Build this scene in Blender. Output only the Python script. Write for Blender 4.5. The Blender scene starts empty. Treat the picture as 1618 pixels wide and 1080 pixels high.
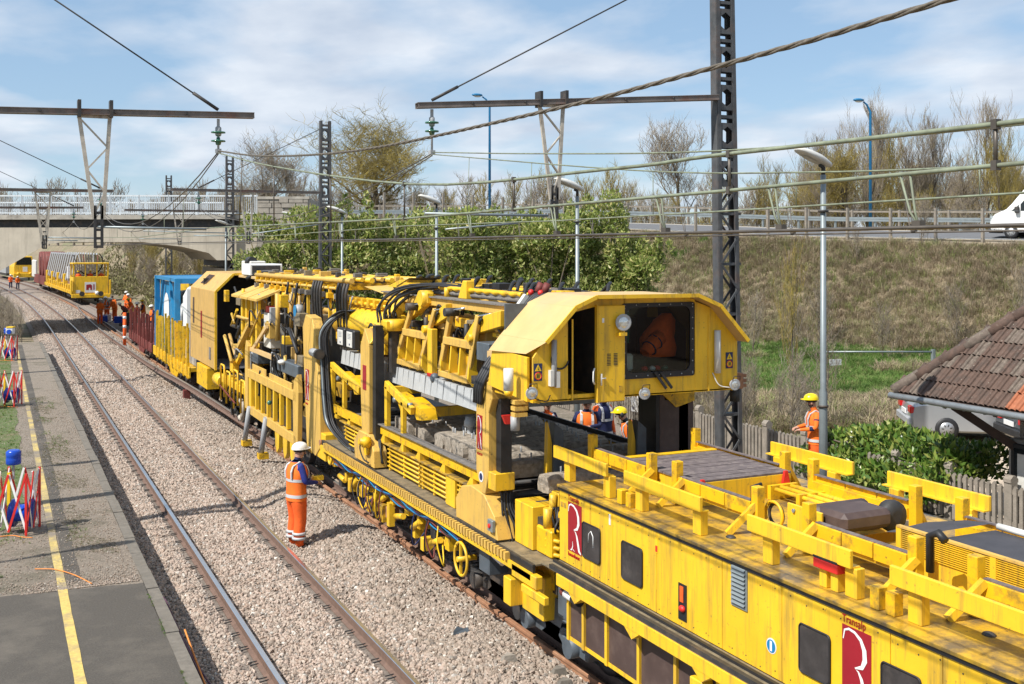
import bpy, bmesh, math, random
import numpy as np
from mathutils import Vector, Matrix, Euler
from mathutils import noise as mnoise
sc = bpy.context.scene
col = sc.collection
RND = random.Random(11)
NPR = np.random.RandomState(5)
PI = math.pi

# ---------------------------------------------------------------- camera, sky, sun, exposure
# world axes: x = across the tracks (to the right), y = along the tracks, z = up (rail top = 0)
CAM_H = 5.37
YAW = math.radians(25.3)
CC, SS = math.cos(YAW), math.sin(YAW)
cam_d = bpy.data.cameras.new('camera')
cam_d.sensor_width = 36.0
cam_d.lens = 36.0 * 1720 / 1618
cam_d.shift_y = -150 / 1618
cam_d.clip_start = 0.1
cam_d.clip_end = 6000
cam = bpy.data.objects.new('camera', cam_d)
col.objects.link(cam)
cam.location = (0, 0, CAM_H)
cam.rotation_euler = (PI / 2, 0, -YAW)
sc.camera = cam

SUN_EL = math.radians(50)
SUN_AZ = Vector((-1, -0.22, 0)).normalized()          # where the sun stands, seen from above
wd = bpy.data.worlds.new('World'); sc.world = wd; wd.use_nodes = True
def world_nodes():
    nt = wd.node_tree; n = nt.nodes; l = nt.links
    for q in list(n): n.remove(q)
    out = n.new('ShaderNodeOutputWorld'); bg = n.new('ShaderNodeBackground'); bg.inputs[1].default_value = 0.094
    sky = n.new('ShaderNodeTexSky'); sky.sky_type = 'NISHITA'; sky.sun_disc = False
    sky.sun_elevation = SUN_EL; sky.sun_rotation = math.atan2(SUN_AZ.x, SUN_AZ.y); sky.ozone_density = 2.2; sky.air_density = 1.0; sky.dust_density = 0.1
    tc = n.new('ShaderNodeTexCoord')
    sx = n.new('ShaderNodeSeparateXYZ'); l.new(tc.outputs['Generated'], sx.inputs[0])
    az = n.new('ShaderNodeMath'); az.operation = 'ADD'; az.inputs[1].default_value = 0.16; l.new(sx.outputs[2], az.inputs[0])
    mx = n.new('ShaderNodeMath'); mx.operation = 'MAXIMUM'; mx.inputs[1].default_value = 0.04; l.new(az.outputs[0], mx.inputs[0])
    dv = n.new('ShaderNodeVectorMath'); dv.operation = 'DIVIDE'; l.new(tc.outputs['Generated'], dv.inputs[0])
    cb = n.new('ShaderNodeCombineXYZ')
    for i in range(3): l.new(mx.outputs[0], cb.inputs[i])
    l.new(cb.outputs[0], dv.inputs[1])
    mp = n.new('ShaderNodeMapping'); mp.inputs['Rotation'].default_value = (0, 0, YAW); mp.inputs['Scale'].default_value = (1.0, 0.8, 0.6); mp.inputs['Location'].default_value = (3.3, 1.0, 0)
    l.new(dv.outputs[0], mp.inputs[0])
    nz = n.new('ShaderNodeTexNoise'); nz.inputs['Scale'].default_value = 1.9; nz.inputs['Detail'].default_value = 9; nz.inputs['Roughness'].default_value = 0.5; nz.inputs['Distortion'].default_value = 0.1
    l.new(mp.outputs[0], nz.inputs[0])
    rp = n.new('ShaderNodeValToRGB'); rp.color_ramp.elements[0].position = 0.40; rp.color_ramp.elements[1].position = 0.62
    l.new(nz.outputs[0], rp.inputs[0])
    n2 = n.new('ShaderNodeTexNoise'); n2.inputs['Scale'].default_value = 3.1; n2.inputs['Detail'].default_value = 6
    l.new(mp.outputs[0], n2.inputs[0])
    cr = n.new('ShaderNodeValToRGB')
    cr.color_ramp.elements[0].position = 0.35; cr.color_ramp.elements[0].color = (5.2, 5.85, 6.9, 1)
    cr.color_ramp.elements[1].position = 0.65; cr.color_ramp.elements[1].color = (7.5, 7.9, 8.5, 1)
    l.new(n2.outputs[0], cr.inputs[0])
    m0 = n.new('ShaderNodeMath'); m0.operation = 'MULTIPLY'; m0.inputs[1].default_value = 0.85; l.new(rp.outputs[0], m0.inputs[0])
    mix = n.new('ShaderNodeMix'); mix.data_type = 'RGBA'
    hz = n.new('ShaderNodeMix'); hz.data_type = 'RGBA'; hz.inputs[0].default_value = 0.5; hz.inputs[7].default_value = (3.6, 5.4, 7.6, 1); l.new(sky.outputs[0], hz.inputs[6])
    l.new(m0.outputs[0], mix.inputs[0]); l.new(hz.outputs[2], mix.inputs[6]); l.new(cr.outputs[0], mix.inputs[7])
    l.new(mix.outputs[2], bg.inputs[0]); l.new(bg.outputs[0], out.inputs[0])
world_nodes()
sun_d = bpy.data.lights.new('sun', 'SUN'); sun_d.energy = 5.0; sun_d.angle = math.radians(0.53); sun_d.color = (1.0, 0.955, 0.88)
sun = bpy.data.objects.new('sun', sun_d); col.objects.link(sun)
sun.rotation_euler = (-(SUN_AZ * math.cos(SUN_EL) + Vector((0, 0, math.sin(SUN_EL))))).to_track_quat('-Z', 'Y').to_euler()
sc.view_settings.view_transform = 'Standard'; sc.view_settings.look = 'None'
sc.view_settings.gamma = 1; sc.view_settings.use_curve_mapping = False
sc.view_settings.exposure = 0.32
sc.render.engine = 'CYCLES'
sc.cycles.max_bounces = 6; sc.cycles.diffuse_bounces = 3; sc.cycles.glossy_bounces = 3; sc.cycles.transparent_max_bounces = 8
sc.cycles.use_denoising = True

# ---------------------------------------------------------------- helpers
def W(X, Y, z=0.0):
    """camera-aligned plan coordinates (X right, Y ahead) to world"""
    return Vector((CC * X + SS * Y, -SS * X + CC * Y, z))
def bend(y):
    """sideways drift of the track where the line starts its left-hand curve"""
    return 0.0 if y < 75 else -(y - 75) ** 2 / 2900.0

def P(name, base, rough=0.6, metal=0.0, noise=0.12, scale=6.0, bump=0.0, dirt=None, dirt_amt=0.0, dirt_scale=3.0, streak=False, spec=0.5, island=None, instance=None, coat=0.0, emit=None, spots=None, spot_amt=0.0, spot_scale=14.0, thin=0.0, dirt_lo=0.5):
    """one procedural Principled material: colour noise, dirt patches or streaks, fine relief"""
    m = bpy.data.materials.new(name); m.use_nodes = True
    nt = m.node_tree; n = nt.nodes; l = nt.links
    b = n['Principled BSDF']; b.inputs['Roughness'].default_value = rough; b.inputs['Metallic'].default_value = metal
    b.inputs['Specular IOR Level'].default_value = spec
    if coat: b.inputs['Coat Weight'].default_value = coat
    g = n.new('ShaderNodeNewGeometry')
    pos = g.outputs['Position']
    src = None
    def ramp(fac, cols):
        r = n.new('ShaderNodeValToRGB'); e = r.color_ramp.elements
        while len(e) < len(cols): e.new(0.5)
        for i, (p, c) in enumerate(cols): e[i].position = p; e[i].color = (*c, 1)
        l.new(fac, r.inputs[0]); return r.outputs[0]
    if island:
        src = ramp(g.outputs['Random Per Island'], island)
    elif instance:
        oi = n.new('ShaderNodeObjectInfo'); src = ramp(oi.outputs['Random'], instance)
    nz = n.new('ShaderNodeTexNoise'); nz.inputs['Scale'].default_value = scale; nz.inputs['Detail'].default_value = 6; nz.inputs['Roughness'].default_value = 0.6
    l.new(pos, nz.inputs['Vector'])
    mx = n.new('ShaderNodeMix'); mx.data_type = 'RGBA'; mx.blend_type = 'MULTIPLY'; mx.inputs[0].default_value = 1.0
    if src is None: mx.inputs[6].default_value = (*base, 1)
    else: l.new(src, mx.inputs[6])
    l.new(ramp(nz.outputs[0], [(0.3, (1 - noise,) * 3), (0.7, (1 + noise,) * 3)]), mx.inputs[7])
    c = mx.outputs[2]
    if dirt:
        d = n.new('ShaderNodeTexNoise'); d.inputs['Scale'].default_value = dirt_scale; d.inputs['Detail'].default_value = 8; d.inputs['Roughness'].default_value = 0.68
        if streak:
            mp = n.new('ShaderNodeMapping'); mp.inputs['Scale'].default_value = (6, 6, 0.5); l.new(pos, mp.inputs[0]); l.new(mp.outputs[0], d.inputs['Vector'])
        else: l.new(pos, d.inputs['Vector'])
        mr = n.new('ShaderNodeMapRange'); mr.inputs['From Min'].default_value = dirt_lo; mr.inputs['From Max'].default_value = dirt_lo + 0.2; mr.inputs['To Max'].default_value = dirt_amt
        l.new(d.outputs[0], mr.inputs[0])
        m2 = n.new('ShaderNodeMix'); m2.data_type = 'RGBA'; m2.inputs[7].default_value = (*dirt, 1)
        l.new(mr.outputs[0], m2.inputs[0]); l.new(c, m2.inputs[6]); c = m2.outputs[2]
    if spots:
        sn = n.new('ShaderNodeTexNoise'); sn.inputs['Scale'].default_value = spot_scale; sn.inputs['Detail'].default_value = 4; l.new(pos, sn.inputs['Vector'])
        sr = n.new('ShaderNodeMapRange'); sr.inputs['From Min'].default_value = 0.66; sr.inputs['From Max'].default_value = 0.72; sr.inputs['To Max'].default_value = spot_amt; l.new(sn.outputs[0], sr.inputs[0])
        m3 = n.new('ShaderNodeMix'); m3.data_type = 'RGBA'; m3.inputs[7].default_value = (*spots, 1); l.new(sr.outputs[0], m3.inputs[0]); l.new(c, m3.inputs[6]); c = m3.outputs[2]
    l.new(c, b.inputs['Base Color'])
    if thin:        # light also passes through leaves and blades
        tl = n.new('ShaderNodeBsdfTranslucent'); l.new(c, tl.inputs[0]); ms = n.new('ShaderNodeMixShader'); ms.inputs[0].default_value = thin
        l.new(b.outputs[0], ms.inputs[1]); l.new(tl.outputs[0], ms.inputs[2]); l.new(ms.outputs[0], n['Material Output'].inputs[0])
    if emit: b.inputs['Emission Color'].default_value = (*emit[0], 1); b.inputs['Emission Strength'].default_value = emit[1]
    if bump:
        bn = n.new('ShaderNodeTexNoise'); bn.inputs['Scale'].default_value = scale * 5; bn.inputs['Detail'].default_value = 5
        l.new(pos, bn.inputs['Vector'])
        bp = n.new('ShaderNodeBump'); bp.inputs['Strength'].default_value = bump; bp.inputs['Distance'].default_value = 0.02
        l.new(bn.outputs[0], bp.inputs['Height']); l.new(bp.outputs[0], b.inputs['Normal'])
    return m

M = {}
def mats():
    Yl, Yf = (0.82, 0.495, 0.022), (0.64, 0.40, 0.085)
    M['yellow'] = P('yellow paint', Yl, 0.45, noise=0.1, scale=2.0, dirt=(0.26, 0.17, 0.05), dirt_amt=0.75, dirt_scale=1.5, streak=True, spots=(0.16, 0.10, 0.05), spot_amt=0.5, spot_scale=24)
    M['yellowdirty'] = P('worn yellow paint', (0.78, 0.45, 0.008), 0.5, noise=0.1, scale=4, dirt=(0.09, 0.07, 0.04), dirt_amt=0.9, dirt_scale=5.0, spots=(0.06, 0.05, 0.035), spot_amt=0.8, spot_scale=19)
    M['deckyellow'] = P('trodden yellow deck paint', (0.64, 0.38, 0.03), 0.32, noise=0.2, scale=3, dirt=(0.115, 0.09, 0.06), dirt_lo=0.40, dirt_amt=0.9, dirt_scale=3.2, spots=(0.07, 0.055, 0.04), spot_amt=0.85, spot_scale=22)
    M['faded'] = P('sun faded yellow paint', Yf, 0.55, noise=0.09, scale=3, dirt=(0.33, 0.21, 0.09), dirt_amt=0.75, dirt_scale=1.8, streak=True, spots=(0.15, 0.10, 0.05), spot_amt=0.6, spot_scale=22)
    M['tan'] = P('sun bleached tan yellow paint', (0.55, 0.34, 0.10), 0.55, noise=0.1, scale=3, dirt=(0.30, 0.19, 0.08), dirt_amt=0.8, dirt_scale=1.6, streak=True)
    M['roofyellow'] = P('dusty yellow roof paint', (0.60, 0.40, 0.17), 0.6, noise=0.08, scale=3, dirt=(0.50, 0.36, 0.20), dirt_amt=0.7, dirt_scale=1.2)
    M['black'] = P('black rubber', (0.018, 0.018, 0.02), 0.55, noise=0.3, scale=8)
    M['dark'] = P('dark steel', (0.035, 0.034, 0.034), 0.6, noise=0.3, scale=6, dirt=(0.12, 0.08, 0.05), dirt_amt=0.6)
    M['brownpanel'] = P('dark brown panel', (0.075, 0.048, 0.042), 0.55, noise=0.2, scale=3, dirt=(0.15, 0.11, 0.09), dirt_amt=0.4)
    M['bluegrey'] = P('blue grey bogie paint', (0.085, 0.105, 0.125), 0.5, noise=0.2, scale=5, dirt=(0.05, 0.04, 0.035), dirt_amt=0.6)
    M['grey'] = P('grey paint', (0.33, 0.34, 0.35), 0.5, noise=0.1)
    M['galv'] = P('galvanised steel', (0.25, 0.285, 0.295), 0.45, metal=0.35, noise=0.12, scale=5)
    M['mast'] = P('dark weathered mast steel', (0.085, 0.088, 0.092), 0.6, metal=0.2, noise=0.3, scale=5, dirt=(0.17, 0.10, 0.07), dirt_amt=0.5, dirt_scale=2)
    M['rustbeam'] = P('rusting steel beam', (0.16, 0.135, 0.12), 0.7, noise=0.3, scale=4, dirt=(0.20, 0.075, 0.045), dirt_amt=0.9, dirt_scale=1.5)
    M['paleframe'] = P('pale lattice paint', (0.48, 0.43, 0.36), 0.6, noise=0.2, scale=5, dirt=(0.14, 0.09, 0.06), dirt_amt=0.8, dirt_scale=3)
    M['wire'] = P('verdigris copper wire', (0.20, 0.225, 0.155), 0.6, noise=0.3, scale=9, dirt=(0.10, 0.085, 0.06), dirt_amt=0.7, dirt_scale=5)
    M['contact'] = P('worn contact wire', (0.10, 0.085, 0.07), 0.45, metal=0.3, noise=0.3, scale=9)
    M['rope'] = P('twisted bronze rope', (0.125, 0.105, 0.08), 0.6, noise=0.35, scale=40)
    M['glassins'] = P('green glass insulator', (0.05, 0.16, 0.11), 0.12, noise=0.1)
    M['rail'] = P('brown rail side', (0.16, 0.10, 0.075), 0.75, noise=0.2, scale=9)
    M['railtop'] = P('polished rail head', (0.62, 0.64, 0.66), 0.22, metal=0.9, noise=0.08)
    M['railtop2'] = P('dull rail head', (0.26, 0.245, 0.22), 0.45, metal=0.4, noise=0.15)
    M['rustrail'] = P('rusty loose rail', (0.33, 0.16, 0.085), 0.85, noise=0.25, scale=6, dirt=(0.42, 0.25, 0.15), dirt_amt=0.7)
    M['sleeper'] = P('dusty concrete sleeper', (0.44, 0.39, 0.33), 0.9, noise=0.15, scale=7, bump=0.3)
    M['newsleeper'] = P('new grey concrete sleeper', (0.40, 0.41, 0.41), 0.85, noise=0.10, scale=7, bump=0.2)
    M['dusty'] = P('dusty trodden steel', (0.20, 0.16, 0.10), 0.7, noise=0.3, scale=7, dirt=(0.05, 0.045, 0.04), dirt_amt=0.8, dirt_scale=5)
    M['lineworn'] = P('nearly worn off yellow line', (0.50, 0.38, 0.13), 0.85, noise=0.25, scale=20, dirt=(0.215, 0.18, 0.14), dirt_lo=0.40, dirt_amt=1.0, dirt_scale=1.6, spots=(0.2, 0.17, 0.14), spot_amt=0.9, spot_scale=35)
    M['moss'] = P('brown moss', (0.09, 0.085, 0.03), 0.95, noise=0.3, scale=8, instance=[(0, (0.13, 0.095, 0.055)), (0.5, (0.155, 0.125, 0.065)), (0.85, (0.12, 0.12, 0.05)), (1, (0.10, 0.15, 0.05))])
    M['oldsleeper'] = P('old crusted concrete sleeper', (0.36, 0.31, 0.25), 0.95, noise=0.35, scale=14, bump=0.9, dirt=(0.11, 0.10, 0.085), dirt_amt=0.9, dirt_scale=9)
    M['stone'] = P('ballast stone', (0.4, 0.35, 0.3), 0.85, noise=0.15, scale=30, instance=[(0.0, (0.40, 0.305, 0.25)), (0.2, (0.47, 0.375, 0.31)), (0.42, (0.30, 0.245, 0.20)), (0.6, (0.47, 0.395, 0.33)), (0.8, (0.38, 0.28, 0.215)), (0.92, (0.19, 0.165, 0.145)), (1.0, (0.66, 0.62, 0.56))])
    M['stonebrown'] = P('dusty brown ballast stone', (0.4, 0.33, 0.27), 0.9, noise=0.15, scale=30, instance=[(0.0, (0.33, 0.25, 0.195)), (0.25, (0.40, 0.32, 0.26)), (0.5, (0.25, 0.20, 0.155)), (0.72, (0.42, 0.345, 0.28)), (0.9, (0.155, 0.13, 0.11)), (1.0, (0.60, 0.55, 0.48))])
    M['ballast'] = P('ballast bed', (0.25, 0.205, 0.17), 0.95, noise=0.35, scale=22, bump=1.0, dirt=(0.16, 0.13, 0.11), dirt_amt=0.8, dirt_scale=14)
    M['asphalt'] = P('fresh asphalt', (0.082, 0.072, 0.060), 0.85, noise=0.25, scale=40, bump=0.5, dirt=(0.15, 0.13, 0.105), dirt_amt=0.85, dirt_scale=0.8, spots=(0.26, 0.24, 0.21), spot_amt=0.7, spot_scale=75)
    M['oldplat'] = P('weathered platform surface', (0.235, 0.195, 0.155), 0.95, noise=0.4, scale=28, bump=0.8, dirt=(0.085, 0.08, 0.045), dirt_amt=0.9, dirt_scale=0.9, spots=(0.40, 0.35, 0.29), spot_amt=0.8, spot_scale=42)
    M['kerb'] = P('concrete kerb', (0.16, 0.142, 0.118), 0.9, noise=0.2, scale=10, bump=0.3, dirt=(0.14, 0.125, 0.10), dirt_amt=0.8)
    M['linepaint'] = P('worn yellow line paint', (0.56, 0.41, 0.12), 0.8, noise=0.2, scale=20, dirt=(0.25, 0.20, 0.15), dirt_amt=0.95, dirt_scale=2.2, spots=(0.2, 0.17, 0.14), spot_amt=0.8, spot_scale=30)
    M['concrete'] = P('bridge concrete', (0.47, 0.42, 0.34), 0.9, noise=0.12, scale=1.2, dirt=(0.30, 0.26, 0.21), dirt_amt=0.7, dirt_scale=0.9, streak=True)
    M['bridgedeck'] = P('bridge deck edge', (0.40, 0.37, 0.32), 0.9, noise=0.2, scale=2, dirt=(0.18, 0.16, 0.14), dirt_amt=0.8, dirt_scale=1.2)
    M['whitesteel'] = P('pale railing paint', (0.62, 0.66, 0.69), 0.5, noise=0.08)
    M['wallstone'] = P('abutment stone', (0.3, 0.27, 0.23), 0.95, noise=0.2, scale=4, bump=0.4, island=[(0, (0.20, 0.18, 0.155)), (0.5, (0.30, 0.27, 0.23)), (1, (0.38, 0.35, 0.30))])
    M['fence'] = P('weathered concrete fence', (0.27, 0.235, 0.195), 0.95, noise=0.25, scale=8, bump=0.4, dirt=(0.12, 0.11, 0.09), dirt_amt=0.8, dirt_scale=4)
    M['wood'] = P('weathered grey timber', (0.17, 0.155, 0.14), 0.95, noise=0.3, scale=14, bump=0.4)
    M['road'] = P('road asphalt', (0.13, 0.13, 0.135), 0.9, noise=0.15, scale=3)
    M['roadedge'] = P('road verge gravel', (0.33, 0.29, 0.23), 0.95, noise=0.25, scale=3)
    M['yard'] = P('gravel yard', (0.47, 0.38, 0.29), 0.95, noise=0.2, scale=8, bump=0.4)
    M['white'] = P('white paint', (0.78, 0.78, 0.76), 0.4, noise=0.04)
    M['offwhite'] = P('dirty white plastic', (0.62, 0.61, 0.57), 0.5, noise=0.1, scale=7)
    M['red'] = P('signal red', (0.62, 0.025, 0.02), 0.45, noise=0.1)
    M['darkred'] = P('maroon emblem', (0.30, 0.012, 0.022), 0.45, noise=0.06)
    M['redtext'] = P('red lettering', (0.42, 0.015, 0.015), 0.5, noise=0.05)
    M['blue'] = P('cyan blue container paint', (0.012, 0.20, 0.42), 0.45, noise=0.1, scale=3, dirt=(0.05, 0.12, 0.2), dirt_amt=0.5)
    M['lampblue'] = P('blue street lamp paint', (0.015, 0.17, 0.36), 0.45, noise=0.06)
    M['bluelight'] = P('blue lamp plastic', (0.008, 0.06, 0.42), 0.25, noise=0.08)
    M['navy'] = P('navy cloth', (0.012, 0.018, 0.07), 0.9, noise=0.25, scale=12)
    M['bluejacket'] = P('royal blue sleeve', (0.014, 0.026, 0.19), 0.85, noise=0.25, scale=12)
    M['orange'] = P('fluorescent orange cloth', (0.86, 0.17, 0.015), 0.8, noise=0.12, scale=14, bump=0.25)
    M['orange2'] = P('orange red cloth', (0.80, 0.115, 0.012), 0.8, noise=0.12, scale=14, bump=0.25)
    M['silver'] = P('reflective tape', (0.52, 0.53, 0.54), 0.45, noise=0.08)
    M['skin'] = P('skin', (0.46, 0.25, 0.175), 0.55, noise=0.06)
    M['hair'] = P('dark hair', (0.03, 0.02, 0.015), 0.7, noise=0.2)
    M['helmetwhite'] = P('white helmet', (0.80, 0.79, 0.75), 0.3, noise=0.03)
    M['helmetyellow'] = P('yellow helmet', (0.82, 0.60, 0.01), 0.3, noise=0.04)
    M['boot'] = P('boots', (0.03, 0.024, 0.02), 0.7, noise=0.2)
    M['glass'] = P('dark glass', (0.012, 0.016, 0.018), 0.06, noise=0.05, spec=0.6)
    M['lens'] = P('headlamp lens', (0.62, 0.64, 0.64), 0.08, metal=0.6, noise=0.15, scale=60)
    M['chrome'] = P('chrome rod', (0.7, 0.7, 0.7), 0.15, metal=1.0, noise=0.03)
    M['tile'] = P('clay roof tile', (0.105, 0.066, 0.05), 0.9, noise=0.25, scale=9, bump=0.3, dirt=(0.05, 0.042, 0.036), dirt_amt=0.85, dirt_scale=3.5, spots=(0.32, 0.29, 0.24), spot_amt=0.8, spot_scale=26)
    M['tileorange'] = P('newer orange roof tile', (0.33, 0.115, 0.055), 0.85, noise=0.2, scale=9)
    M['tilegrey'] = P('lichen grey roof tile', (0.13, 0.10, 0.08), 0.9, noise=0.3, scale=12, dirt=(0.25, 0.22, 0.17), dirt_amt=0.6, dirt_scale=16)
    M['plaster'] = P('shelter wall plaster', (0.40, 0.37, 0.33), 0.9, noise=0.12, scale=3)
    M['darkwood'] = P('dark brown timber', (0.045, 0.024, 0.016), 0.7, noise=0.3, scale=8)
    M['zinc'] = P('zinc gutter', (0.33, 0.36, 0.38), 0.4, metal=0.4, noise=0.15)
    M['carsilver'] = P('silver car paint', (0.42, 0.44, 0.46), 0.28, metal=0.5, noise=0.04, coat=0.5)
    M['cardark'] = P('dark grey car paint', (0.055, 0.062, 0.07), 0.25, metal=0.3, noise=0.04, coat=0.6)
    M['taillight'] = P('red tail light', (0.50, 0.01, 0.012), 0.15, noise=0.05)
    M['orangelens'] = P('orange lens', (0.85, 0.25, 0.02), 0.2, noise=0.05)
    M['rim'] = P('wheel rim', (0.45, 0.46, 0.47), 0.35, metal=0.6, noise=0.08)
    M['bark'] = P('grey bark', (0.13, 0.105, 0.08), 0.95, noise=0.3, scale=5, dirt=(0.24, 0.19, 0.05), dirt_amt=0.8, dirt_scale=1.6)
    M['twig'] = P('bare twigs', (0.15, 0.115, 0.085), 0.95, noise=0.25, scale=0.6, island=[(0, (0.20, 0.165, 0.135)), (0.6, (0.29, 0.245, 0.20)), (0.85, (0.33, 0.275, 0.15)), (1, (0.36, 0.32, 0.27))])
    M['lichen'] = P('lichen covered twigs', (0.3, 0.24, 0.05), 0.95, noise=0.25, scale=0.6, island=[(0, (0.16, 0.13, 0.07)), (0.5, (0.27, 0.215, 0.06)), (1, (0.34, 0.26, 0.05))])
    M['leaf'] = P('laurel leaf', (0.07, 0.12, 0.02), 0.45, thin=0.4, noise=0.15, scale=0.7, spec=0.5, island=[(0, (0.10, 0.15, 0.03)), (0.25, (0.20, 0.265, 0.05)), (0.55, (0.33, 0.385, 0.10)), (0.85, (0.47, 0.47, 0.17)), (1, (0.55, 0.47, 0.2))])
    M['leafdark'] = P('dark hedge leaf', (0.05, 0.1, 0.02), 0.33, thin=0.3, noise=0.15, scale=3, spec=0.6, island=[(0, (0.05, 0.11, 0.018)), (0.4, (0.10, 0.19, 0.028)), (0.7, (0.21, 0.30, 0.055)), (1, (0.40, 0.42, 0.11))])
    M['drygrass'] = P('dry and green grass blades', (0.2, 0.17, 0.09), 0.95, thin=0.35, noise=0.2, scale=0.35, instance=[(0, (0.26, 0.205, 0.14)), (0.3, (0.36, 0.285, 0.19)), (0.6, (0.46, 0.375, 0.26)), (0.74, (0.33, 0.31, 0.15)), (0.88, (0.24, 0.29, 0.09)), (1, (0.32, 0.25, 0.18))])
    M['greengrass'] = P('green grass blades', (0.08, 0.15, 0.03), 0.9, thin=0.35, noise=0.25, scale=0.5, instance=[(0, (0.085, 0.165, 0.03)), (0.5, (0.13, 0.235, 0.045)), (0.85, (0.20, 0.25, 0.075)), (1, (0.30, 0.26, 0.13))])
    M['soil'] = P('grassy earth', (0.22, 0.175, 0.115), 0.95, noise=0.35, scale=1.2, bump=0.5, dirt=(0.09, 0.13, 0.035), dirt_amt=0.9, dirt_scale=0.28)
    M['platgrass'] = P('platform turf', (0.085, 0.12, 0.035), 0.95, noise=0.35, scale=9, bump=0.6, dirt=(0.19, 0.145, 0.09), dirt_amt=0.9, dirt_scale=1.4)
    M['orangecable'] = P('orange cable', (0.72, 0.25, 0.05), 0.6, noise=0.1)
    M['purplecable'] = P('purple cable', (0.10, 0.045, 0.07), 0.6, noise=0.1)
    M['rustred'] = P('red brown wagon paint', (0.17, 0.035, 0.028), 0.65, noise=0.25, scale=4, dirt=(0.09, 0.045, 0.035), dirt_amt=0.7)
    M['belt'] = P('conveyor belt', (0.05, 0.048, 0.055), 0.7, noise=0.2, scale=5)
    M['boarddark'] = P('dark weathered boards', (0.13, 0.105, 0.105), 0.85, noise=0.3, scale=12, dirt=(0.26, 0.22, 0.2), dirt_amt=0.8, dirt_scale=8, bump=0.3)
    M['sign'] = P('white sign plate', (0.72, 0.72, 0.72), 0.5, noise=0.04)
    M['signblue'] = P('dark blue label', (0.02, 0.03, 0.10), 0.5, noise=0.05)
    M['signyellow'] = P('yellow label', (0.85, 0.55, 0.02), 0.5, noise=0.04)
    M['scrub'] = P('olive brown scrub leaf', (0.15, 0.13, 0.06), 0.9, noise=0.2, scale=.5, thin=0.3, island=[(0, (0.11, 0.095, 0.05)), (0.4, (0.19, 0.16, 0.09)), (0.75, (0.22, 0.23, 0.08)), (1, (0.30, 0.26, 0.15))])
mats()

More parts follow.
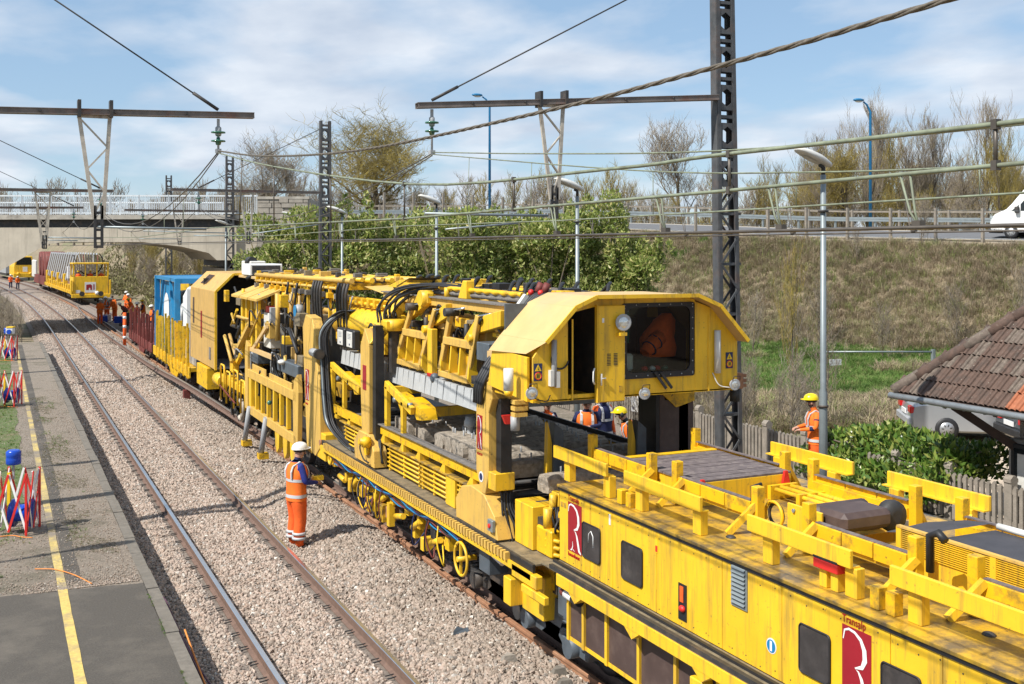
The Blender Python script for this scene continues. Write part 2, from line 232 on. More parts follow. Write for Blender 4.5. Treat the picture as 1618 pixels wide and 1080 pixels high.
class MB:
    """collects boxes, bars, tubes, prisms and lathes in world space; build() links them as ONE mesh object"""
    def __init__(s): s.v = []; s.f = []; s.mi = []; s.cur = 0; s.sm = []
    def add(s, vs, fs, smooth=False):
        o = len(s.v); s.v += [tuple(q) for q in vs]
        for f in fs: s.f.append([i + o for i in f]); s.mi.append(s.cur); s.sm.append(smooth)
        return s
    def m(s, i): s.cur = i; return s
    def box(s, x0, x1, y0, y1, z0, z1):
        if x0 > x1: x0, x1 = x1, x0
        if y0 > y1: y0, y1 = y1, y0
        if z0 > z1: z0, z1 = z1, z0
        return s.add([(x0, y0, z0), (x1, y0, z0), (x1, y1, z0), (x0, y1, z0), (x0, y0, z1), (x1, y0, z1), (x1, y1, z1), (x0, y1, z1)],
                     [(0, 3, 2, 1), (4, 5, 6, 7), (0, 1, 5, 4), (1, 2, 6, 5), (2, 3, 7, 6), (3, 0, 4, 7)])
    def bar(s, p, q, w, h=None, up=(0, 0, 1), w2=None):
        p, q = Vector(p), Vector(q); h = w if h is None else h; d = (q - p).normalized(); u = Vector(up)
        if abs(d.dot(u)) > 0.98: u = Vector((0, 1, 0))
        sx = d.cross(u).normalized(); sy = sx.cross(d).normalized()
        k = 1 if w2 is None else w2 / w
        vs = [p + sx * (a * w / 2) + sy * (b * h / 2) for a, b in ((-1, -1), (1, -1), (1, 1), (-1, 1))] + \
             [q + sx * (a * w / 2 * k) + sy * (b * h / 2 * k) for a, b in ((-1, -1), (1, -1), (1, 1), (-1, 1))]
        return s.add(vs, [(3, 2, 1, 0), (4, 5, 6, 7), (0, 1, 5, 4), (1, 2, 6, 5), (2, 3, 7, 6), (3, 0, 4, 7)])
    def tube(s, pts, r, n=6, cap=True, smooth=True):
        pts = [Vector(p) for p in pts]; N = len(pts)
        rr = r if isinstance(r, (list, tuple)) else [r] * N
        vs = []; prev = None
        for i, p in enumerate(pts):
            d = (pts[min(i + 1, N - 1)] - pts[max(i - 1, 0)])
            if d.length < 1e-9: d = Vector((0, 0, 1))
            d.normalize()
            if prev is None:
                a = Vector((0, 0, 1)) if abs(d.z) < 0.9 else Vector((1, 0, 0))
                u = d.cross(a).normalized()
            else:
                u = prev - d * prev.dot(d)
                u = u.normalized() if u.length > 1e-6 else d.orthogonal().normalized()
            prev = u; w = d.cross(u)
            for k in range(n):
                t = 2 * PI * k / n; vs.append(p + (u * math.cos(t) + w * math.sin(t)) * rr[i])
        fs = [(i * n + k, i * n + (k + 1) % n, (i + 1) * n + (k + 1) % n, (i + 1) * n + k) for i in range(N - 1) for k in range(n)]
        s.add(vs, fs, smooth)
        if cap:
            o = len(s.v) - N * n
            s.f.append([o + k for k in range(n)][::-1]); s.mi.append(s.cur); s.sm.append(False)
            s.f.append([o + (N - 1) * n + k for k in range(n)]); s.mi.append(s.cur); s.sm.append(False)
        return s
    def prism(s, poly, axis, a, b):
        """polygon extruded along an axis: x -> poly in (y,z); y -> poly in (x,z); z -> poly in (x,y)"""
        n = len(poly)
        def pt(p, e): return {'x': (e, p[0], p[1]), 'y': (p[0], e, p[1]), 'z': (p[0], p[1], e)}[axis]
        vs = [pt(p, a) for p in poly] + [pt(p, b) for p in poly]
        return s.add(vs, [tuple(range(n)), tuple(range(2 * n - 1, n - 1, -1))] + [(i, n + i, n + (i + 1) % n, (i + 1) % n) for i in range(n)])
    def lathe(s, c, d, prof, n=12, smooth=True):
        """profile [(along, radius)] spun round axis d through c"""
        c = Vector(c); d = Vector(d).normalized(); u = d.orthogonal().normalized(); w = d.cross(u)
        vs = [c + d * a + (u * math.cos(2 * PI * k / n) + w * math.sin(2 * PI * k / n)) * max(r, 1e-4) for a, r in prof for k in range(n)]
        fs = [(i * n + k, i * n + (k + 1) % n, (i + 1) * n + (k + 1) % n, (i + 1) * n + k) for i in range(len(prof) - 1) for k in range(n)]
        s.add(vs, fs, smooth)
        o = len(s.v) - len(vs)
        s.f.append([o + k for k in range(n)][::-1]); s.mi.append(s.cur); s.sm.append(False)
        s.f.append([o + (len(prof) - 1) * n + k for k in range(n)]); s.mi.append(s.cur); s.sm.append(False)
        return s
    def cyl(s, p, q, r, n=12, r2=None):
        p, q = Vector(p), Vector(q)
        return s.lathe(p, q - p, [(0, r), ((q - p).length, r if r2 is None else r2)], n)
    def ball(s, c, r, n=10, m=6):
        r = (r, r, r) if not isinstance(r, (tuple, list)) else r
        vs = []; fs = []
        for i in range(m + 1):
            t = PI * i / m
            for k in range(n):
                a = 2 * PI * k / n
                vs.append((c[0] + r[0] * math.sin(t) * math.cos(a), c[1] + r[1] * math.sin(t) * math.sin(a), c[2] + r[2] * math.cos(t)))
        for i in range(m):
            for k in range(n): fs.append((i * n + k, (i + 1) * n + k, (i + 1) * n + (k + 1) % n, i * n + (k + 1) % n))
        return s.add(vs, fs, True)
    def ring(s, c, d, R_, r, n=20, m=6, a0=0, a1=2 * PI):
        c = Vector(c); d = Vector(d).normalized(); u = d.orthogonal().normalized(); w = d.cross(u)
        pts = [c + (u * math.cos(a0 + (a1 - a0) * k / n) + w * math.sin(a0 + (a1 - a0) * k / n)) * R_ for k in range(n + 1)]
        return s.tube(pts, r, m)
    def ribbon(s, pts, widths, nrm, th=0.004):
        """flat stroke along pts (3D), width per point, extruded along nrm"""
        pts = [Vector(p) for p in pts]; nrm = Vector(nrm).normalized(); L = []; Rr = []
        for i, p in enumerate(pts):
            d = (pts[min(i + 1, len(pts) - 1)] - pts[max(i - 1, 0)]).normalized(); sd = d.cross(nrm)
            L.append(p + sd * widths[i] / 2); Rr.append(p - sd * widths[i] / 2)
        n = len(pts); vs = [q + nrm * th for q in L] + [q + nrm * th for q in Rr]
        return s.add(vs, [(i, i + 1, n + i + 1, n + i) for i in range(n - 1)])
    def build(s, name, mat, parent=None, bevel=0.0, kind=None, label=None, smooth=None):
        off = Vector((0, 0, 0)); r = parent
        while r is not None: off += r.location; r = r.parent
        me = bpy.data.meshes.new(name)
        me.from_pydata([(a - off.x, b - off.y, c - off.z) for a, b, c in s.v], [], s.f)
        ml = mat if isinstance(mat, (list, tuple)) else [mat]
        for k in ml: me.materials.append(M[k] if isinstance(k, str) else k)
        me.polygons.foreach_set('material_index', s.mi)
        me.polygons.foreach_set('use_smooth', s.sm if smooth is None else [smooth] * len(s.f))
        me.update()
        o = bpy.data.objects.new(name, me); col.objects.link(o)
        if parent is not None: o.parent = parent
        if bevel:
            b = o.modifiers.new('bevel', 'BEVEL'); b.width = bevel; b.segments = 1; b.limit_method = 'ANGLE'; b.angle_limit = 0.7; b.harden_normals = False
        if kind: o['kind'] = kind
        if label: o['label'] = label
        return o

def tag(o, label, cat, group=None):
    o['label'] = label; o['category'] = cat
    if group: o['group'] = group
    return o
def thing(name, label, cat, loc, group=None):
    o = bpy.data.objects.new(name, None); col.objects.link(o); o.empty_display_size = 0.2; o.location = loc
    return tag(o, label, cat, group)
def struct(o): o['kind'] = 'structure'; return o
def dup(root, loc, rz=None, label=None, group=None, scale=None):
    def cp(o, par):
        c = o.copy(); col.objects.link(c)
        if par is not None: c.parent = par
        for ch in list(o.children): cp(ch, c)
        return c
    r = cp(root, None); r.location = loc
    if rz is not None: r.rotation_euler = (0, 0, rz)
    if label: r['label'] = label
    if group: r['group'] = group
    if scale: r.scale = scale if isinstance(scale, tuple) else (scale,) * 3
    return r
def piece(src, name, parent, mat4):
    """another object that shares src's mesh"""
    o = bpy.data.objects.new(name, src.data); col.objects.link(o); o.parent = parent; o.matrix_local = mat4
    return o
def raw_mesh(name, verts, faces, mat, parent=None, kind=None):
    """numpy arrays to one mesh object (all faces with the same corner count)"""
    me = bpy.data.meshes.new(name); nv, nf, k = len(verts), len(faces), faces.shape[1]
    me.vertices.add(nv); me.vertices.foreach_set('co', np.asarray(verts, np.float32).ravel())
    me.loops.add(nf * k); me.polygons.add(nf)
    me.loops.foreach_set('vertex_index', np.asarray(faces, np.int32).ravel())
    me.polygons.foreach_set('loop_start', np.arange(0, nf * k, k, dtype=np.int32))
    try: me.polygons.foreach_set('loop_total', np.full(nf, k, np.int32))
    except Exception: pass
    me.update(calc_edges=True); me.validate()
    for q in (mat if isinstance(mat, (list, tuple)) else [mat]): me.materials.append(M[q])
    o = bpy.data.objects.new(name, me); col.objects.link(o)
    if parent is not None: o.parent = parent
    if kind: o['kind'] = kind
    return o
def text(txt, name, size, loc, right, up, mat, parent, font_scale_x=1.0, th=0.002):
    """lettering laid on a face: right and up are the reading directions"""
    cu = bpy.data.curves.new(name, 'FONT'); cu.body = txt; cu.size = size; cu.extrude = th; cu.align_x = 'LEFT'; cu.space_character = 1.05
    cu.materials.append(M[mat]); o = bpy.data.objects.new(name, cu); col.objects.link(o)
    off = Vector((0, 0, 0)); r = parent
    while r is not None: off += r.location; r = r.parent
    rt, uv = Vector(right).normalized(), Vector(up).normalized(); nn = rt.cross(uv)
    m = Matrix(((rt.x * font_scale_x, uv.x, nn.x, 0), (rt.y * font_scale_x, uv.y, nn.y, 0), (rt.z * font_scale_x, uv.z, nn.z, 0), (0, 0, 0, 1)))
    m.translation = Vector(loc) - off
    o.parent = parent; o.matrix_local = m
    return o

def instancer(name, pts, rots, scales, protos, mat, kind='stuff', idx=None):
    """one object: real meshes set on many points by geometry nodes"""
    me = bpy.data.meshes.new(name); me.vertices.add(len(pts)); me.vertices.foreach_set('co', np.asarray(pts, np.float32).ravel())
    a = me.attributes.new('rot', 'FLOAT_VECTOR', 'POINT'); a.data.foreach_set('vector', np.asarray(rots, np.float32).ravel())
    a = me.attributes.new('scl', 'FLOAT_VECTOR', 'POINT'); a.data.foreach_set('vector', np.asarray(scales, np.float32).ravel())
    if idx is None: idx = NPR.randint(0, len(protos), len(pts))
    a = me.attributes.new('pick', 'INT', 'POINT'); a.data.foreach_set('value', np.asarray(idx, np.int32))
    o = bpy.data.objects.new(name, me); col.objects.link(o); o['kind'] = kind
    ng = bpy.data.node_groups.new(name, 'GeometryNodeTree')
    ng.interface.new_socket('Geometry', in_out='INPUT', socket_type='NodeSocketGeometry'); ng.interface.new_socket('Geometry', in_out='OUTPUT', socket_type='NodeSocketGeometry')
    n = ng.nodes; l = ng.links; gi = n.new('NodeGroupInput'); go = n.new('NodeGroupOutput')
    jg = n.new('GeometryNodeGeometryToInstance')
    for p in protos[::-1]:
        oi = n.new('GeometryNodeObjectInfo'); oi.inputs['Object'].default_value = p; oi.inputs['As Instance'].default_value = True
        l.new(oi.outputs['Geometry'], jg.inputs[0])
    ip = n.new('GeometryNodeInstanceOnPoints'); ip.inputs['Pick Instance'].default_value = True
    def att(nm, ty):
        q = n.new('GeometryNodeInputNamedAttribute'); q.data_type = ty; q.inputs['Name'].default_value = nm; return q.outputs['Attribute']
    e2r = n.new('FunctionNodeEulerToRotation'); l.new(att('rot', 'FLOAT_VECTOR'), e2r.inputs[0])
    # several objects joined into one instance list
    jn = n.new('GeometryNodeJoinGeometry')
    for q in [x for x in n if x.bl_idname == 'GeometryNodeObjectInfo']: l.new(q.outputs['Geometry'], jn.inputs[0])
    n.remove(jg)
    l.new(gi.outputs[0], ip.inputs['Points']); l.new(jn.outputs[0], ip.inputs['Instance'])
    l.new(att('pick', 'INT'), ip.inputs['Instance Index']); l.new(e2r.outputs[0], ip.inputs['Rotation']); l.new(att('scl', 'FLOAT_VECTOR'), ip.inputs['Scale'])
    l.new(ip.outputs[0], go.inputs[0])
    md = o.modifiers.new('scatter', 'NODES'); md.node_group = ng
    return o
def proto_mesh(name, verts, faces, mat):
    me = bpy.data.meshes.new(name); me.from_pydata([tuple(v) for v in verts], [], [tuple(f) for f in faces]); me.materials.append(M[mat]); me.update()
    return bpy.data.objects.new(name, me)      # never linked to the scene itself
# ---------------------------------------------------------------- terrain
ROADP = [(-60, 74.5, 7.25), (-16, 73.0, 7.25), (-4, 72.2, 7.15), (8, 69, 6.7), (18, 63.8, 6.2), (27, 57.5, 5.95), (40, 47, 5.3), (62, 26, 4.9), (95, -15, 4.6)]
def smooth(a, b, x):
    t = max(0.0, min(1.0, (x - a) / (b - a))); return t * t * (3 - 2 * t)
def road_near(X, Y):
    best = (1e9, 0, 0)
    for (x0, y0, z0), (x1, y1, z1) in zip(ROADP, ROADP[1:]):
        dx, dy = x1 - x0, y1 - y0; L2 = dx * dx + dy * dy
        t = ((X - x0) * dx + (Y - y0) * dy) / L2
        tc = max(0, min(1, t)); px, py = x0 + dx * tc, y0 + dy * tc
        d = math.hypot(X - px, Y - py); sgn = 1 if dx * (Y - y0) - dy * (X - x0) > 0 else -1
        if d < best[0]: best = (d, sgn, z0 + (z1 - z0) * tc)
    return best
def bank(X, d):
    return 0.062 * max(-4.4, min(4.4, d)) * smooth(-6, 4, X)
def terrain(x, y):
    X, Y = CC * x - SS * y, SS * x + CC * y
    base = -0.45 + 0.7 * smooth(9.6, 10.2, x) if x > 0 else -0.45 + 0.35 * smooth(-1, -3, x)
    xb = x - bend(y)
    cut = max(smooth(13, 21, xb) * 6.3 * smooth(66, 74, Y), smooth(-2.5, -13, xb) * 6.2 * smooth(62, 76, y))
    d, sg, rz = road_near(X, Y); rz += bank(X, sg * d)
    h = base
    if X > -20:
        if sg < 0:      # on the railway side of the road
            k = smooth(13.2, 4.3, d) * 0.82 + 0.18 * smooth(17.5, 5, d)
            e = base + (rz - 0.12 - base) * k
            e += 0.10 * mnoise.noise((x * 0.5, y * 0.5, 1.3)) * (1 if d > 5 else 0)
        else:
            e = rz - 0.12 - (0.5 * smooth(5, 14, d) if d > 4.5 else 0)
        f = smooth(-18, -14.5, X) if Y < 80 else 1.0
        h = base * (1 - f) + e * f if Y < 76 or sg < 0 else max(cut, e * smooth(11, 18, xb)) if xb > 0 else cut + base
    if X <= -14.5 or Y > 76: h = max(h, base + cut) if not (sg > 0 and Y > 76 and X > -14) else h
    if x > 10.2 and h < 3: h += 0.05 * mnoise.noise((x * 0.3, y * 0.3, 0.2))
    return h
def build_ground():
    ax = np.concatenate([np.array([-2500, -900, -400, -200, -120, -80, -60]), np.arange(-50, 90, 1.5), np.array([90, 95, 102, 115, 140, 200, 400, 900, 2500])])
    ay = np.concatenate([np.array([-900, -300, -100, -50, -25]), np.arange(-15, 150, 1.5), np.array([150, 156, 165, 180, 200, 230, 280, 400, 700, 1400, 3000])])
    V = [(x, y, terrain(float(x), float(y))) for y in ay for x in ax]
    nx = len(ax); Fc = [(j * nx + i, j * nx + i + 1, (j + 1) * nx + i + 1, (j + 1) * nx + i) for j in range(len(ay) - 1) for i in range(nx - 1)]
    o = raw_mesh('ground', np.array(V), np.array(Fc), 'soil'); o.data.polygons.foreach_set('use_smooth', [True] * len(Fc)); struct(o)
build_ground()

def road():
    L, Rr, Lv, Rv = [], [], [], []
    pts = [Vector((a, b, c)) for a, b, c in ROADP]
    fine = []
    for a, b in zip(pts, pts[1:]):
        n = max(1, int((b - a).length / 3))
        fine += [a.lerp(b, i / n) for i in range(n)]
    fine.append(pts[-1])
    mb = MB(); mv = MB(); ml = MB()
    def off(i, d):
        t = (fine[min(i + 1, len(fine) - 1)] - fine[max(i - 1, 0)]); t.z = 0; t.normalize()
        return fine[i] + Vector((-t.y, t.x, 0)) * d
    for i in range(len(fine) - 1):
        for m_, d0, d1, dz in ((mb, -3.4, 3.4, 0.004), (mv, -4.3, -3.4, 0.0), (mv, 3.4, 4.3, 0.0), (ml, -3.2, -3.08, 0.008), (ml, 3.05, 3.17, 0.008)):
            q = [off(i, d0), off(i + 1, d0), off(i + 1, d1), off(i, d1)]
            if q[0].x < -17 and d0 < -3.3: pass
            m_.add([W(p.x, p.y, p.z + dz + bank(p.x, e)) for p, e in zip(q, (d0, d0, d1, d1))], [(0, 1, 2, 3)])
    struct(mb.build('road', 'road')); struct(mv.build('road_verge', 'roadedge')); struct(ml.build('road_marking', 'white'))
    return fine, off
FINE, ROFF = road()
def road_at(X, d):
    """point at sideways offset d from the road's centre line, by its camera-plan X"""
    for i in range(len(FINE) - 1):
        p, q = ROFF(i, d), ROFF(i + 1, d)
        if p.x <= X <= q.x:
            t = (X - p.x) / (q.x - p.x + 1e-9); r = p.lerp(q, t); r.z += bank(X, d); return r
    return ROFF(0, d)

# ---------------------------------------------------------------- ballast and tracks
def bal_z(x, y):
    xx = x - bend(y)
    z = -0.20
    if xx < 2.72: z = -0.195 - 0.25 * (2.72 - xx)
    elif xx < 5.2: z = -0.195
    elif xx < 6.75:
        k = math.sin((xx - 5.2) / 1.55 * PI)
        z = -0.18 + k * (0.09 + 0.11 * mnoise.noise((x * 0.8, y * 0.55, 4.1)) + 0.08 * smooth(17, 21, y) * smooth(27, 22, y))
    elif xx < 9.0: z = -0.21
    else: z = -0.21 - 0.35 * (xx - 9.0)
    return z + 0.012 * mnoise.noise((x * 3, y * 3, 0))
def build_ballast():
    xs = np.linspace(2.0, 9.95, 60); ys = np.concatenate([np.arange(-4, 60, 0.3), np.arange(60, 240, 1.5)])
    V = [(x + bend(y), y, bal_z(x + bend(y), y)) for y in ys for x in xs]; nx = len(xs)
    Fc = [(j * nx + i, j * nx + i + 1, (j + 1) * nx + i + 1, (j + 1) * nx + i) for j in range(len(ys) - 1) for i in range(nx - 1)]
    o = raw_mesh('ballast_bed', np.array(V), np.array(Fc), 'ballast'); o.data.polygons.foreach_set('use_smooth', [True] * len(Fc)); struct(o)
    protos = []
    for k in range(6):
        bm = bmesh.new(); bmesh.ops.create_icosphere(bm, subdivisions=1, radius=0.5)
        for v in bm.verts:
            v.co *= 0.78 + 0.5 * NPR.rand(); v.co.z *= 0.72
        vs = [v.co.copy() for v in bm.verts]; fs = [[v.index for v in f.verts] for f in bm.faces]; bm.free()
        protos.append(proto_mesh('stone', vs, fs, 'stone'))
    P_, S_ = [], []
    def zone(y0, y1, x0, x1, n, a, b):
        ys = y0 + (y1 - y0) * NPR.rand(n); xs = x0 + (x1 - x0) * NPR.rand(n); ss = a + (b - a) * NPR.rand(n) ** 1.5
        for x, y, s in zip(xs, ys, ss):
            xx_ = x
            d = min(abs(x - 3.17), abs(x - 4.67))
            if 2.75 < x < 5.1:
                f = (y / 0.6) % 1.0
                if d < 0.13: continue
                if f < 0.44 and d < 0.34 and NPR.rand() < 0.42: continue
                if f < 0.44 and NPR.rand() < 0.12: continue
            xw = x + bend(y); P_.append((xw, y, bal_z(xw, y) + s * 0.12)); s *= 1.22 if xx_ > 5.2 else 1.0; S_.append((s, s * (0.75 + 0.4 * NPR.rand()), s * (0.7 + 0.4 * NPR.rand())))
    zone(8, 16, 2.3, 7.0, 34000, 0.032, 0.075)
    zone(16, 26, 2.3, 7.2, 38000, 0.034, 0.078)
    zone(26, 42, 2.3, 7.4, 38000, 0.04, 0.085)
    zone(42, 80, 2.3, 7.4, 36000, 0.05, 0.11)
    zone(80, 130, 2.3, 6.6, 14000, 0.07, 0.14)
    zone(8, 40, 7.0, 9.6, 9000, 0.035, 0.08)
    Pa, Sa = np.array(P_), np.array(S_); edge = np.array([Pa[i, 0] - bend(Pa[i, 1]) for i in range(len(Pa))]) > 5.15 + .25 * NPR.rand(len(Pa))
    bp = []
    for q in protos:
        m2 = q.data.copy(); m2.materials.clear(); m2.materials.append(M['stonebrown']); bp.append(bpy.data.objects.new('stone', m2))
    for nm, sel, pr in (('gravel', ~edge, protos), ('gravel', edge, bp)): instancer(nm, Pa[sel], NPR.rand(int(sel.sum()), 3) * 6.28, Sa[sel], pr, 'stone')
build_ballast()

RAILP = [(-.07, 0), (.07, 0), (.07, .012), (.012, .03), (.010, .118), (.036, .132), (.036, .166), (.028, .172), (-.028, .172), (-.036, .166), (-.036, .132), (-.010, .118), (-.012, .03), (-.07, .012)]
def sweep_rail(name, pts, mats_, parent=None):
    """rail section swept along a path of rail-foot points; the head's top faces get the second material"""
    n = len(RAILP); V = []; F_ = []; mi = []
    for i, p in enumerate(pts):
        a, b = pts[max(i - 1, 0)], pts[min(i + 1, len(pts) - 1)]
        d = (Vector(b) - Vector(a)); d.z = 0; d.normalize(); r = Vector((d.y, -d.x, 0))
        V += [(p[0] + r.x * u, p[1] + r.y * u, p[2] + v) for u, v in RAILP]
    for i in range(len(pts) - 1):
        for k in range(n):
            F_.append((i * n + k, i * n + (k + 1) % n, (i + 1) * n + (k + 1) % n, (i + 1) * n + k)); mi.append(1 if k in (6, 7, 8) else 0)
    mb = MB(); mb.v = V; mb.f = [list(f) for f in F_]; mb.mi = mi; mb.sm = [False] * len(mi)
    mb.f += [list(range(n)), list(range((len(pts) - 1) * n, len(pts) * n))]; mb.mi += [0, 0]; mb.sm += [False, False]
    return mb.build(name, mats_, parent)
def line_path(x, y0, y1, z=-0.172, step=3.0):
    n = max(2, int((y1 - y0) / step)); return [(x + bend(y0 + (y1 - y0) * i / n), y0 + (y1 - y0) * i / n, z) for i in range(n + 1)]
def sleeper_mb():
    mb = MB()
    for s in (-1, 1): mb.prism([(-.13, 0), (.13, 0), (.105, .2), (-.105, .2)], 'x', 0.30 * s if s > 0 else -1.18, 1.18 if s > 0 else -0.30)
    mb.box(-.31, .31, -.09, .09, .02, .15)
    return mb
def track(label, xc, y0, y1, sy0, sy1, mats_, fast=True):
    t = thing('railway_track', label, 'railway track', (xc, 15, -0.3))
    for s in (-0.752, 0.752): sweep_rail('rail', line_path(xc + s, y0, y1), mats_, t)
    src = None; n = int((sy1 - sy0) / 0.6); cb = MB()
    for i in range(n):
        y = (math.floor(sy0 / 0.6) + i + 0.22) * 0.6
        if src is None: src = sleeper_mb().build('sleeper', 'sleeper', t, bevel=0.012); src.location = (0, 0, 0); o = src
        else: o = bpy.data.objects.new('sleeper', src.data); col.objects.link(o); o.parent = t
        o.matrix_local = Matrix.Translation((bend(y), y - 15, -0.402 + 0.3 + 0.004 * math.sin(i * 7.3)))
        if y < 62:
            for s in (-0.752, 0.752):
                for e in (-1, 1):
                    for q in (-0.045, 0.045):
                        x = xc + s + e * 0.105 + bend(y)
                        cb.bar((x - e * 0.06, y + q, -0.15), (x + e * 0.055, y + q * 1.2, -0.162), 0.016, 0.012)
                    pass
    src.matrix_local = Matrix.Translation((bend(sy0), (math.floor(sy0 / 0.6) + 0.22) * 0.6 - 15, -0.102))
    for v in src.data.vertices: pass
    if cb.v: cb.build('fastenings', 'dark', t, kind='stuff')
    return t
def fix_sleeper_mesh(t):
    me = [c for c in t.children if c.name.startswith('sleeper')][0].data
    # build() shifted the section by the thing's base; bring it back to its own centre
    cx = sum(v.co.x for v in me.vertices) / len(me.vertices); cy = sum(v.co.y for v in me.vertices) / len(me.vertices); cz = min(v.co.z for v in me.vertices)
    for v in me.vertices: v.co -= Vector((cx, cy, cz))
t1 = track('open railway track with polished rails on pale ballast beside the platform', 3.925, -4, 230, 10.2, 96, ['rail', 'railtop']); fix_sleeper_mesh(t1)
t2 = track('railway track with dull rails running underneath the yellow track machines', 7.76, -4, 230, 9, 36, ['rail', 'railtop2']); fix_sleeper_mesh(t2)
tag(sweep_rail('loose_rail', [(6.78 + 0.03 * math.sin(y * 0.7) + bend(y), y, bal_z(6.78 + bend(y), y) - 0.02) for y in np.arange(10.9, 45, 1.2)], ['rustrail', 'rustrail']), 'long rusty loose rail lying on the ballast alongside the yellow machine', 'rail')
tag(sweep_rail('loose_rail', [(6.72 + 0.04 * math.sin(y * 0.4) + bend(y), y, bal_z(6.72 + bend(y), y) - 0.02) for y in np.arange(46, 125, 2.0)], ['rustrail', 'rustrail']), 'orange rusty loose rail curving away past the group of distant workers', 'rail')
LIFT = [(6.75, 112, -.1), (6.2, 96, -.05), (5.95, 84, .0), (5.9, 72, .0), (6.0, 60, .02), (6.05, 52, .08), (6.05, 46, .2), (6.1, 42, .3), (6.2, 38, .32), (6.4, 34.5, .22), (6.7, 31, .05), (6.95, 28, -.1), (7.0, 25.5, -.16)]
def spline(pts, n):
    out = []; p = [Vector(q) for q in pts]; p = [p[0] * 2 - p[1]] + p + [p[-1] * 2 - p[-2]]
    for i in range(1, len(p) - 2):
        for k in range(n):
            t = k / n; a, b, c, d = p[i - 1], p[i], p[i + 1], p[i + 2]
            out.append(0.5 * ((2 * b) + (c - a) * t + (2 * a - 5 * b + 4 * c - d) * t * t + (3 * b - a - 3 * c + d) * t ** 3))
    return out + [p[-2]]
tag(sweep_rail('lifted_rail', spline(LIFT, 4), ['rail', 'railtop2']), 'brown rail lifted clear of the ballast and bowing towards the machine', 'rail')
mb = MB(); mb.box(6.03, 6.25, 40.2, 40.5, -.2, .24); tag(mb.build('timber_block', 'rustred'), 'rusty brown block propping the lifted rail off the ballast', 'block')

# ---------------------------------------------------------------- platforms
PZ = 0.42
def platform_near():
    t = MB(); t.box(-9, 1.945, -6, 62, -0.5, PZ).prism([(62, -.5), (66, -.5), (62, PZ)], 'x', -9, 1.945)
    p = struct(t.build('platform', 'oldplat'))
    w = MB(); w.box(1.945, 2.01, -6, 62, -0.5, PZ - 0.09); w.build('platform_wall', 'kerb', p)
    src = None
    for i in range(66):
        y = -4 + i * 1.0
        if src is None: src = MB().box(2.03 - .082, 2.03 + .082, -4.494, -3.506, PZ - .085, PZ + .006).build('kerb_slab', 'kerb', p, bevel=0.012); continue
        piece(src, 'kerb_slab', p, Matrix.Translation((0.008 * math.sin(i * 5.1), y + 4, 0.006 * math.sin(i * 3.7))))
        o = p
    for c in p.children:
        if c.name.startswith('kerb'):
            for mname in c.modifiers: pass
    # fresh asphalt and its ragged far edge
    a = MB(); n = 160
    xs = [-9 + (1.94 + 9) * i / n for i in range(n + 1)]
    ye = [17.0 - 0.09 * (x - 0) + 0.06 * mnoise.noise((x * 2.5, 0, 0)) + 0.03 * mnoise.noise((x * 11, 0, 0)) for x in xs]
    a.add([(x, -6, PZ + .006) for x in xs] + [(x, y, PZ + .006) for x, y in zip(xs, ye)], [(i, i + 1, n + 2 + i, n + 1 + i) for i in range(n)])
    struct(a.build('asphalt', 'asphalt'))
    # yellow line: bright on the asphalt, worn and broken further off, with a dark tactile strip beside it
    for nm_, y0, y1 in (('linepaint', -6, 16.98), ('lineworn', 16.98, 61)):
        l = MB(); k = 60; w0 = lambda y: 0.014 * mnoise.noise((y * 2.1, 3.3, 0))
        for i in range(k):
            a0 = y0 + (y1 - y0) * i / k; a1 = y0 + (y1 - y0) * (i + 1) / k
            l.add([(.79 + w0(a0), a0, PZ + .012), (.91 + w0(a0 + 9), a0, PZ + .012), (.91 + w0(a1 + 9), a1, PZ + .012), (.79 + w0(a1), a1, PZ + .012)], [(0, 1, 2, 3)])
        struct(l.build('platform_line', nm_))
    d = MB()
    for y in np.arange(17.3, 60, 0.9): d.add([(.93, y, PZ + .004), (1.13, y, PZ + .004), (1.13 + .01 * math.sin(y * 3), y + .88, PZ + .004), (.93, y + .88, PZ + .004)], [(0, 1, 2, 3)])
    struct(d.build('platform_strip', 'asphalt'))
    g = MB(); n = 60
    ysg = [19.5 + (60 - 19.5) * i / n for i in range(n + 1)]
    xe = [0.50 + 0.16 * mnoise.noise((0, y * 0.6, 5)) - 1.2 * smooth(22, 19.5, y) for y in ysg]
    g.add([(-9, y, PZ + .008) for y in ysg] + [(x, y, PZ + .008) for x, y in zip(xe, ysg)], [(i, n + 1 + i, n + 2 + i, i + 1) for i in range(n)])
    struct(g.build('platform_turf', 'platgrass'))
platform_near()
def tuft_proto(name, nb, h, spread, mat, w=0.012):
    vs, fs = [], []
    for k in range(nb):
        a = NPR.rand() * 6.28; r = spread * NPR.rand() * 0.5; bx, by = r * math.cos(a), r * math.sin(a)
        ln = (0.3 + 0.9 * NPR.rand()) * spread; a2 = a + (NPR.rand() - .5) * 1.5; hh = h * (0.5 + 0.5 * NPR.rand()); wx, wy = -math.sin(a2) * w, math.cos(a2) * w
        p = [(bx, by, -0.02), (bx + math.cos(a2) * ln * .35, by + math.sin(a2) * ln * .35, hh * .65), (bx + math.cos(a2) * ln, by + math.sin(a2) * ln, hh * (0.75 + 0.25 * NPR.rand()))]
        o = len(vs); vs += [(p[0][0] - wx, p[0][1] - wy, p[0][2]), (p[0][0] + wx, p[0][1] + wy, p[0][2]), (p[1][0] + wx * .8, p[1][1] + wy * .8, p[1][2]), (p[1][0] - wx * .8, p[1][1] - wy * .8, p[1][2]), p[2]]
        fs += [(o, o + 1, o + 2, o + 3), (o + 3, o + 2, o + 4)]
    return proto_mesh(name, vs, fs, mat)
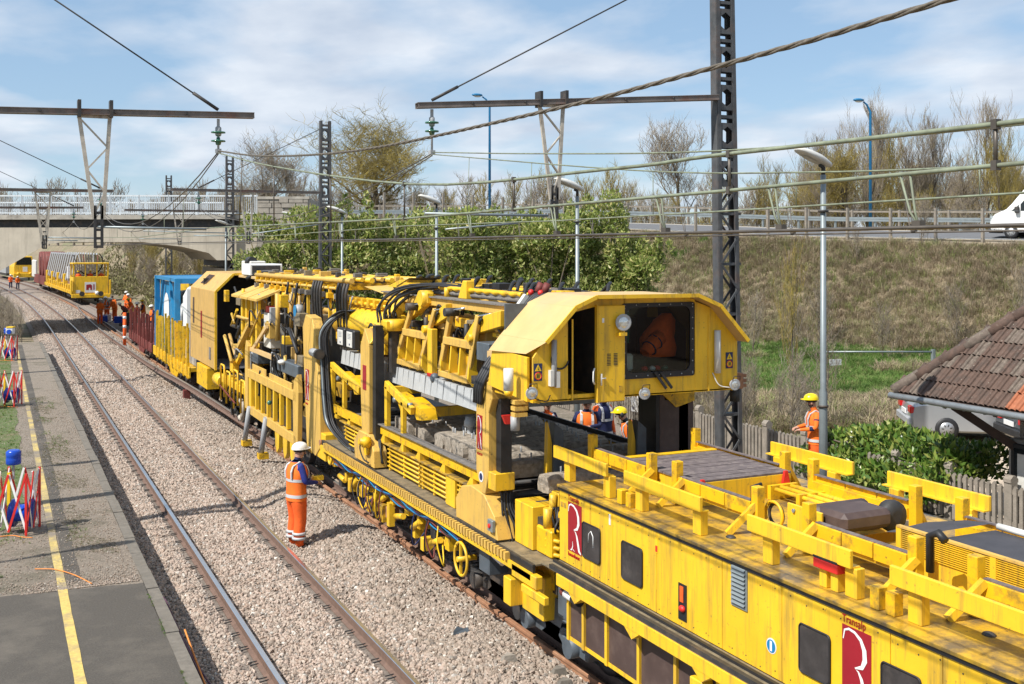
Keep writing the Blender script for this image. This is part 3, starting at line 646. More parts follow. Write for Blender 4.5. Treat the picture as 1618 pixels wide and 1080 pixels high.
def plant_grass():
    pr = [tuft_proto('tuft', 14, 1.0, 0.55, 'drygrass', 0.018) for k in range(5)]
    gr = [tuft_proto('green_tuft', 12, 1.0, 0.5, 'greengrass', 0.022) for k in range(4)]
    Pd, Sd, Pg, Sg = [], [], [], []
    n = 0
    while n < 52000:
        X = -22 + 60 * NPR.rand(); Y = 30 + 44 * NPR.rand()
        if (X - 0) / Y > 0.5 or X / Y < -0.30: continue
        v = W(X, Y); d, sg, rz = road_near(X, Y)
        if v.x < 16.8 or (sg < 0 and d < 5.3) or (sg > 0): continue
        z = terrain(v.x, v.y); n += 1
        gz = mnoise.noise((X * 0.16, Y * 0.22, 2.2)) + 0.45 * mnoise.noise((X * 0.6, Y * 0.6, 7))
        flat = d > 12.3
        yb = smooth(36.0, 38.0, Y + 0.03 * X)          # the short green lawn at the slope's foot
        green = (flat and yb > 0.5 and gz > -0.6) or gz > 0.60
        if green:
            s = (0.29 if flat else 0.30) * (0.6 + 0.9 * NPR.rand()); Pg.append((v.x, v.y, z)); Sg.append((s * 1.3, s * 1.3, s))
        else:
            s = 0.37 * (0.45 + 1.1 * NPR.rand()) * (1.25 if gz < -0.2 else 1); Pd.append((v.x, v.y, z)); Sd.append((s * 1.25, s * 1.25, s))
    def rots(n): return np.stack([(NPR.rand(n) - .5) * .5, (NPR.rand(n) - .5) * .5, NPR.rand(n) * 6.28], 1)
    instancer('dry_grass', Pd, rots(len(Pd)), Sd, pr, 'drygrass')
    # platform turf and weeds
    for k in range(5200):
        y = 18 + 43 * NPR.rand() ** 1.3; x = -2.2 + 2.75 * NPR.rand()
        if mnoise.noise((x * 1.3, y * 0.5, 1)) < -0.12: continue
        if x > 0.42 and NPR.rand() < .6: continue
        s = 0.055 * (0.5 + NPR.rand()); Pg.append((x, y, PZ)); Sg.append((s * 1.6, s * 1.6, s))
    for k in range(700):
        y = 18 + 20 * NPR.rand(); x = 1.1 + 0.5 * NPR.rand()
        if mnoise.noise((x * 1.1, y * 0.45, 3)) < 0.12: continue
        s = 0.04 * (0.5 + NPR.rand()); Pg.append((x, y, PZ)); Sg.append((s * 1.8, s * 1.8, s))
    for k in range(160):
        y = 12.6 + 4 * NPR.rand(); s = 0.03 * (0.5 + NPR.rand())
        if mnoise.noise((0, y * 1.6, 3)) < 0.0: continue
        Pg.append((1.92 + .03 * NPR.rand(), y, PZ)); Sg.append((s * 1.5, s * 1.5, s))
    instancer('green_grass', Pg, rots(len(Pg)), Sg, gr, 'greengrass')
    ms = [tuft_proto('moss_tuft', 10, 1.0, 0.9, 'moss', 0.05) for k in range(3)]; Pm, Sm = [], []
    for k in range(9000):
        y = 17.2 + 22 * NPR.rand() ** 1.2; x = .95 + .85 * NPR.rand()
        if mnoise.noise((x * 1.2, y * .55, 8)) + .35 * mnoise.noise((x * 4, y * 3, 1)) < .10 + .5 * abs(x - 1.25): continue
        s = .014 * (.5 + NPR.rand()); Pm.append((x, y, PZ + .004)); Sm.append((s * 1.8, s * 1.8, s))
    instancer('moss', Pm, rots(len(Pm)), Sm, ms, 'moss')
    # small stones strewn over the old platform
    st = []
    for k in range(3):
        bm = bmesh.new(); bmesh.ops.create_icosphere(bm, subdivisions=1, radius=0.5)
        vs = [v.co * (0.8 + .4 * NPR.rand()) for v in bm.verts]; fs = [[v.index for v in f.verts] for f in bm.faces]; bm.free(); st.append(proto_mesh('pebble', vs, fs, 'stonebrown'))
    Pp = [(-0.6 + 2.4 * NPR.rand(), 17.1 + 20 * NPR.rand() ** 1.4, PZ + .008) for k in range(9000)] + [(1.5 + .43 * NPR.rand() ** .6, 17.0 + 24 * NPR.rand() ** 1.3, PZ + .008) for k in range(1800)] + [(.3 + 1.6 * NPR.rand(), 16.95 + .5 * NPR.rand() ** 2, PZ + .01) for k in range(1500)]
    sz = 0.008 + 0.022 * NPR.rand(len(Pp)) ** 2
    instancer('pebbles', Pp, NPR.rand(len(Pp), 3) * 6, np.stack([sz, sz, sz * .7], 1), st, 'stone')
plant_grass()
mb = MB(); mb.box(9.9, 16.6, -10, 75, -0.45, 0.30)
o = struct(mb.build('far_platform', 'oldplat'))
mb = MB(); mb.add([(16.6, -6, .315), (40, -6, .315), (34, 22, .32), (16.6, 19, .315)], [(0, 1, 2, 3)]); struct(mb.build('yard', 'yard'))
# ---------------------------------------------------------------- bridge over the tracks
def bridge():
    t = thing('road_bridge', 'pale concrete road bridge with haunched girder spanning the tracks', 'bridge', W(-28, 68, 0))
    def pr(poly, y0, y1, name, mat, bevel=0.0, parent=t):
        """polygon in (X, z) of the camera-aligned plan, given thickness from Y0 to Y1"""
        mb = MB(); n = len(poly)
        sk = -.4727 * (y1 - y0)      # the deck crosses at a skew: its depth runs along the tracks
        vs = [W(x, y0, z) for x, z in poly] + [W(x + sk, y1, z) for x, z in poly]
        mb.add(vs, [tuple(range(n)), tuple(range(2 * n - 1, n - 1, -1))] + [(i, n + i, n + (i + 1) % n, (i + 1) % n) for i in range(n)])
        return mb.build(name, mat, parent, bevel)
    pr([(-70, 7.42), (-70, 6.98), (-15.9, 7.12), (-15.9, 7.36)], 67.6, 78.4, 'deck_edge', 'bridgedeck')
    pr([(-70, 6.97), (-70, 6.5), (-15.9, 6.6), (-15.9, 7.11)], 67.95, 77.6, 'shaded_deck_slab', 'dark')  # dark colour stands for the shadow under the deck's overhang
    pr([(-70, 6.55), (-70, 2.5), (-32.4, 3.6), (-29.0, 5.55), (-28.0, 5.68), (-23.0, 5.68), (-20.6, 5.4), (-18.9, 5.0), (-18.4, 4.55), (-15.9, 4.55), (-15.9, 6.6)], 67.85, 77.0, 'girder', 'concrete')
    pr([(-18.6, 4.5), (-16.2, 4.5), (-16.2, 4.1), (-18.6, 4.1)], 70.2, 77.0, 'bearing_shelf', 'dark')
    pr([(-18.4, 4.0), (-15.5, 4.0), (-15.5, -.3), (-18.4, -.3)], 69.6, 77.0, 'abutment', 'concrete')
    pr([(-70, 4.0), (-39.5, 4.0), (-39.5, -.3), (-70, -.3)], 69.6, 77.0, 'abutment', 'concrete')
    rl = MB(); bl = MB()
    for y in (67.85, 78.2):
        e = -.4727 * (y - 67.85); rl.bar(W(-60 + e, y, 8.58), W(-15.9 + e, y, 8.56), .09, .09); rl.bar(W(-60 + e, y, 7.52), W(-15.9 + e, y, 7.48), .06, .06)
        for i in range(330):
            x = -58 + e + i * .1275; bl.bar(W(x, y, 7.5), W(x, y, 8.55), .035, .035)
    rl.build('rail', 'whitesteel', t); bl.build('balusters', 'whitesteel', t, kind='stuff')
    src = None
    for y in (67.85, 78.2):
        for i in range(24):
            x = -58 + i * 1.83 - .4727 * (y - 67.85); p = W(x, y, 0); 
            mb = MB().box(p.x - .055, p.x + .055, p.y - .055, p.y + .055, 7.4, 8.62); mb.build('railing_post', 'whitesteel', t)
    # stone wing wall, one block at a time
    w = thing('stone_wall', 'rough grey stone wing wall at the right end of the bridge', 'wall', W(-14.4, 68, 0))
    core = MB()
    vs = [W(x, y, z) for z in (-.3, 8.35) for x, y in ((-15.75, 67.5), (-12.65, 67.5), (-12.65, 76), (-15.75, 76))]
    core.add(vs, [(0, 3, 2, 1), (4, 5, 6, 7), (0, 1, 5, 4), (1, 2, 6, 5), (2, 3, 7, 6), (3, 0, 4, 7)]); core.build('wall_core', 'wallstone', w)
    z = 2.4; r = random.Random(3); ms = {}
    while z < 8.3:
        h = r.choice([0.3, 0.36, 0.42]); x = -15.78 + r.random() * -.0
        while x < -12.7:
            l = min(r.choice([0.45, 0.6, 0.75, 0.9]), -12.62 - x)
            if l < .15: break
            b = MB(); d = 67.42 - r.random() * .10
            vs = [W(px, py, pz) for pz in (z + .02, z + h - .02) for px, py in ((x + .02, d), (x + l - .02, d), (x + l - .02, 67.6), (x + .02, 67.6))]
            b.add(vs, [(0, 3, 2, 1), (4, 5, 6, 7), (0, 1, 5, 4), (1, 2, 6, 5), (2, 3, 7, 6), (3, 0, 4, 7)]); b.build('stone', 'wallstone', w)
            x += l
        z += h
    cap = MB(); cap.bar(W(-15.8, 67.6, 8.42), W(-12.55, 67.6, 8.42), .5, .16); cap.build('coping', 'bridgedeck', w)
bridge()

# ---------------------------------------------------------------- roadside fences and guard rail
def roadside():
    g = thing('guard_rail', 'galvanised guard rail on the far side of the road', 'guard rail', road_at(10, 3.9))
    g.location = W(*road_at(10, 3.9).xy, 6.8)
    bm_ = MB(); P0 = [road_at(x, 3.95) for x in np.arange(-12, 44, 2.0)]
    for a, b in zip(P0, P0[1:]):
        for dz, hh in ((.72, .12), (.58, .12)): bm_.bar(W(a.x, a.y, a.z + dz), W(b.x, b.y, b.z + dz), .05, hh)
        bm_.bar(W(a.x, a.y + .03, a.z + .65), W(b.x, b.y + .03, b.z + .65), .02, .2)
    bm_.build('beam', 'galv', g)
    for a in P0:
        p = W(a.x, a.y + .12, 0); MB().box(p.x - .05, p.x + .05, p.y - .06, p.y + .06, a.z - .1, a.z + .75).build('post', 'galv', g)
    f = thing('road_fence', 'pale post and rail fence beyond the guard rail', 'fence', W(*road_at(10, 6.4).xy, 6.8))
    rl = MB(); P1 = [road_at(x, 6.4) for x in np.arange(-12, 40, 2.4)]
    for a, b in zip(P1, P1[1:]):
        rl.bar(W(a.x, a.y, a.z + 1.15), W(b.x, b.y, b.z + 1.15), .06, .10); rl.bar(W(a.x, a.y, a.z + .6), W(b.x, b.y, b.z + .6), .03, .04)
    rl.build('rail', 'fence', f)
    for a in P1:
        p = W(a.x, a.y, 0); MB().box(p.x - .07, p.x + .07, p.y - .07, p.y + .07, a.z - .6, a.z + 1.25).build('post', 'fence', f)
    w = thing('roadside_fence', 'line of tall concrete posts with thin wires along the embankment top', 'fence', W(*road_at(14, -4.3).xy, 6.2))
    P2 = [road_at(x, -4.3) for x in np.arange(-8, 34, 1.86)]
    for a in P2:
        p = W(a.x, a.y, 0); mb = MB(); mb.prism([(-.075, 0), (.075, 0), (.06, 1), (-.06, 1)], 'y', -1, 1); 
        q = MB().box(p.x - .065, p.x + .065, p.y - .065, p.y + .065, a.z - .35, a.z + 1.62); q.build('post', 'fence', w)
    wi = MB()
    for a, b in zip(P2, P2[1:]):
        for dz in (.1, .55, 1.0, 1.5): wi.tube([W(a.x, a.y - .07, a.z + dz), W(b.x, b.y - .07, b.z + dz)], .008, 3)
    wi.build('wires', 'galv', w)
    kb = MB()
    for a, b in zip(P2, P2[1:]): kb.bar(W(a.x, a.y + .15, a.z - .1), W(b.x, b.y + .15, b.z - .1), .12, .32)
    kb.build('plinth', 'roadedge', w)
roadside()

# ---------------------------------------------------------------- catenary
def hexplate(mb, x0, x1, y, z0, z1, th=.012):
    """upright plate in the x-z plane with a six-sided hole"""
    cx = (x0 + x1) / 2; h = z1 - z0; w = x1 - x0
    out = [(x0, z0), (cx, z0), (x1, z0), (x1, (z0 + z1) / 2), (x1, z1), (cx, z1), (x0, z1), (x0, (z0 + z1) / 2)]
    a, b = w * .33, h * .36; zc = (z0 + z1) / 2
    inn = [(cx - a, zc - b * .55), (cx, zc - b), (cx + a, zc - b * .55), (cx + a, zc), (cx + a, zc + b * .55), (cx, zc + b), (cx - a, zc + b * .55), (cx - a, zc)]
    n = 8; vs = [(x, y, z) for x, z in out + inn] + [(x, y + th, z) for x, z in out + inn]; fs = []
    for i in range(n):
        j = (i + 1) % n; fs += [(i, j, n + j, n + i), (2 * n + i, 3 * n + i, 3 * n + j, 2 * n + j), (n + i, n + j, 3 * n + j, 3 * n + i)]
    mb.add(vs, fs)
def mast(name, label, x, y, z0, z1, lean=0.0, group='catenary masts beside the tracks'):
    """built-up mast: two channel legs, lattice below, holed plates above"""
    t = thing(name, label, 'mast', (x, y, z0), group)
    w0, w1 = .24, .19
    lg = MB()
    for s in (-1, 1):
        for e in (-1, 1):
            lg.bar((x + s * w0, y + e * .10, z0), (x + s * w1 + lean, y + e * .10, z1), .09, .05)
        lg.bar((x + s * (w0 + .05), y, z0), (x + s * (w1 + .05) + lean, y, z1), .014, .22, up=(0, 1, 0))
    lg.build('leg', 'mast', t)
    br = MB(); zs = min(z0 + 6.4, z1 - 1.2); z = z0 + .3; k = 1
    while z < zs:
        f = lambda q: lean * (q - z0) / (z1 - z0)
        for e in (-1, 1):
            br.bar((x - k * (w0 - .02) + f(z), y + e * .12, z), (x + k * (w0 - .02) + f(z + .55), y + e * .12, z + .55), .05, .02, up=(0, 1, 0))
        if k > 0 and (z - z0) % 1.1 < .6: br.box(x - w0, x + w0, y - .10, y + .10, z - .03, z + .03)
        k = -k; z += .55
    br.build('lattice', 'mast', t)
    pl = MB(); z = zs; i = 0
    while z < z1 - .2:
        h = .55 if i % 2 == 0 else .16
        xx = x + lean * (z - z0) / (z1 - z0)
        for e in (-.115, .103):
            if i % 2 == 0: hexplate(pl, xx - w1, xx + w1, y + e, z, z + h)
            else:
                pl.box(xx - w1, xx + w1, y + e, y + e + .012, z - .02, z + .05)
        z += h + (.0 if i % 2 else .12); i += 1
    pl.build('web_plate', 'mast', t)
    return t
MAST_R = [(14.55, 19.6, 12.4, .0), (13.0, 46.7, 10.9, 0), (13.0, 68.4, 11.0, 0), (12.6, 92.0, 11.2, 0), (10.5, 116, 11.2, 0)]
mast('lattice_mast', 'tall dark steel mast with six-sided holes just behind the cab', *MAST_R[0][:2], .3, MAST_R[0][2], -.22)
mast('lattice_mast', 'grey steel mast with round-looking holes in front of the lichen covered tree', *MAST_R[1][:2], .3, MAST_R[1][2])
mast('lattice_mast', 'slim grey mast standing before the right end of the bridge railing', *MAST_R[2][:2], .3, MAST_R[2][2])
mast('lattice_mast', 'small holed mast top rising behind the middle of the bridge railing', *MAST_R[3][:2], -.3, MAST_R[3][2])
MAST_L = [(-3.2, 22.4, 11.5), (-2.6, 47, 11), (-2.6, 69, 11), (-3.4, 92, 11)]
def crossarm(label, a, b, z, y, xi, xb, guy_to=None, bottom=5.4, reg=None, near=True, zi=None):
    """beam from the mast end a to the tip b, with insulator string at xi and a drop bracket at xb"""
    t = thing('crossarm', label, 'catenary arm', ((a[0] + b[0]) / 2, y, a[2]))
    a, b = Vector(a), Vector(b); d = (b - a).normalized()
    at = lambda x: a + d * ((x - a.x) / d.x)
    m = MB()
    for e in (-.075, .075):
        m.bar(a + Vector((0, e, 0)), b + Vector((0, e, 0)), .012, .10)
    m.bar(a + Vector((0, 0, .05)), b + Vector((0, 0, .05)), .19, .014); m.bar(a - Vector((0, 0, .05)), b - Vector((0, 0, .05)), .19, .014)
    m.build('beam', 'rustbeam', t)
    if near:
        bo = MB()
        for k in range(1, 6):
            p = a.lerp(b, k / 6); bo.cyl(p + Vector((0, -.13, 0)), p + Vector((0, -.09, 0)), .025, 6)
        for s in (-.28, .28):
            p = at(xb + s); bo.box(p.x - .03, p.x + .03, p.y - .13, p.y + .13, p.z - .1, p.z + .22)
        bo.build('clamp', 'dark', t)
    # drop bracket
    p = at(xb); bk = MB(); zt = p.z - .08; zb = p.z - 2.0
    L0, L1, R0, R1 = (p.x - .28, zt), (p.x - .02, zb), (p.x + .26, zt), (p.x + .14, zb)
    f = lambda A, B, k: (A[0] + (B[0] - A[0]) * k, A[1] + (B[1] - A[1]) * k)
    for A, B in ((L0, L1), (R0, R1)): bk.bar((A[0], p.y, A[1]), (B[0], p.y, B[1]), .07, .05)
    ks = [0.02, .3, .52, .74, .97]
    for i in range(4):
        A = f(L0, L1, ks[i]) if i % 2 == 0 else f(R0, R1, ks[i]); B = f(R0, R1, ks[i + 1]) if i % 2 == 0 else f(L0, L1, ks[i + 1])
        bk.bar((A[0], p.y, A[1]), (B[0], p.y, B[1]), .045, .03)
    bk.bar((L0[0], p.y, zt), (R0[0], p.y, zt), .06, .06)
    bk.build('drop_bracket', 'paleframe', t)
    bt = MB()
    for s in (-.03, .09): bt.bar((p.x + s + .03, p.y, zb + .25), (p.x + s + .03, p.y, bottom), .05, .05)
    for k in range(5): bt.box(p.x + .0, p.x + .12, p.y - .02, p.y + .02, bottom + k * .16, bottom + k * .16 + .05)
    bt.build('drop_post', 'dark', t)
    # insulator string
    q = at(xi); ins = MB(); z = q.z - .08; ins.bar((q.x, q.y, z), (q.x, q.y, z - .16), .05, .05)
    zi = q.z - .78 if zi is None else zi; ins.cyl((q.x, q.y, z - .12), (q.x, q.y, zi), .022, 6); ins.box(q.x - .05, q.x + .05, q.y - .06, q.y + .06, zi - .05, zi + .03)
    ins.lathe((q.x, q.y, z - .14), (0, 0, -1), [(0, .03), (.03, .06), (.18, .06), (.2, .03)], 8)
    ins.build('suspension_rod', 'grey', t)
    for k in (0.33, .5):
        MB().lathe((q.x, q.y, q.z - k), (0, 0, -1), [(-.06, .035), (-.01, .04), (0, .135), (.025, .14), (.03, .06), (.09, .045)], 14).build('insulator_disc', 'glassins', t)
    if reg:
        for (u0, u1, r_) in reg:
            MB().tube([u0, u1], r_, 8).build('registration_tube', 'galv', t)
    if guy_to is not None:
        g = MB(); g.tube([at(xi) + Vector((0, 0, .1)), guy_to], .016, 5); g.tube([at(xi) + Vector((0, 0, .1)), at(xi).lerp(Vector(guy_to), .12) + Vector((0, 0, .09))], .035, 6)
        g.build('stay_wire', 'dark', t)
    return t
crossarm('rusty crossarm from the left edge with insulator over the open track', (-3.2, 21.84, 7.76), (4.62, 21.84, 7.99), 0, 21.84, 3.93, 1.66, (-0.1, 21.84, 10.62), 5.35, [((1.7, 21.84, 5.75), (3.7, 21.84, 5.72), .022)], zi=7.27)
crossarm('rusty crossarm carried by the tall dark mast above the yellow machine', (14.15, 19.5, 8.62), (7.45, 20.15, 8.15), 0, 20.1, 7.76, 10.3, (12.2, 19.7, 10.7), 5.95, [((10.3, 20.05, 6.02), (7.6, 20.1, 6.03), .028), ((9.6, 20.0, 5.86), (8.0, 20.0, 5.72), .02)], zi=7.25)
crossarm('second rusty crossarm from the left, nearer the bridge', (-2.6, 46, 7.55), (4.15, 46, 7.6), 0, 46, 3.7, 1.6, (-2.5, 46, 10.7), 5.3, [((1.6, 46, 5.75), (3.8, 46, 5.72), .025)], near=False)
crossarm('dark crossarm reaching left from the grey holed mast over the machines', (13.0, 46.7, 7.75), (6.5, 46.7, 7.75), 0, 46.7, 7.6, 9.6, (12.9, 46.7, 10.6), 5.5, [((9.6, 46.7, 5.85), (7.4, 46.7, 5.85), .025), ((13, 46.7, 6.4), (9.6, 46.7, 5.9), .025)], near=False)
crossarm('third rusty crossarm from the left with bracket before the bridge', (-2.6, 64.5, 7.45), (4.3, 64.5, 7.55), 0, 64.5, 3.8, 2.2, (-2.5, 64.5, 10.7), 5.3, [((2.2, 64.5, 5.75), (4.0, 64.5, 5.72), .025)], near=False)
crossarm('dark crossarm reaching left from the slim mast in front of the bridge', (13.0, 66.0, 7.5), (6.6, 66.0, 7.5), 0, 66, 7.6, 9.6, None, 5.5, [((12.9, 66.0, 6.2), (7.6, 66.0, 6.3), .03), ((9.6, 66, 5.85), (7.4, 66, 5.85), .025)], near=False)
mast('lattice_mast', 'mast at the left carrying the near rusty crossarm', -3.2, 22.06, -.3, 11.5)
mast('lattice_mast', 'mast at the left carrying the second rusty crossarm', -2.6, 46.2, -.3, 11.0)

def sag(a, b, s, n=12):
    a, b = Vector(a), Vector(b); return [a.lerp(b, k / n) - Vector((0, 0, 4 * s * (k / n) * (1 - k / n))) for k in range(n + 1)]
def wire(label, pts, r, mat, n=5):
    o = MB().tube(pts, r, n).build('overhead_wire', mat); return tag(o, label, 'wire')
def twisted(label, pts, r, mat):
    """stranded cable: two strands wound round each other"""
    mb = MB(); pts = [Vector(p) for p in pts]; fine = []
    for a, b in zip(pts, pts[1:]):
        k = max(2, int((b - a).length / 0.045)); fine += [a.lerp(b, i / k) for i in range(k)]
    fine.append(pts[-1])
    for ph in (0, PI * 2 / 3, PI * 4 / 3):
        mb.tube([p + Vector((math.cos(ph + i * .55), 0, math.sin(ph + i * .55))) * r * .5 for i, p in enumerate(fine)], r * .62, 5)
    return tag(mb.build('overhead_cable', mat), label, 'cable')
A = spline([(3.75, -16, 7.5), (3.75, -6, 6.95), (3.75, 1.0, 6.55), (3.75, 3.47, 6.45), (3.75, 5.18, 6.41), (3.75, 7.47, 6.40), (3.77, 12.22, 6.49), (3.85, 17.5, 6.83), (3.93, 21.84, 7.26)], 5)
twisted('thick twisted cable sweeping from the top right down to the left insulator', A, .0148, 'rope')
B = spline([(3.75, -16, 6.5), (3.75, -6, 6.05), (3.75, 1.0, 5.88), (3.75, 3.09, 5.88), (3.75, 5.18, 5.90), (3.75, 6.41, 5.90), (3.75, 10.29, 6.0), (3.75, 16.41, 6.59), (3.93, 21.84, 7.22)], 5)
wire('pale green messenger wire hung with droppers, sagging below the twisted cable', B, .0125, 'wire')
C = [(3.75, -16, 5.72), (3.75, 3.09, 5.71), (3.75, 5.18, 5.69), (3.75, 10.48, 5.66), (3.75, 16, 5.70), (3.8, 21.8, 5.75), (3.8, 34, 5.66), (3.7, 46, 5.75), (3.8, 64.5, 5.75), (3.6, 92, 5.8), (2.9, 116, 5.8)]
wire('green auxiliary wire with loops hanging just above the contact wire', C, .011, 'wire')
for k, e in enumerate((-.03, .03)):
    wire(['upper contact wire', 'lower contact wire'][k] + ' of the open track, dark and nearly level', [(3.75 + e, -16, 5.48), (3.75 + e, 10.5, 5.45), (3.55 + e, 21.8, 5.46), (3.95 + e, 46, 5.46), (3.75 + e, 64.5, 5.46), (3.5 + e, 92, 5.46), (2.8 + e, 116, 5.46)], .009, 'contact')
wire('feeder wire falling away from the left insulator toward the bridge', sag((3.93, 21.84, 7.24), (3.7, 46, 6.85), .95) + sag((3.7, 46, 6.85), (3.8, 64.5, 6.8), .6)[1:] + sag((3.8, 64.5, 6.8), (3.4, 92, 6.8), .6)[1:], .014, 'contact')
wire('second wire falling from the left insulator with droppers', sag((3.93, 21.84, 7.2), (3.7, 46, 6.8), 1.15), .012, 'contact')
E_ = spline([(7.7, -16, 7.1), (7.7, -6, 6.6), (7.7, 2, 6.36), (7.7, 6.35, 6.39), (7.7, 10.64, 6.51), (7.72, 15.3, 6.84), (7.76, 20.1, 7.24)], 5)
wire('thin green feeder wire running right from the insulator over the machine', E_, .011, 'wire')
F2 = spline([(7.7, -16, 6.8), (7.7, -6, 6.2), (7.7, 2, 6.0), (7.7, 6.35, 6.06), (7.7, 9.08, 6.16), (7.7, 12.5, 6.40), (7.76, 20.1, 7.2)], 5)
wire('thin messenger wire with droppers below the feeder over the machine', F2, .010, 'wire')
G2 = [(7.7, -16, 5.82), (7.7, 6.35, 5.82), (7.7, 10.64, 5.79), (7.7, 14.7, 5.77), (7.7, 21.5, 5.81), (7.7, 34, 5.72), (7.6, 46.7, 5.85), (7.6, 66, 5.85), (7.2, 92, 5.85), (6.5, 116, 5.8)]
wire('green auxiliary wire above the machines with thin loops', G2, .011, 'wire')
wire('contact wire above the track machines', [(7.7, -16, 5.52), (7.7, 20, 5.5), (7.55, 46.7, 5.5), (7.8, 66, 5.5), (7.3, 92, 5.5), (6.5, 116, 5.5)], .009, 'contact')
wire('feeder wire sinking from the right insulator toward the far mast', sag((7.76, 20.1, 7.22), (7.6, 46.7, 7.0), .9) + sag((7.6, 46.7, 7.0), (7.6, 66, 6.8), .7)[1:] + sag((7.6, 66, 6.8), (7.2, 92, 6.8), .7)[1:], .013, 'contact')
wire('second wire sinking from the right insulator toward the far mast', sag((7.76, 20.1, 7.18), (7.6, 46.7, 6.95), 1.1), .011, 'contact')
def ipol(pts, y):
    for a, b in zip(pts, pts[1:]):
        lo, hi = (a, b) if a[1] < b[1] else (b, a)
        if lo[1] <= y <= hi[1]:
            t = (y - lo[1]) / (hi[1] - lo[1]); return Vector(lo).lerp(Vector(hi), t)
    return Vector(pts[0])
ORD = ['first', 'second', 'third', 'fourth', 'fifth', 'sixth', 'seventh', 'eighth', 'ninth', 'tenth', 'eleventh', 'twelfth', 'thirteenth', 'fourteenth', 'fifteenth', 'sixteenth', 'seventeenth', 'eighteenth', 'nineteenth', 'twentieth']
def droppers():
    grp1 = 'droppers between messenger and auxiliary wire'
    k = 0
    for ys, up, lo, nm in (((3.23, 5.05, 7.9, 10.5, 13.2, 16.3, 19.0), B, C, 'stout clamp dropper between the two green wires'),
                           ((6.8, 9.2, 12.0, 15.6, 18.2), F2, G2, 'thin dropper rod between the machine track wires')):
        for y in ys:
            a, b = ipol(up, y), ipol(lo, y); mb = MB().tube([a, b], .010 if up is B else .006, 5)
            if up is B:
                mb.box(a.x - .015, a.x + .015, a.y - .014, a.y + .014, a.z - .022, a.z + .02); mb.box(b.x - .015, b.x + .015, b.y - .014, b.y + .014, b.z - .02, b.z + .022)
            tag(mb.build('dropper', 'contact' if up is B else 'wire'), ORD[len([q for q in ys if q < y])] + ' from the right: ' + nm, 'dropper', 'droppers of the ' + ('open track' if up is B else 'machine track'))
    for ys, up, z, r, nm, mt in (((3.7, 4.65, 5.75, 7.2, 8.8, 10.8, 12.8, 15, 17.4, 20), C, 5.47, .006, 'green hairpin loop on the contact wire', 'wire'),
                                 ((7.6, 9.3, 11.3, 13.6, 16, 18.6, 21.5, 25), G2, 5.52, .005, 'thin dark hairpin loop above the machine', 'contact')):
        for y in ys:
            a = ipol(up, y); mb = MB()
            mb.tube([a, Vector((a.x, y - .03, z + .06)), Vector((a.x, y - .05, z))], r, 5); mb.tube([a + Vector((0, .06, 0)), Vector((a.x, y, z + .06)), Vector((a.x, y - .05, z))], r, 5)
            mb.m(1).box(a.x - .018, a.x + .018, y - .075, y - .025, z - .006, z + .02)
            tag(mb.build('hairpin_dropper', [mt, 'contact']), ORD[len([q for q in ys if q < y])] + ' from the right: ' + nm, 'dropper', 'hairpin droppers of the ' + ('open track' if up is C else 'machine track'))
    for y in (26, 29, 32, 36, 40):
        a = sag((3.93, 21.84, 7.2), (3.7, 46, 6.8), 1.15, 24); p = ipol(a, y)
        tag(MB().tube([p, (p.x, y, 5.7)], .007, 4).build('dropper', 'wire'), ORD[len([q for q in (26, 29, 32, 36, 40) if q < y])] + ' thin dropper beyond the left insulator, counting toward the bridge', 'dropper', 'droppers of the far span')
droppers()

# ---------------------------------------------------------------- lamps
def platform_lamp(x, y, z0, h, label, rz=0, kind='white'):
    t = thing('platform_lamp', label, 'lamp post', (0, 0, 0), 'platform lamps')
    MB().tube([(0, 0, 0), (0, 0, h * .42), (0, 0, h * .43), (0, 0, h)], [.075, .068, .052, .045], 10).build('pole', 'galv', t)
    MB().tube([(0, 0, h - .05), (0, 0, h + .12), (-.08, 0, h + .16)], .035, 8).build('neck', 'dark', t)
    hd = MB(); prof = [(.14, .03, .07), (.10, .08, .11), (-.10, .12, .15), (-.34, .11, .15), (-.56, .07, .11), (-.64, .02, .05)]
    vs = []; n = 10
    for x_, hh, ww in prof:
        for k in range(n):
            a = 2 * PI * k / n; vs.append((x_, ww * math.cos(a), h + .19 - x_ * .32 + (hh * math.sin(a) if math.sin(a) > 0 else hh * .35 * math.sin(a))))
    hd.add(vs, [(i * n + k, i * n + (k + 1) % n, (i + 1) * n + (k + 1) % n, (i + 1) * n + k) for i in range(len(prof) - 1) for k in range(n)] + [tuple(range(n))[::-1], tuple(range((len(prof) - 1) * n, len(prof) * n))], True)
    hd.build('lamp_head', 'offwhite', t)
    MB().add([(-.2, -.06, h + .205), (-.46, -.055, h + .29), (-.46, .055, h + .29), (-.2, .06, h + .205)], [(0, 1, 2, 3)]).build('diffuser', 'offwhite', t)
    bd = MB()
    for z in (.38, .9): bd.lathe((0, 0, h * z), (0, 0, 1), [(0, .09), (.04, .09)], 10)
    bd.build('band', 'dark', t)
    t.location = (x, y, z0); t.rotation_euler = (0, 0, rz)
    return t
L0 = platform_lamp(12.5, 14.25, .3, 6.28, 'nearest grey platform lamp, its pole passing beside the worker with the yellow helmet', .12)
for (y, lb) in ((22.8, 'grey platform lamp rising behind the roof of the yellow cab'), (32.0, 'grey platform lamp behind the grab arms, before the green bushes'), (42.4, 'grey platform lamp behind the pipe rack, white head above the bushes'), (50.0, 'small platform lamp by the stone wall, at the left end of the bushes'), (67.0, 'small distant platform lamp in front of the bridge girder')):
    dup(L0, (12.5, y, .3), .12 + .03 * math.sin(y), lb)
for (x, y, lb) in ((-4.0, 18.0, 'nearer'), (-4.0, 25.6, 'farther')):
    dup(L0, (x, y, PZ), PI + .1, lb + ' of two platform lamps out past the turf on the near platform')
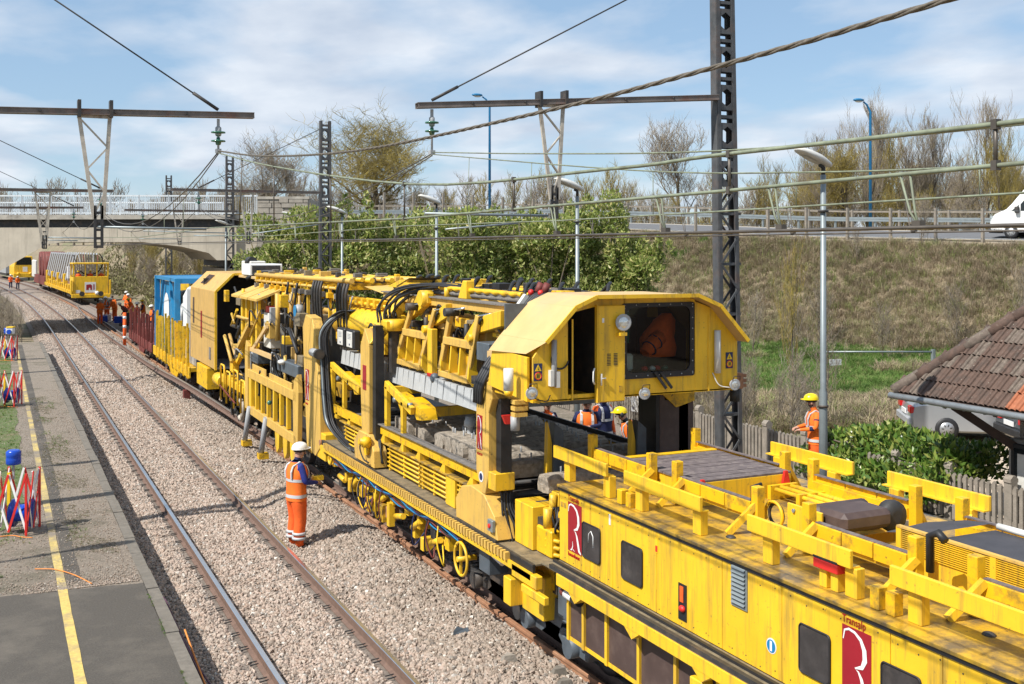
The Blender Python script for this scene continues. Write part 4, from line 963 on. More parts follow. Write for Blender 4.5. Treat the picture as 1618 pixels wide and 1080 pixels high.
def street_lamp(X, Y, z0, z1, label, dirx=-1):
    p = W(X, Y, 0); t = thing('street_lamp', label, 'street lamp', (p.x, p.y, z0), 'blue street lamps along the road')
    a = W(X + dirx * 1.0, Y - .4, 0)
    MB().tube([(p.x, p.y, z0), (p.x, p.y, z1 - .7), (p.x + (a.x - p.x) * .25, p.y + (a.y - p.y) * .25, z1 - .25), (p.x + (a.x - p.x) * .5, p.y + (a.y - p.y) * .5, z1 - .08)], [.11, .08, .06, .05], 8).build('pole', 'lampblue', t)
    q = Vector((p.x + (a.x - p.x) * .85, p.y + (a.y - p.y) * .85, z1 + .02))
    MB().ball(q, (.42, .24, .11), 10, 6).build('lamp_head', 'lampblue', t)
    MB().ball(q - Vector((0, 0, .06)), (.30, .18, .1), 8, 5).build('diffuser', 'offwhite', t)
street_lamp(-1.55, 75.5, 6.5, 15.85, 'blue street lamp standing behind the bushes left of the crossarm bracket')
street_lamp(22.65, 68.8, 5.4, 14.6, 'blue street lamp behind the guard rail at the right')

# ---------------------------------------------------------------- concrete fence on the far platform, sign, hurdle gate
def conc_fence():
    t = thing('concrete_fence', 'weathered concrete picket fence along the back of the far platform', 'fence', (16.1, 20, .3))
    src = None
    for i in range(20):
        y = 4.3 + i * 1.34 - .13; h = 1.06
        mb = MB(); mb.prism([(-.08, 0), (.08, 0), (.075, h - .12), (.095, h - .12), (.095, h - .06), (.03, h), (-.03, h), (-.095, h - .06), (-.095, h - .12), (-.075, h - .12)], 'y', y - .08, y + .08)
        mb.v = [(a + 16.1, b, c + .3) for a, b, c in mb.v]; mb.build('post', 'fence', t)
        for z, hh in ((.74, .08), (.18, .08)): MB().box(16.04, 16.14, y + .08, y + 1.26, .3 + z, .3 + z + hh).build('rail', 'fence', t)
        for k in range(9):
            yy = y + .15 + k * .128
            if src is None:
                src = MB().prism([(yy + a, .3 + b) for a, b in ((-.038, .04), (.038, .04), (.034, .86), (0, .90), (-.034, .86))], 'x', 16.0, 16.045).build('picket', 'fence', t); y_first = yy
            else:
                o = bpy.data.objects.new('picket', src.data); col.objects.link(o); o.parent = t; o.matrix_local = Matrix.Translation((0, yy - y_first, 0.012 * math.sin(yy * 31)))
conc_fence()
sg = thing('platform_sign', 'white notice plate with small blue marks fixed on the concrete fence', 'sign', (15.93, 25.6, 1.0))
MB().box(15.92, 15.95, 25.25, 25.95, .82, 1.62).build('plate', 'sign', sg)
for (y, z, s) in ((25.8, 1.5, .07), (25.8, .92, .05), (25.4, .9, .05)): MB().box(15.91, 15.925, y - s, y + s, z - s * .8, z + s * .8).build('mark', 'signblue', sg)
hg = thing('barrier_gate', 'thin galvanised bar on posts across the yard below the embankment', 'gate', W(14, 42, .3))
for X in (12.0, 16.25): p = W(X, 42, 0); MB().box(p.x - .06, p.x + .06, p.y - .06, p.y + .06, .2, 1.42).build('post', 'galv', hg)
MB().tube([W(12.0, 42, 1.33), W(16.25, 42, 1.33)], .035, 6).build('bar', 'galv', hg)
p = W(12.45, 41.9, 0); MB().box(p.x - .28, p.x + .28, p.y - .02, p.y + .02, .82, 1.05).build('plate', 'sign', hg)
# ---------------------------------------------------------------- shelter with tiled hipped roof
def shelter():
    t = thing('platform_shelter', 'platform shelter with brown tiled hipped roof and pale wall', 'shelter', (17.5, 12, .3))
    x0, y0, z0 = 15.42, 15.62, 2.60; pit = math.radians(44); L = 3.4
    deck = MB()
    rise = math.tan(pit)
    # roof boards under the tiles: front face and far hip face
    A_, Bq, Cq, D = (x0, y0, z0), (x0 + L, y0 - L, z0 + L * rise), (x0 + L, -2, z0 + L * rise), (x0, -2, z0)
    E2 = (x0 + 2 * L, y0, z0)
    deck.add([A_, D, Cq, Bq, E2], [(0, 1, 2, 3), (0, 3, 4)]); 
    deck.add([(a, b, c - .09) for a, b, c in (A_, D, Cq, Bq, E2)], [(3, 2, 1, 0), (4, 3, 0)])
    deck.build('roof_boards', 'darkwood', t)
    # tiles, one by one, course by course: each has a round roll and a flat pan
    prof = [(-.105, .0), (-.095, .032), (-.07, .045), (-.045, .032), (-.035, .004), (.0, .006), (.018, .024), (.045, .03), (.072, .024), (.09, .004), (.112, .0)]
    ln = .36
    def tile_mesh(mat):
        vs = [(a, 0, b + .028) for a, b in prof] + [(a, ln + .05, b) for a, b in prof] + [(a, 0, b + .010) for a, b in prof]
        n = len(prof); fs = [(i, i + 1, n + i + 1, n + i) for i in range(n - 1)] + [(i + 1, i, 2 * n + i, 2 * n + i + 1) for i in range(n - 1)]
        me = bpy.data.meshes.new('tile'); me.from_pydata(vs, [], fs); me.materials.append(M[mat]); me.update(); return me
    meshes = [tile_mesh('tile'), tile_mesh('tilegrey'), tile_mesh('tileorange')]
    r = random.Random(4)
    cs, sn = math.cos(pit), math.sin(pit)
    base = Vector((17.5, 12, .3))
    for c in range(12):
        up = c * ln; xx = x0 + .01 + up * cs; zz = z0 + up * sn + .012
        yend = y0 - up * cs
        for k in range(40):
            y = yend - .06 - k * .215 - (0.0 if c % 2 == 0 else 0.0)
            if y < 10.6: break
            kk = round((y0 - y) / .215)
            mi = 2 if (kk == 12 and c in (0, 1)) or (kk == 13 and c == 0) else (1 if r.random() < .16 else 0)
            o = bpy.data.objects.new('tile', meshes[mi]); col.objects.link(o); o.parent = t
            # local x of a tile runs along -y of the world, local y up the slope
            m = Matrix(((0, cs, -sn, 0), (-1, 0, 0, 0), (0, sn, cs, 0), (0, 0, 0, 1))); m.translation = Vector((xx, y, zz + .004 * r.random())) - base
            o.matrix_local = m
    hip = None
    for i in range(11):
        k = i * .42; p = Vector((x0 + k * .707, y0 - k * .707, z0 + k * .707 * rise + .03)); q = Vector((x0 + (k + .47) * .707, y0 - (k + .47) * .707, z0 + (k + .47) * .707 * rise + .06))
        MB().tube([p, q], [.12, .10], 8).build('hip_tile', 'tile' if i % 3 else 'tilegrey', t)
    gt = MB(); gt.tube([(x0 - .05, y0 + .05, z0 - .05), (x0 - .05, 4, z0 - .05)], .06, 8); gt.build('gutter', 'zinc', t)
    for i in range(10): MB().box(x0 - .01, x0 + .06, y0 - .3 - i * .45 - .015, y0 - .3 - i * .45 + .015, z0 - .13, z0 - .04).build('gutter_hook', 'zinc', t)
    raf = MB()
    for i in range(8): raf.bar((x0 + .05, y0 - .6 - i * .55, z0 - .12), (x0 + 1.2, y0 - .6 - i * .55, z0 - .12 + 1.15 * rise), .07, .10)
    raf.build('rafters', 'darkwood', t)
    MB().box(16.62, 20.5, 4, 13.80, .3, 3.4).build('wall', 'plaster', t, bevel=.01)
    MB().box(16.40, 16.62, 13.3, 13.86, .3, 1.95).build('pier', 'plaster', t, bevel=.02)
    br = MB(); br.bar((15.6, 14.35, 2.5), (16.5, 13.62, 1.72), .13, .15); br.build('brace', 'darkwood', t)
    nb = thing('notice_board', 'dark framed notice board on the shelter wall', 'notice board', (16.5, 13.0, 1.0))
    MB().box(16.32, 16.40, 12.5, 13.74, .80, 1.88).build('frame', 'black', nb, bevel=.01)
    MB().box(16.305, 16.325, 12.58, 13.66, .88, 1.80).build('pane', 'glass', nb)
    for (a, b) in ((12.65, 13.08), (13.15, 13.58)): MB().box(16.298, 16.304, a, b, .96, 1.72).build('poster', 'offwhite', nb)
shelter()

# ---------------------------------------------------------------- vehicles off the track
def wheel(parent, c, ax, r=.31, w=.2):
    c = Vector(c); ax = Vector(ax).normalized()
    wl = MB(); wl.lathe(c - ax * w / 2, ax, [(0, r * .62), (.0, r * .93), (w * .2, r), (w * .8, r), (w, r * .93), (w, r * .62)], 20)
    wl.build('wheel', 'black', parent)
    wp = [o for o in parent.children if o.name.startswith('wheel')][-1]
    rm = MB(); rm.lathe(c + ax * w * .42, ax, [(0, r * .62), (.03, r * .60), (.02, r * .2), (.04, .02)], 16); rm.build('rim', 'rim', parent)
    for k in range(7):
        a = 2 * PI * k / 7
        u = ax.orthogonal().normalized(); v = ax.cross(u)
        d = u * math.cos(a) + v * math.sin(a)
        MB().bar(c + ax * (w * .52) + d * r * .25, c + ax * (w * .52) + d * r * .55, r * .09, .012, up=ax).build('vent', 'dark', parent)
def car(label, paint, loc, rz, brand=None):
    t = thing('parked_car', label, 'car', (0, 0, 0), 'cars parked in the yard behind the fence')
    # side outline along x (front at +x), extruded over the width with tumblehome
    low = [(-2.15, .32), (-2.2, .62), (-2.12, .92), (-1.75, .98), (1.0, .92), (1.95, .80), (2.15, .62), (2.12, .30), (1.75, .22), (-1.75, .22)]
    cab = [(-1.95, .93), (-1.15, 1.36), (-.6, 1.43), (.35, 1.40), (1.15, .93)]
    def loft(poly, yl, yt, zmid):
        vs = []; n = len(poly)
        for s in (-1, 1):
            for x, z in poly: vs.append((x, s * (yl if z < zmid else yt), z))
        return vs, [tuple(range(n)), tuple(range(2 * n - 1, n - 1, -1))] + [(i, n + i, n + (i + 1) % n, (i + 1) % n) for i in range(n)]
    MB().add(*loft(low, .86, .84, .8)).build('body', paint, t, bevel=.05)
    MB().add(*loft(cab, .80, .62, 1.2)).build('cabin', paint, t, bevel=.05)
    for s in (-1, 1):
        vs = [(-1.45, s * .775, .99), (-.95, s * .655, 1.33), (-.45, s * .655, 1.36), (-.45, s * .785, .99)]; MB().add([(a, b + s * .012, c) for a, b, c in vs], [(0, 1, 2, 3)]).build('window', 'glass', t)
        vs = [(-.36, s * .785, .99), (-.36, s * .655, 1.36), (.3, s * .655, 1.34), (.86, s * .785, .99)]; MB().add([(a, b + s * .012, c) for a, b, c in vs], [(0, 1, 2, 3)]).build('window', 'glass', t)
        MB().box(-2.215, -2.1, s * .5, s * .84, .70, .88).build('tail_light', 'taillight', t, bevel=.02)
        MB().box(2.0, 2.16, s * .5, s * .82, .62, .76).build('headlight', 'lens', t, bevel=.02)
        MB().box(-.1, .04, s * .86, s * .87, .80, .83).build('handle', 'black', t)
    MB().add([(-1.88, -.62, 1.0), (-1.88, .62, 1.0), (-1.22, .54, 1.345), (-1.22, -.54, 1.345)], [(0, 1, 2, 3)]).build('rear_window', 'glass', t)
    MB().box(-2.26, -2.15, -.84, .84, .38, .58).build('bumper', 'grey' if paint == 'carsilver' else 'black', t, bevel=.03)
    MB().box(-2.23, -2.2, -.26, .26, .62, .74).build('number_plate', 'sign', t)
    for x in (-1.3, 1.35):
        for s in (-1, 1): wheel(t, (x, s * .78, .31), (0, s, 0))
    t.location = loc; t.rotation_euler = (0, 0, rz)
    return t
cp = W(11.9, 30.0, .3)
car('silver hatchback with red tail lights half hidden by the shelter roof', 'carsilver', W(12.75, 29.0, .31), -YAW - .16)
car('dark grey car parked just in front of the silver car', 'cardark', W(14.6, 27.1, .31), -YAW - .02)
def van():
    t = thing('delivery_van', 'white high-roofed van driving left along the embankment road', 'van', (0, 0, 0))
    body = [(-2.9, .35), (-2.9, 2.45), (-2.7, 2.6), (1.0, 2.6), (1.35, 2.5), (1.95, 1.75), (2.2, 1.5), (2.75, 1.25), (2.95, 1.0), (3.0, .5), (2.9, .32)]
    MB().prism(body, 'y', -1.0, 1.0).build('body', 'white', t, bevel=.07)
    MB().box(2.35, 3.05, -1.0, 1.0, .3, .72).build('bumper', 'dark', t, bevel=.05)
    MB().box(-2.9, 2.3, -1.02, 1.02, .55, .68).build('side_strip', 'dark', t)
    for s in (-1, 1):
        MB().add([(.55, s * 1.004, 1.45), (.55, s * 1.004, 2.15), (1.15, s * 1.004, 2.15), (1.5, s * 1.004, 1.75), (1.5, s * 1.004, 1.4)], [(0, 1, 2, 3, 4)]).build('window', 'glass', t)
        MB().add([(1.58, s * 1.004, 1.4), (1.58, s * 1.004, 1.72), (1.95, s * 1.004, 1.4)], [(0, 1, 2)]).build('quarter_window', 'glass', t)
        MB().box(1.55, 1.75, s * 1.0, s * 1.22, 1.3, 1.62).build('mirror', 'dark', t, bevel=.03)
        MB().box(2.55, 2.93, s * .72, s * .99, .95, 1.15).build('headlight', 'lens', t, bevel=.03)
        MB().box(.2, .4, s * 1.0, s * 1.02, 1.15, 1.2).build('handle', 'black', t)
    MB().add([(1.42, -.85, 2.42), (1.42, .85, 2.42), (2.1, .9, 1.62), (2.1, -.9, 1.62)], [(0, 1, 2, 3)]).build('windscreen', 'glass', t)
    for x in (1.95, -1.75):
        for s in (-1, 1): wheel(t, (x, s * .92, .34), (0, s, 0), .34, .22)
    a, b = road_at(26, 0), road_at(30, 0); da = math.atan2(a.y - b.y, a.x - b.x)
    p = road_at(27.6, -1.5); wp = W(p.x, p.y, p.z + .02); t.location = wp; t.rotation_euler = (0, 0, da - YAW)
van()
# ---------------------------------------------------------------- trees, bushes, hedge
def grow_tree(seed, H, trunk_r, spread, levels=4, upright=0.35, kids=(5, 5, 5, 6), first=.25, bendy=.25, twig_r=.012, trunk_f=.8, ratio=(.42, .66)):
    """bare tree as two triangle-prism meshes: trunk with limbs, and crown of twigs"""
    r = random.Random(seed); segs = []          # (p, q, r0, r1, level)
    def branch(p, d, ln, rad, lev):
        n = 4 if lev < 2 else 3; pts = [p]; dd = d.copy()
        for i in range(n):
            dd = (dd + Vector((r.uniform(-1, 1), r.uniform(-1, 1), r.uniform(-.6, 1) * .8)) * bendy * (.6 if lev == 0 else (1 if lev < 3 else 1.5)) + Vector((0, 0, upright * .25))).normalized()
            q = pts[-1] + dd * ln / n; r0 = rad * (1 - .75 * i / n); r1 = rad * (1 - .75 * (i + 1) / n)
            segs.append((pts[-1], q, r0, r1, lev)); pts.append(q)
        if lev >= levels: return
        k = kids[min(lev, len(kids) - 1)]
        for j in range(k):
            f = (first if lev == 0 else .2) + (1 - (first if lev == 0 else .2)) * (j + r.random() * .8) / k
            f = min(f, .98); i = min(int(f * n), n - 1); b = pts[i].lerp(pts[i + 1], f * n - i)
            a = r.uniform(0, 2 * PI); out = Vector((math.cos(a), math.sin(a), 0))
            nd = (dd * (1 - spread) + out * spread * r.uniform(.7, 1.3) + Vector((0, 0, upright))).normalized()
            branch(b, nd, ln * r.uniform(*ratio) * (1.0 - .35 * f if lev == 0 else 1), max(rad * r.uniform(.32, .5) * (1 - .4 * f), twig_r), lev + 1)
    branch(Vector((0, 0, 0)), Vector((0, 0, 1)), H * trunk_f, trunk_r, 0)
    out = []
    for sel in (lambda l: l <= 1, lambda l: l > 1):
        S = [s for s in segs if sel(s[4])]
        if not S: out.append((np.zeros((0, 3)), np.zeros((0, 4), int))); continue
        A = np.array([s[0] for s in S]); B = np.array([s[1] for s in S]); r0 = np.array([s[2] for s in S]); r1 = np.array([s[3] for s in S])
        D = B - A; D /= np.linalg.norm(D, axis=1)[:, None] + 1e-9
        up = np.tile([0.3, 0.8, .52], (len(S), 1)); U = np.cross(D, up); U /= np.linalg.norm(U, axis=1)[:, None] + 1e-9; Wv = np.cross(D, U)
        k = 5 if sel(0) else 3; vs = np.zeros((len(S), 2 * k, 3))
        for i in range(k):
            a = 2 * PI * i / k; off = U * math.cos(a) + Wv * math.sin(a)
            vs[:, i] = A + off * r0[:, None]; vs[:, k + i] = B + off * r1[:, None]
        base = (np.arange(len(S)) * 2 * k)[:, None]
        fs = np.concatenate([base + np.array([[i, (i + 1) % k, k + (i + 1) % k, k + i]]) for i in range(k)], 0)
        out.append((vs.reshape(-1, 3), fs))
    return out
def bare_tree(label, X, Y, z, seed, H, tr, spread, crown='twig', name='bare_tree', group='bare trees beyond the road', rz=0, scale=1, **kw):
    t = thing(name, label, 'tree', (0, 0, 0), group)
    (tv, tf), (cv, cf) = grow_tree(seed, H, tr, spread, **kw)
    raw_mesh('trunk', tv, tf, 'bark', t); raw_mesh('crown', cv, cf, crown, t)
    t.location = W(X, Y, z); t.rotation_euler = (0, 0, rz); return t
big = bare_tree('large lichen yellow tree with a wide open crown behind the far holed mast', -11.0, 86, 5.6, 5, 11.2, .40, .72, 'lichen', levels=5, kids=(10, 6, 5, 4, 4), first=.16, upright=.14, bendy=.42, twig_r=.017, trunk_f=.6, ratio=(.55, .82))
bare_tree('dark bare tree leaning over the right end of the bridge', -20.5, 92, 5.8, 12, 9.5, .28, .62, 'twig', levels=5, kids=(6, 5, 5, 4, 3), first=.2, upright=.2, bendy=.36, twig_r=.016, trunk_f=.5, ratio=(.6, .85))
bare_tree('bare tree with ivy dark trunk to the left of the tall dark mast', 14.8, 96, 5.4, 23, 11.0, .30, .5, 'twig', levels=5, kids=(6, 5, 5, 4, 3), first=.3, upright=.25, bendy=.33, twig_r=.016, trunk_f=.6, ratio=(.55, .8))
bare_tree('gnarled tree with yellow lichen trunk right of the nearest lamp head', 24.5, 80, 5.0, 31, 8.2, .33, .6, 'lichen', levels=5, kids=(6, 5, 5, 4, 3), first=.2, upright=.2, bendy=.36, twig_r=.014, trunk_f=.55, ratio=(.58, .82))
pop = bare_tree('tall slender bare tree at the right, the highest above the white van', 38.5, 88, 5.0, 44, 11.5, .17, .34, 'twig', levels=4, kids=(13, 6, 5, 5), first=.12, upright=.45, bendy=.24, twig_r=.011, group='slender trees at the right')
p2 = bare_tree('slender bare tree with lichen beside the blue street lamp', 27.5, 84, 5.0, 52, 8.6, .13, .40, 'lichen', levels=4, kids=(11, 6, 5, 5), first=.08, upright=.4, bendy=.28, twig_r=.011, group='slender trees at the right')
p3 = bare_tree('brown twiggy slender tree between the blue lamp and the van', 31.5, 86, 5.0, 61, 9.0, .13, .42, 'twig', levels=4, kids=(12, 6, 5, 5), first=.08, upright=.4, bendy=.28, twig_r=.011, group='slender trees at the right')
rr = random.Random(8)
for i in range(30):
    X = 22.5 + i * .8 + rr.uniform(-.5, .5); Y = 82 + rr.uniform(-3, 14)
    dup([p2, p3, pop][i % 3 if X < 37 or i % 3 < 2 else 0], W(X, Y, 4.9), rr.uniform(0, 6), 'bare slender tree in the dense row behind the guard rail at the right', 'slender trees at the right', rr.uniform(.62, .92))
th1 = bare_tree('low twiggy thicket bush beyond the road', 2, 84, 6.0, 71, 4.2, .06, .5, 'twig', 'thicket_bush', 'thicket bushes beyond the road', levels=3, kids=(16, 7, 6), first=.02, upright=.3, bendy=.3, twig_r=.013)
th2 = bare_tree('low lichen tinted thicket bush beyond the road', 6, 86, 6.0, 72, 4.6, .06, .5, 'lichen', 'thicket_bush', 'thicket bushes beyond the road', levels=3, kids=(16, 7, 6), first=.02, upright=.3, bendy=.3, twig_r=.013)
for o in (th1, th2): o['category'] = 'bush'
for i in range(42):
    X = -8 + i * 1.15 + rr.uniform(-.6, .6); Y = 80 + rr.uniform(-1, 12) - max(0, X - 18) * .35
    q = dup([th1, th2][i % 2], W(X, Y, 5.9 - max(0, X) * .03), rr.uniform(0, 6), ['low twiggy thicket bush beyond the road', 'low lichen tinted thicket bush beyond the road'][i % 2], None, rr.uniform(.7, 1.15))
for i in range(60):
    X = 8 + i * .75 + rr.uniform(-.6, .6); Y = 94 + rr.uniform(-4, 14)
    dup([th1, th2, th1][i % 3], W(X, Y, 5.0), rr.uniform(0, 6), ['low twiggy thicket bush beyond the road', 'low lichen tinted thicket bush beyond the road'][i % 3 % 2], None, rr.uniform(1.2, 1.9) if X > 27 else rr.uniform(.6, .95))
# far woodland behind the bridge: one soft mass of bare trees
def far_wood():
    allv, allf, o = [], [], 0
    prot = [grow_tree(s, 9, .2, .5, levels=3, kids=(9, 6, 6), first=.15, upright=.35, bendy=.3, twig_r=.035) for s in (90, 91, 92)]
    r = random.Random(5)
    for i in range(90):
        X = -75 + i * .72 + r.uniform(-1, 1); Y = 135 + r.uniform(-12, 40); s = r.uniform(.55, .95); a = r.uniform(0, 6.28)
        p = W(X, Y, 5.6); m = np.array([[math.cos(a), -math.sin(a), 0], [math.sin(a), math.cos(a), 0], [0, 0, 1]]) * s
        for v, f in prot[i % 3]:
            if f.shape[1] != 4 or len(v) == 0: continue
            allv.append(v @ m.T + np.array(p)); allf.append(f + o); o += len(v)
    raw_mesh('far_wood', np.concatenate(allv), np.concatenate(allf), 'twig', None, 'stuff')
far_wood()

def leaf_cloud(blobs, n, size, mat, name, parent=None, kind=None, droop=.2, aspect=.42, shell=.55, seed=1):
    """leaf-sized faces spread through lumpy crowns; blobs = [(centre, (rx, ry, rz))]"""
    g = np.random.RandomState(seed); vol = np.array([b[1][0] * b[1][1] * b[1][2] for b in blobs]) ** .67; vol /= vol.sum()
    V = []; 
    k = g.choice(len(blobs), n, p=vol); C = np.array([blobs[i][0] for i in range(len(blobs))])[k]; Rr = np.array([blobs[i][1] for i in range(len(blobs))])[k]
    d = g.normal(size=(n, 3)); d /= np.linalg.norm(d, axis=1)[:, None]; d[:, 2] = np.where(d[:, 2] < -.35, -d[:, 2], d[:, 2])
    rad = shell + (1.10 - shell) * g.rand(n) ** .6
    # knobbly surface with gaps
    lump = np.array([mnoise.noise(Vector(q) * 1.0) for q in (C + d * Rr * 1.1) * 1.7])
    rad *= 1 + .22 * lump
    keep = g.rand(n) < np.clip(.78 + lump * .9, .12, 1)
    Pt = (C + d * Rr * rad[:, None])[keep]; d = d[keep]; m = len(Pt)
    ax = d * .7 + g.normal(size=(m, 3)) * .6; ax[:, 2] += .55 - droop; ax /= np.linalg.norm(ax, axis=1)[:, None]
    sd = np.cross(ax, g.normal(size=(m, 3)) * .55 + d * 0.7 + np.array([-.3, -.1, .55])); sd /= np.linalg.norm(sd, axis=1)[:, None]
    nn = np.cross(ax, sd); s = size * (.6 + .8 * g.rand(m))[:, None]
    V = np.stack([Pt - ax * s * .5, Pt + sd * s * aspect * .5 + nn * s * .08, Pt + ax * s * .55 - nn * s * .1, Pt - sd * s * aspect * .5 + nn * s * .08], 1).reshape(-1, 3)
    F_ = (np.arange(m) * 4)[:, None] + np.array([[0, 1, 2, 3]])
    return raw_mesh(name, V, F_, mat, parent, kind)
def bush(label, X, Y, z, parts, n, size, mat, seed, stems=True, name='laurel_bush', group='laurel bushes behind the machines', cat='bush'):
    p = W(X, Y, z); t = thing(name, label, cat, p, group)
    blobs = [(p + W(dx, dy, dz), (rx, ry, rz)) for dx, dy, dz, rx, ry, rz in parts]
    o = leaf_cloud(blobs, n, size, mat, 'foliage', t, seed=seed)
    o.data.transform(Matrix.Translation(-p))
    if stems:
        st = MB(); r = random.Random(seed)
        for i in range(14):
            b, rd = r.choice(blobs); e = b + Vector((r.uniform(-1, 1) * rd[0], r.uniform(-1, 1) * rd[1], r.uniform(.2, .95) * rd[2]))
            st.tube([p + Vector((r.uniform(-.4, .4), r.uniform(-.4, .4), 0)), (p + e) / 2 + Vector((r.uniform(-.3, .3), 0, .3)), e], [.06, .04, .015], 5)
        st.build('stem', 'bark', t)
    return t
BU = [  # X, Y, base z, height, half width, label
    (-10.6, 50, 1.0, 5.6, 1.7, 'left end laurel bush beside the small lamp and the stone wall'),
    (-8.0, 49, .6, 6.5, 1.9, 'tall dark laurel bush right behind the second lamp from the left'),
    (-5.4, 50.5, .8, 5.9, 2.0, 'laurel bush between the two lamps left of the grab arms'),
    (-2.6, 49, .6, 6.3, 2.1, 'laurel bush behind the lamp over the grab arms'),
    (-.3, 50, .8, 6.0, 1.9, 'pale flecked laurel bush in front of the crossarm bracket post'),
    (1.9, 48.5, .6, 6.1, 1.8, 'laurel bush below the drop bracket, left of the cab lamp'),
    (3.9, 49, .8, 6.5, 1.5, 'spiky topped laurel bush behind the lamp above the cab'),
    (5.6, 48, .6, 4.9, 1.4, 'right end laurel bush sloping down to the dry bank')]
for i, (X, Y, z, h, w, lb) in enumerate(BU):
    r = random.Random(i + 40); parts = []
    for k in range(13):
        f = k / 12; parts.append((r.uniform(-.75, .75) * w, r.uniform(-.6, .5) * w, h * (.12 + .74 * f) + r.uniform(-.2, .2), w * (.80 - .26 * f) * r.uniform(.8, 1.2), w * (.75 - .3 * f), h * .17 * r.uniform(.8, 1.3)))
    for k in range(8): parts.append((r.uniform(-1.0, 1.0) * w, r.uniform(-.4, .4) * w, h * r.uniform(.80, .98), w * r.uniform(.1, .22), w * .15, h * r.uniform(.08, .15)))
    bush(lb, X, Y, z, parts, 19000, .19, 'leaf', 60 + i)
# hedge in front of the parked cars
hd = []
for k in range(9):
    for t_, zc, rz_ in ((15.98, .55, .42), (16.4, .85, .5), (17.0, .95, .5)):
        s_ = 18.35 - k * .40 - (t_ - 16.15) * .35; hx, hy = CC * t_ - SS * s_ - 8.65, SS * t_ + CC * s_ - 21.9
        hd.append((hx, hy, zc - .15 + .10 * math.sin(k * 2.1 + t_), .52, .52, rz_ * .95 * (1 + .12 * math.sin(k * 3.3))))
p = W(9.15, 22.4, .3)
bush('glossy dark green hedge with pale young shoots in front of the parked cars', 8.65, 21.9, .3, hd, 15000, .16, 'leafdark', 7, name='hedge', group='hedge by the yard', cat='hedge')
# bank behind the bridge opening and dry brush at the slope's foot
bb = bare_tree('dry brown brush at the foot of the bank behind the fence', 8.6, 30, .3, 80, 2.6, .03, .5, 'twig', 'dry_brush', 'dry brush behind the fence', levels=3, kids=(18, 6, 4), first=.02, upright=.35, bendy=.3, twig_r=.006)
by = bare_tree('yellow stemmed sapling brush on the lower bank right of the cab', 9.3, 36, .3, 81, 4.6, .035, .28, 'lichen', 'dry_brush', 'dry brush behind the fence', levels=3, kids=(14, 6, 4), first=.02, upright=.6, bendy=.16, twig_r=.008)
for o in (bb, by): o['category'] = 'brush'
for i in range(26):
    X = 3.0 + i * .19 + rr.uniform(-.3, .3); Y = 30 + rr.uniform(-2.5, 3.5)
    dup(bb, W(X, Y, .25), rr.uniform(0, 6), 'dry brown brush along the foot of the bank behind the fence', None, rr.uniform(.5, .9))
for i in range(9):
    X = 9.0 + i * 1.7 + rr.uniform(-.8, .8); Y = rr.uniform(47, 56); v = W(X, Y); dup(bb, W(X, Y, terrain(v.x, v.y) - .05), rr.uniform(0, 6), 'straw coloured scrub standing on the steep dry bank', 'scrub on the bank', rr.uniform(.7, 1.15))
for i in range(40):
    s = 96 + rr.uniform(-4, 60); x = 12.5 + rr.uniform(0, 9) + bend(s); dup([bb, th1, th2][i % 3], (x, s, terrain(x, s) - .1), rr.uniform(0, 6), 'brown scrub on the cutting side seen under the bridge', 'scrub under the bridge', rr.uniform(1.2, 2.2) if i % 3 == 0 else rr.uniform(.6, 1.0))
for i in range(9):
    s = 63.5 + i * 1.4; x = .9 - i * .12 + rr.uniform(-.5, .3); dup([bb, th1][i % 2], (x, s, -.1), rr.uniform(0, 6), 'dark bare shrub at the far end of the near platform', 'shrubs at the platform end', rr.uniform(.8, 1.1) if i % 2 == 0 else rr.uniform(.45, .6))

def bank_scrub():
    r = random.Random(19); bl = []
    for i in range(150):
        s = r.uniform(86, 175); x = 11.5 + r.uniform(0, 12) + bend(s); z = terrain(x, s); h = r.uniform(.5, 1.5)
        bl.append((Vector((x, s, z + h * .4)), (r.uniform(.7, 1.8), r.uniform(.7, 1.8), h)))
    leaf_cloud(bl, 26000, .34, 'scrub', 'undergrowth', None, 'stuff', seed=4)
bank_scrub()
# ---------------------------------------------------------------- shared train pieces
def emblem(parent, x, y0, y1, z0, z1, top='Transalp', bottom='Renouvellement'):
    """maroon plate with a white ribbon-like R on a face that looks toward -x; y0 > y1 (left to right)"""
    w, h = y0 - y1, z1 - z0
    MB().box(x - .004, x, y1, y0, z0, z1).build('emblem_plate', 'darkred', parent); ep = [o for o in parent.children if o.name.startswith('emblem_plate')][-1]
    f = lambda u, v: (x - .0045, y0 - u * w, z0 + v * h)
    st = [(.05, .80), (.10, .93), (.25, .965), (.45, .95), (.66, .88), (.78, .76), (.80, .62), (.70, .51), (.46, .46), (.58, .43), (.68, .35), (.76, .22), (.84, .08), (.97, .03)]
    wd_ = [.03, .05, .06, .07, .10, .14, .15, .11, .035, .05, .10, .13, .13, .05]
    m = MB(); m.ribbon([f(*p) for p in st], [q * w for q in wd_], (-1, 0, 0), .003)
    m.ribbon([f(*p) for p in [(.36, .22), (.38, .12), (.30, .04), (.20, .03)]], [q * w for q in (.015, .05, .06, .02)], (-1, 0, 0), .003); m.ribbon([f(.38, .06), f(.52, .03)], [.03 * w, .02 * w], (-1, 0, 0), .003)
    m.build('emblem_letter', 'white', ep)
    if top: text(top, 'lettering', h * .155, (x - .003, y0, z1 + h * .035), (0, -1, 0), (0, 0, 1), 'redtext', parent, w / h * 1.45)
    if bottom: text(bottom, 'lettering', h * .12, (x - .003, y0, z0 - h * .11), (0, -1, 0), (0, 0, 1), 'redtext', parent, w / h * 1.05)
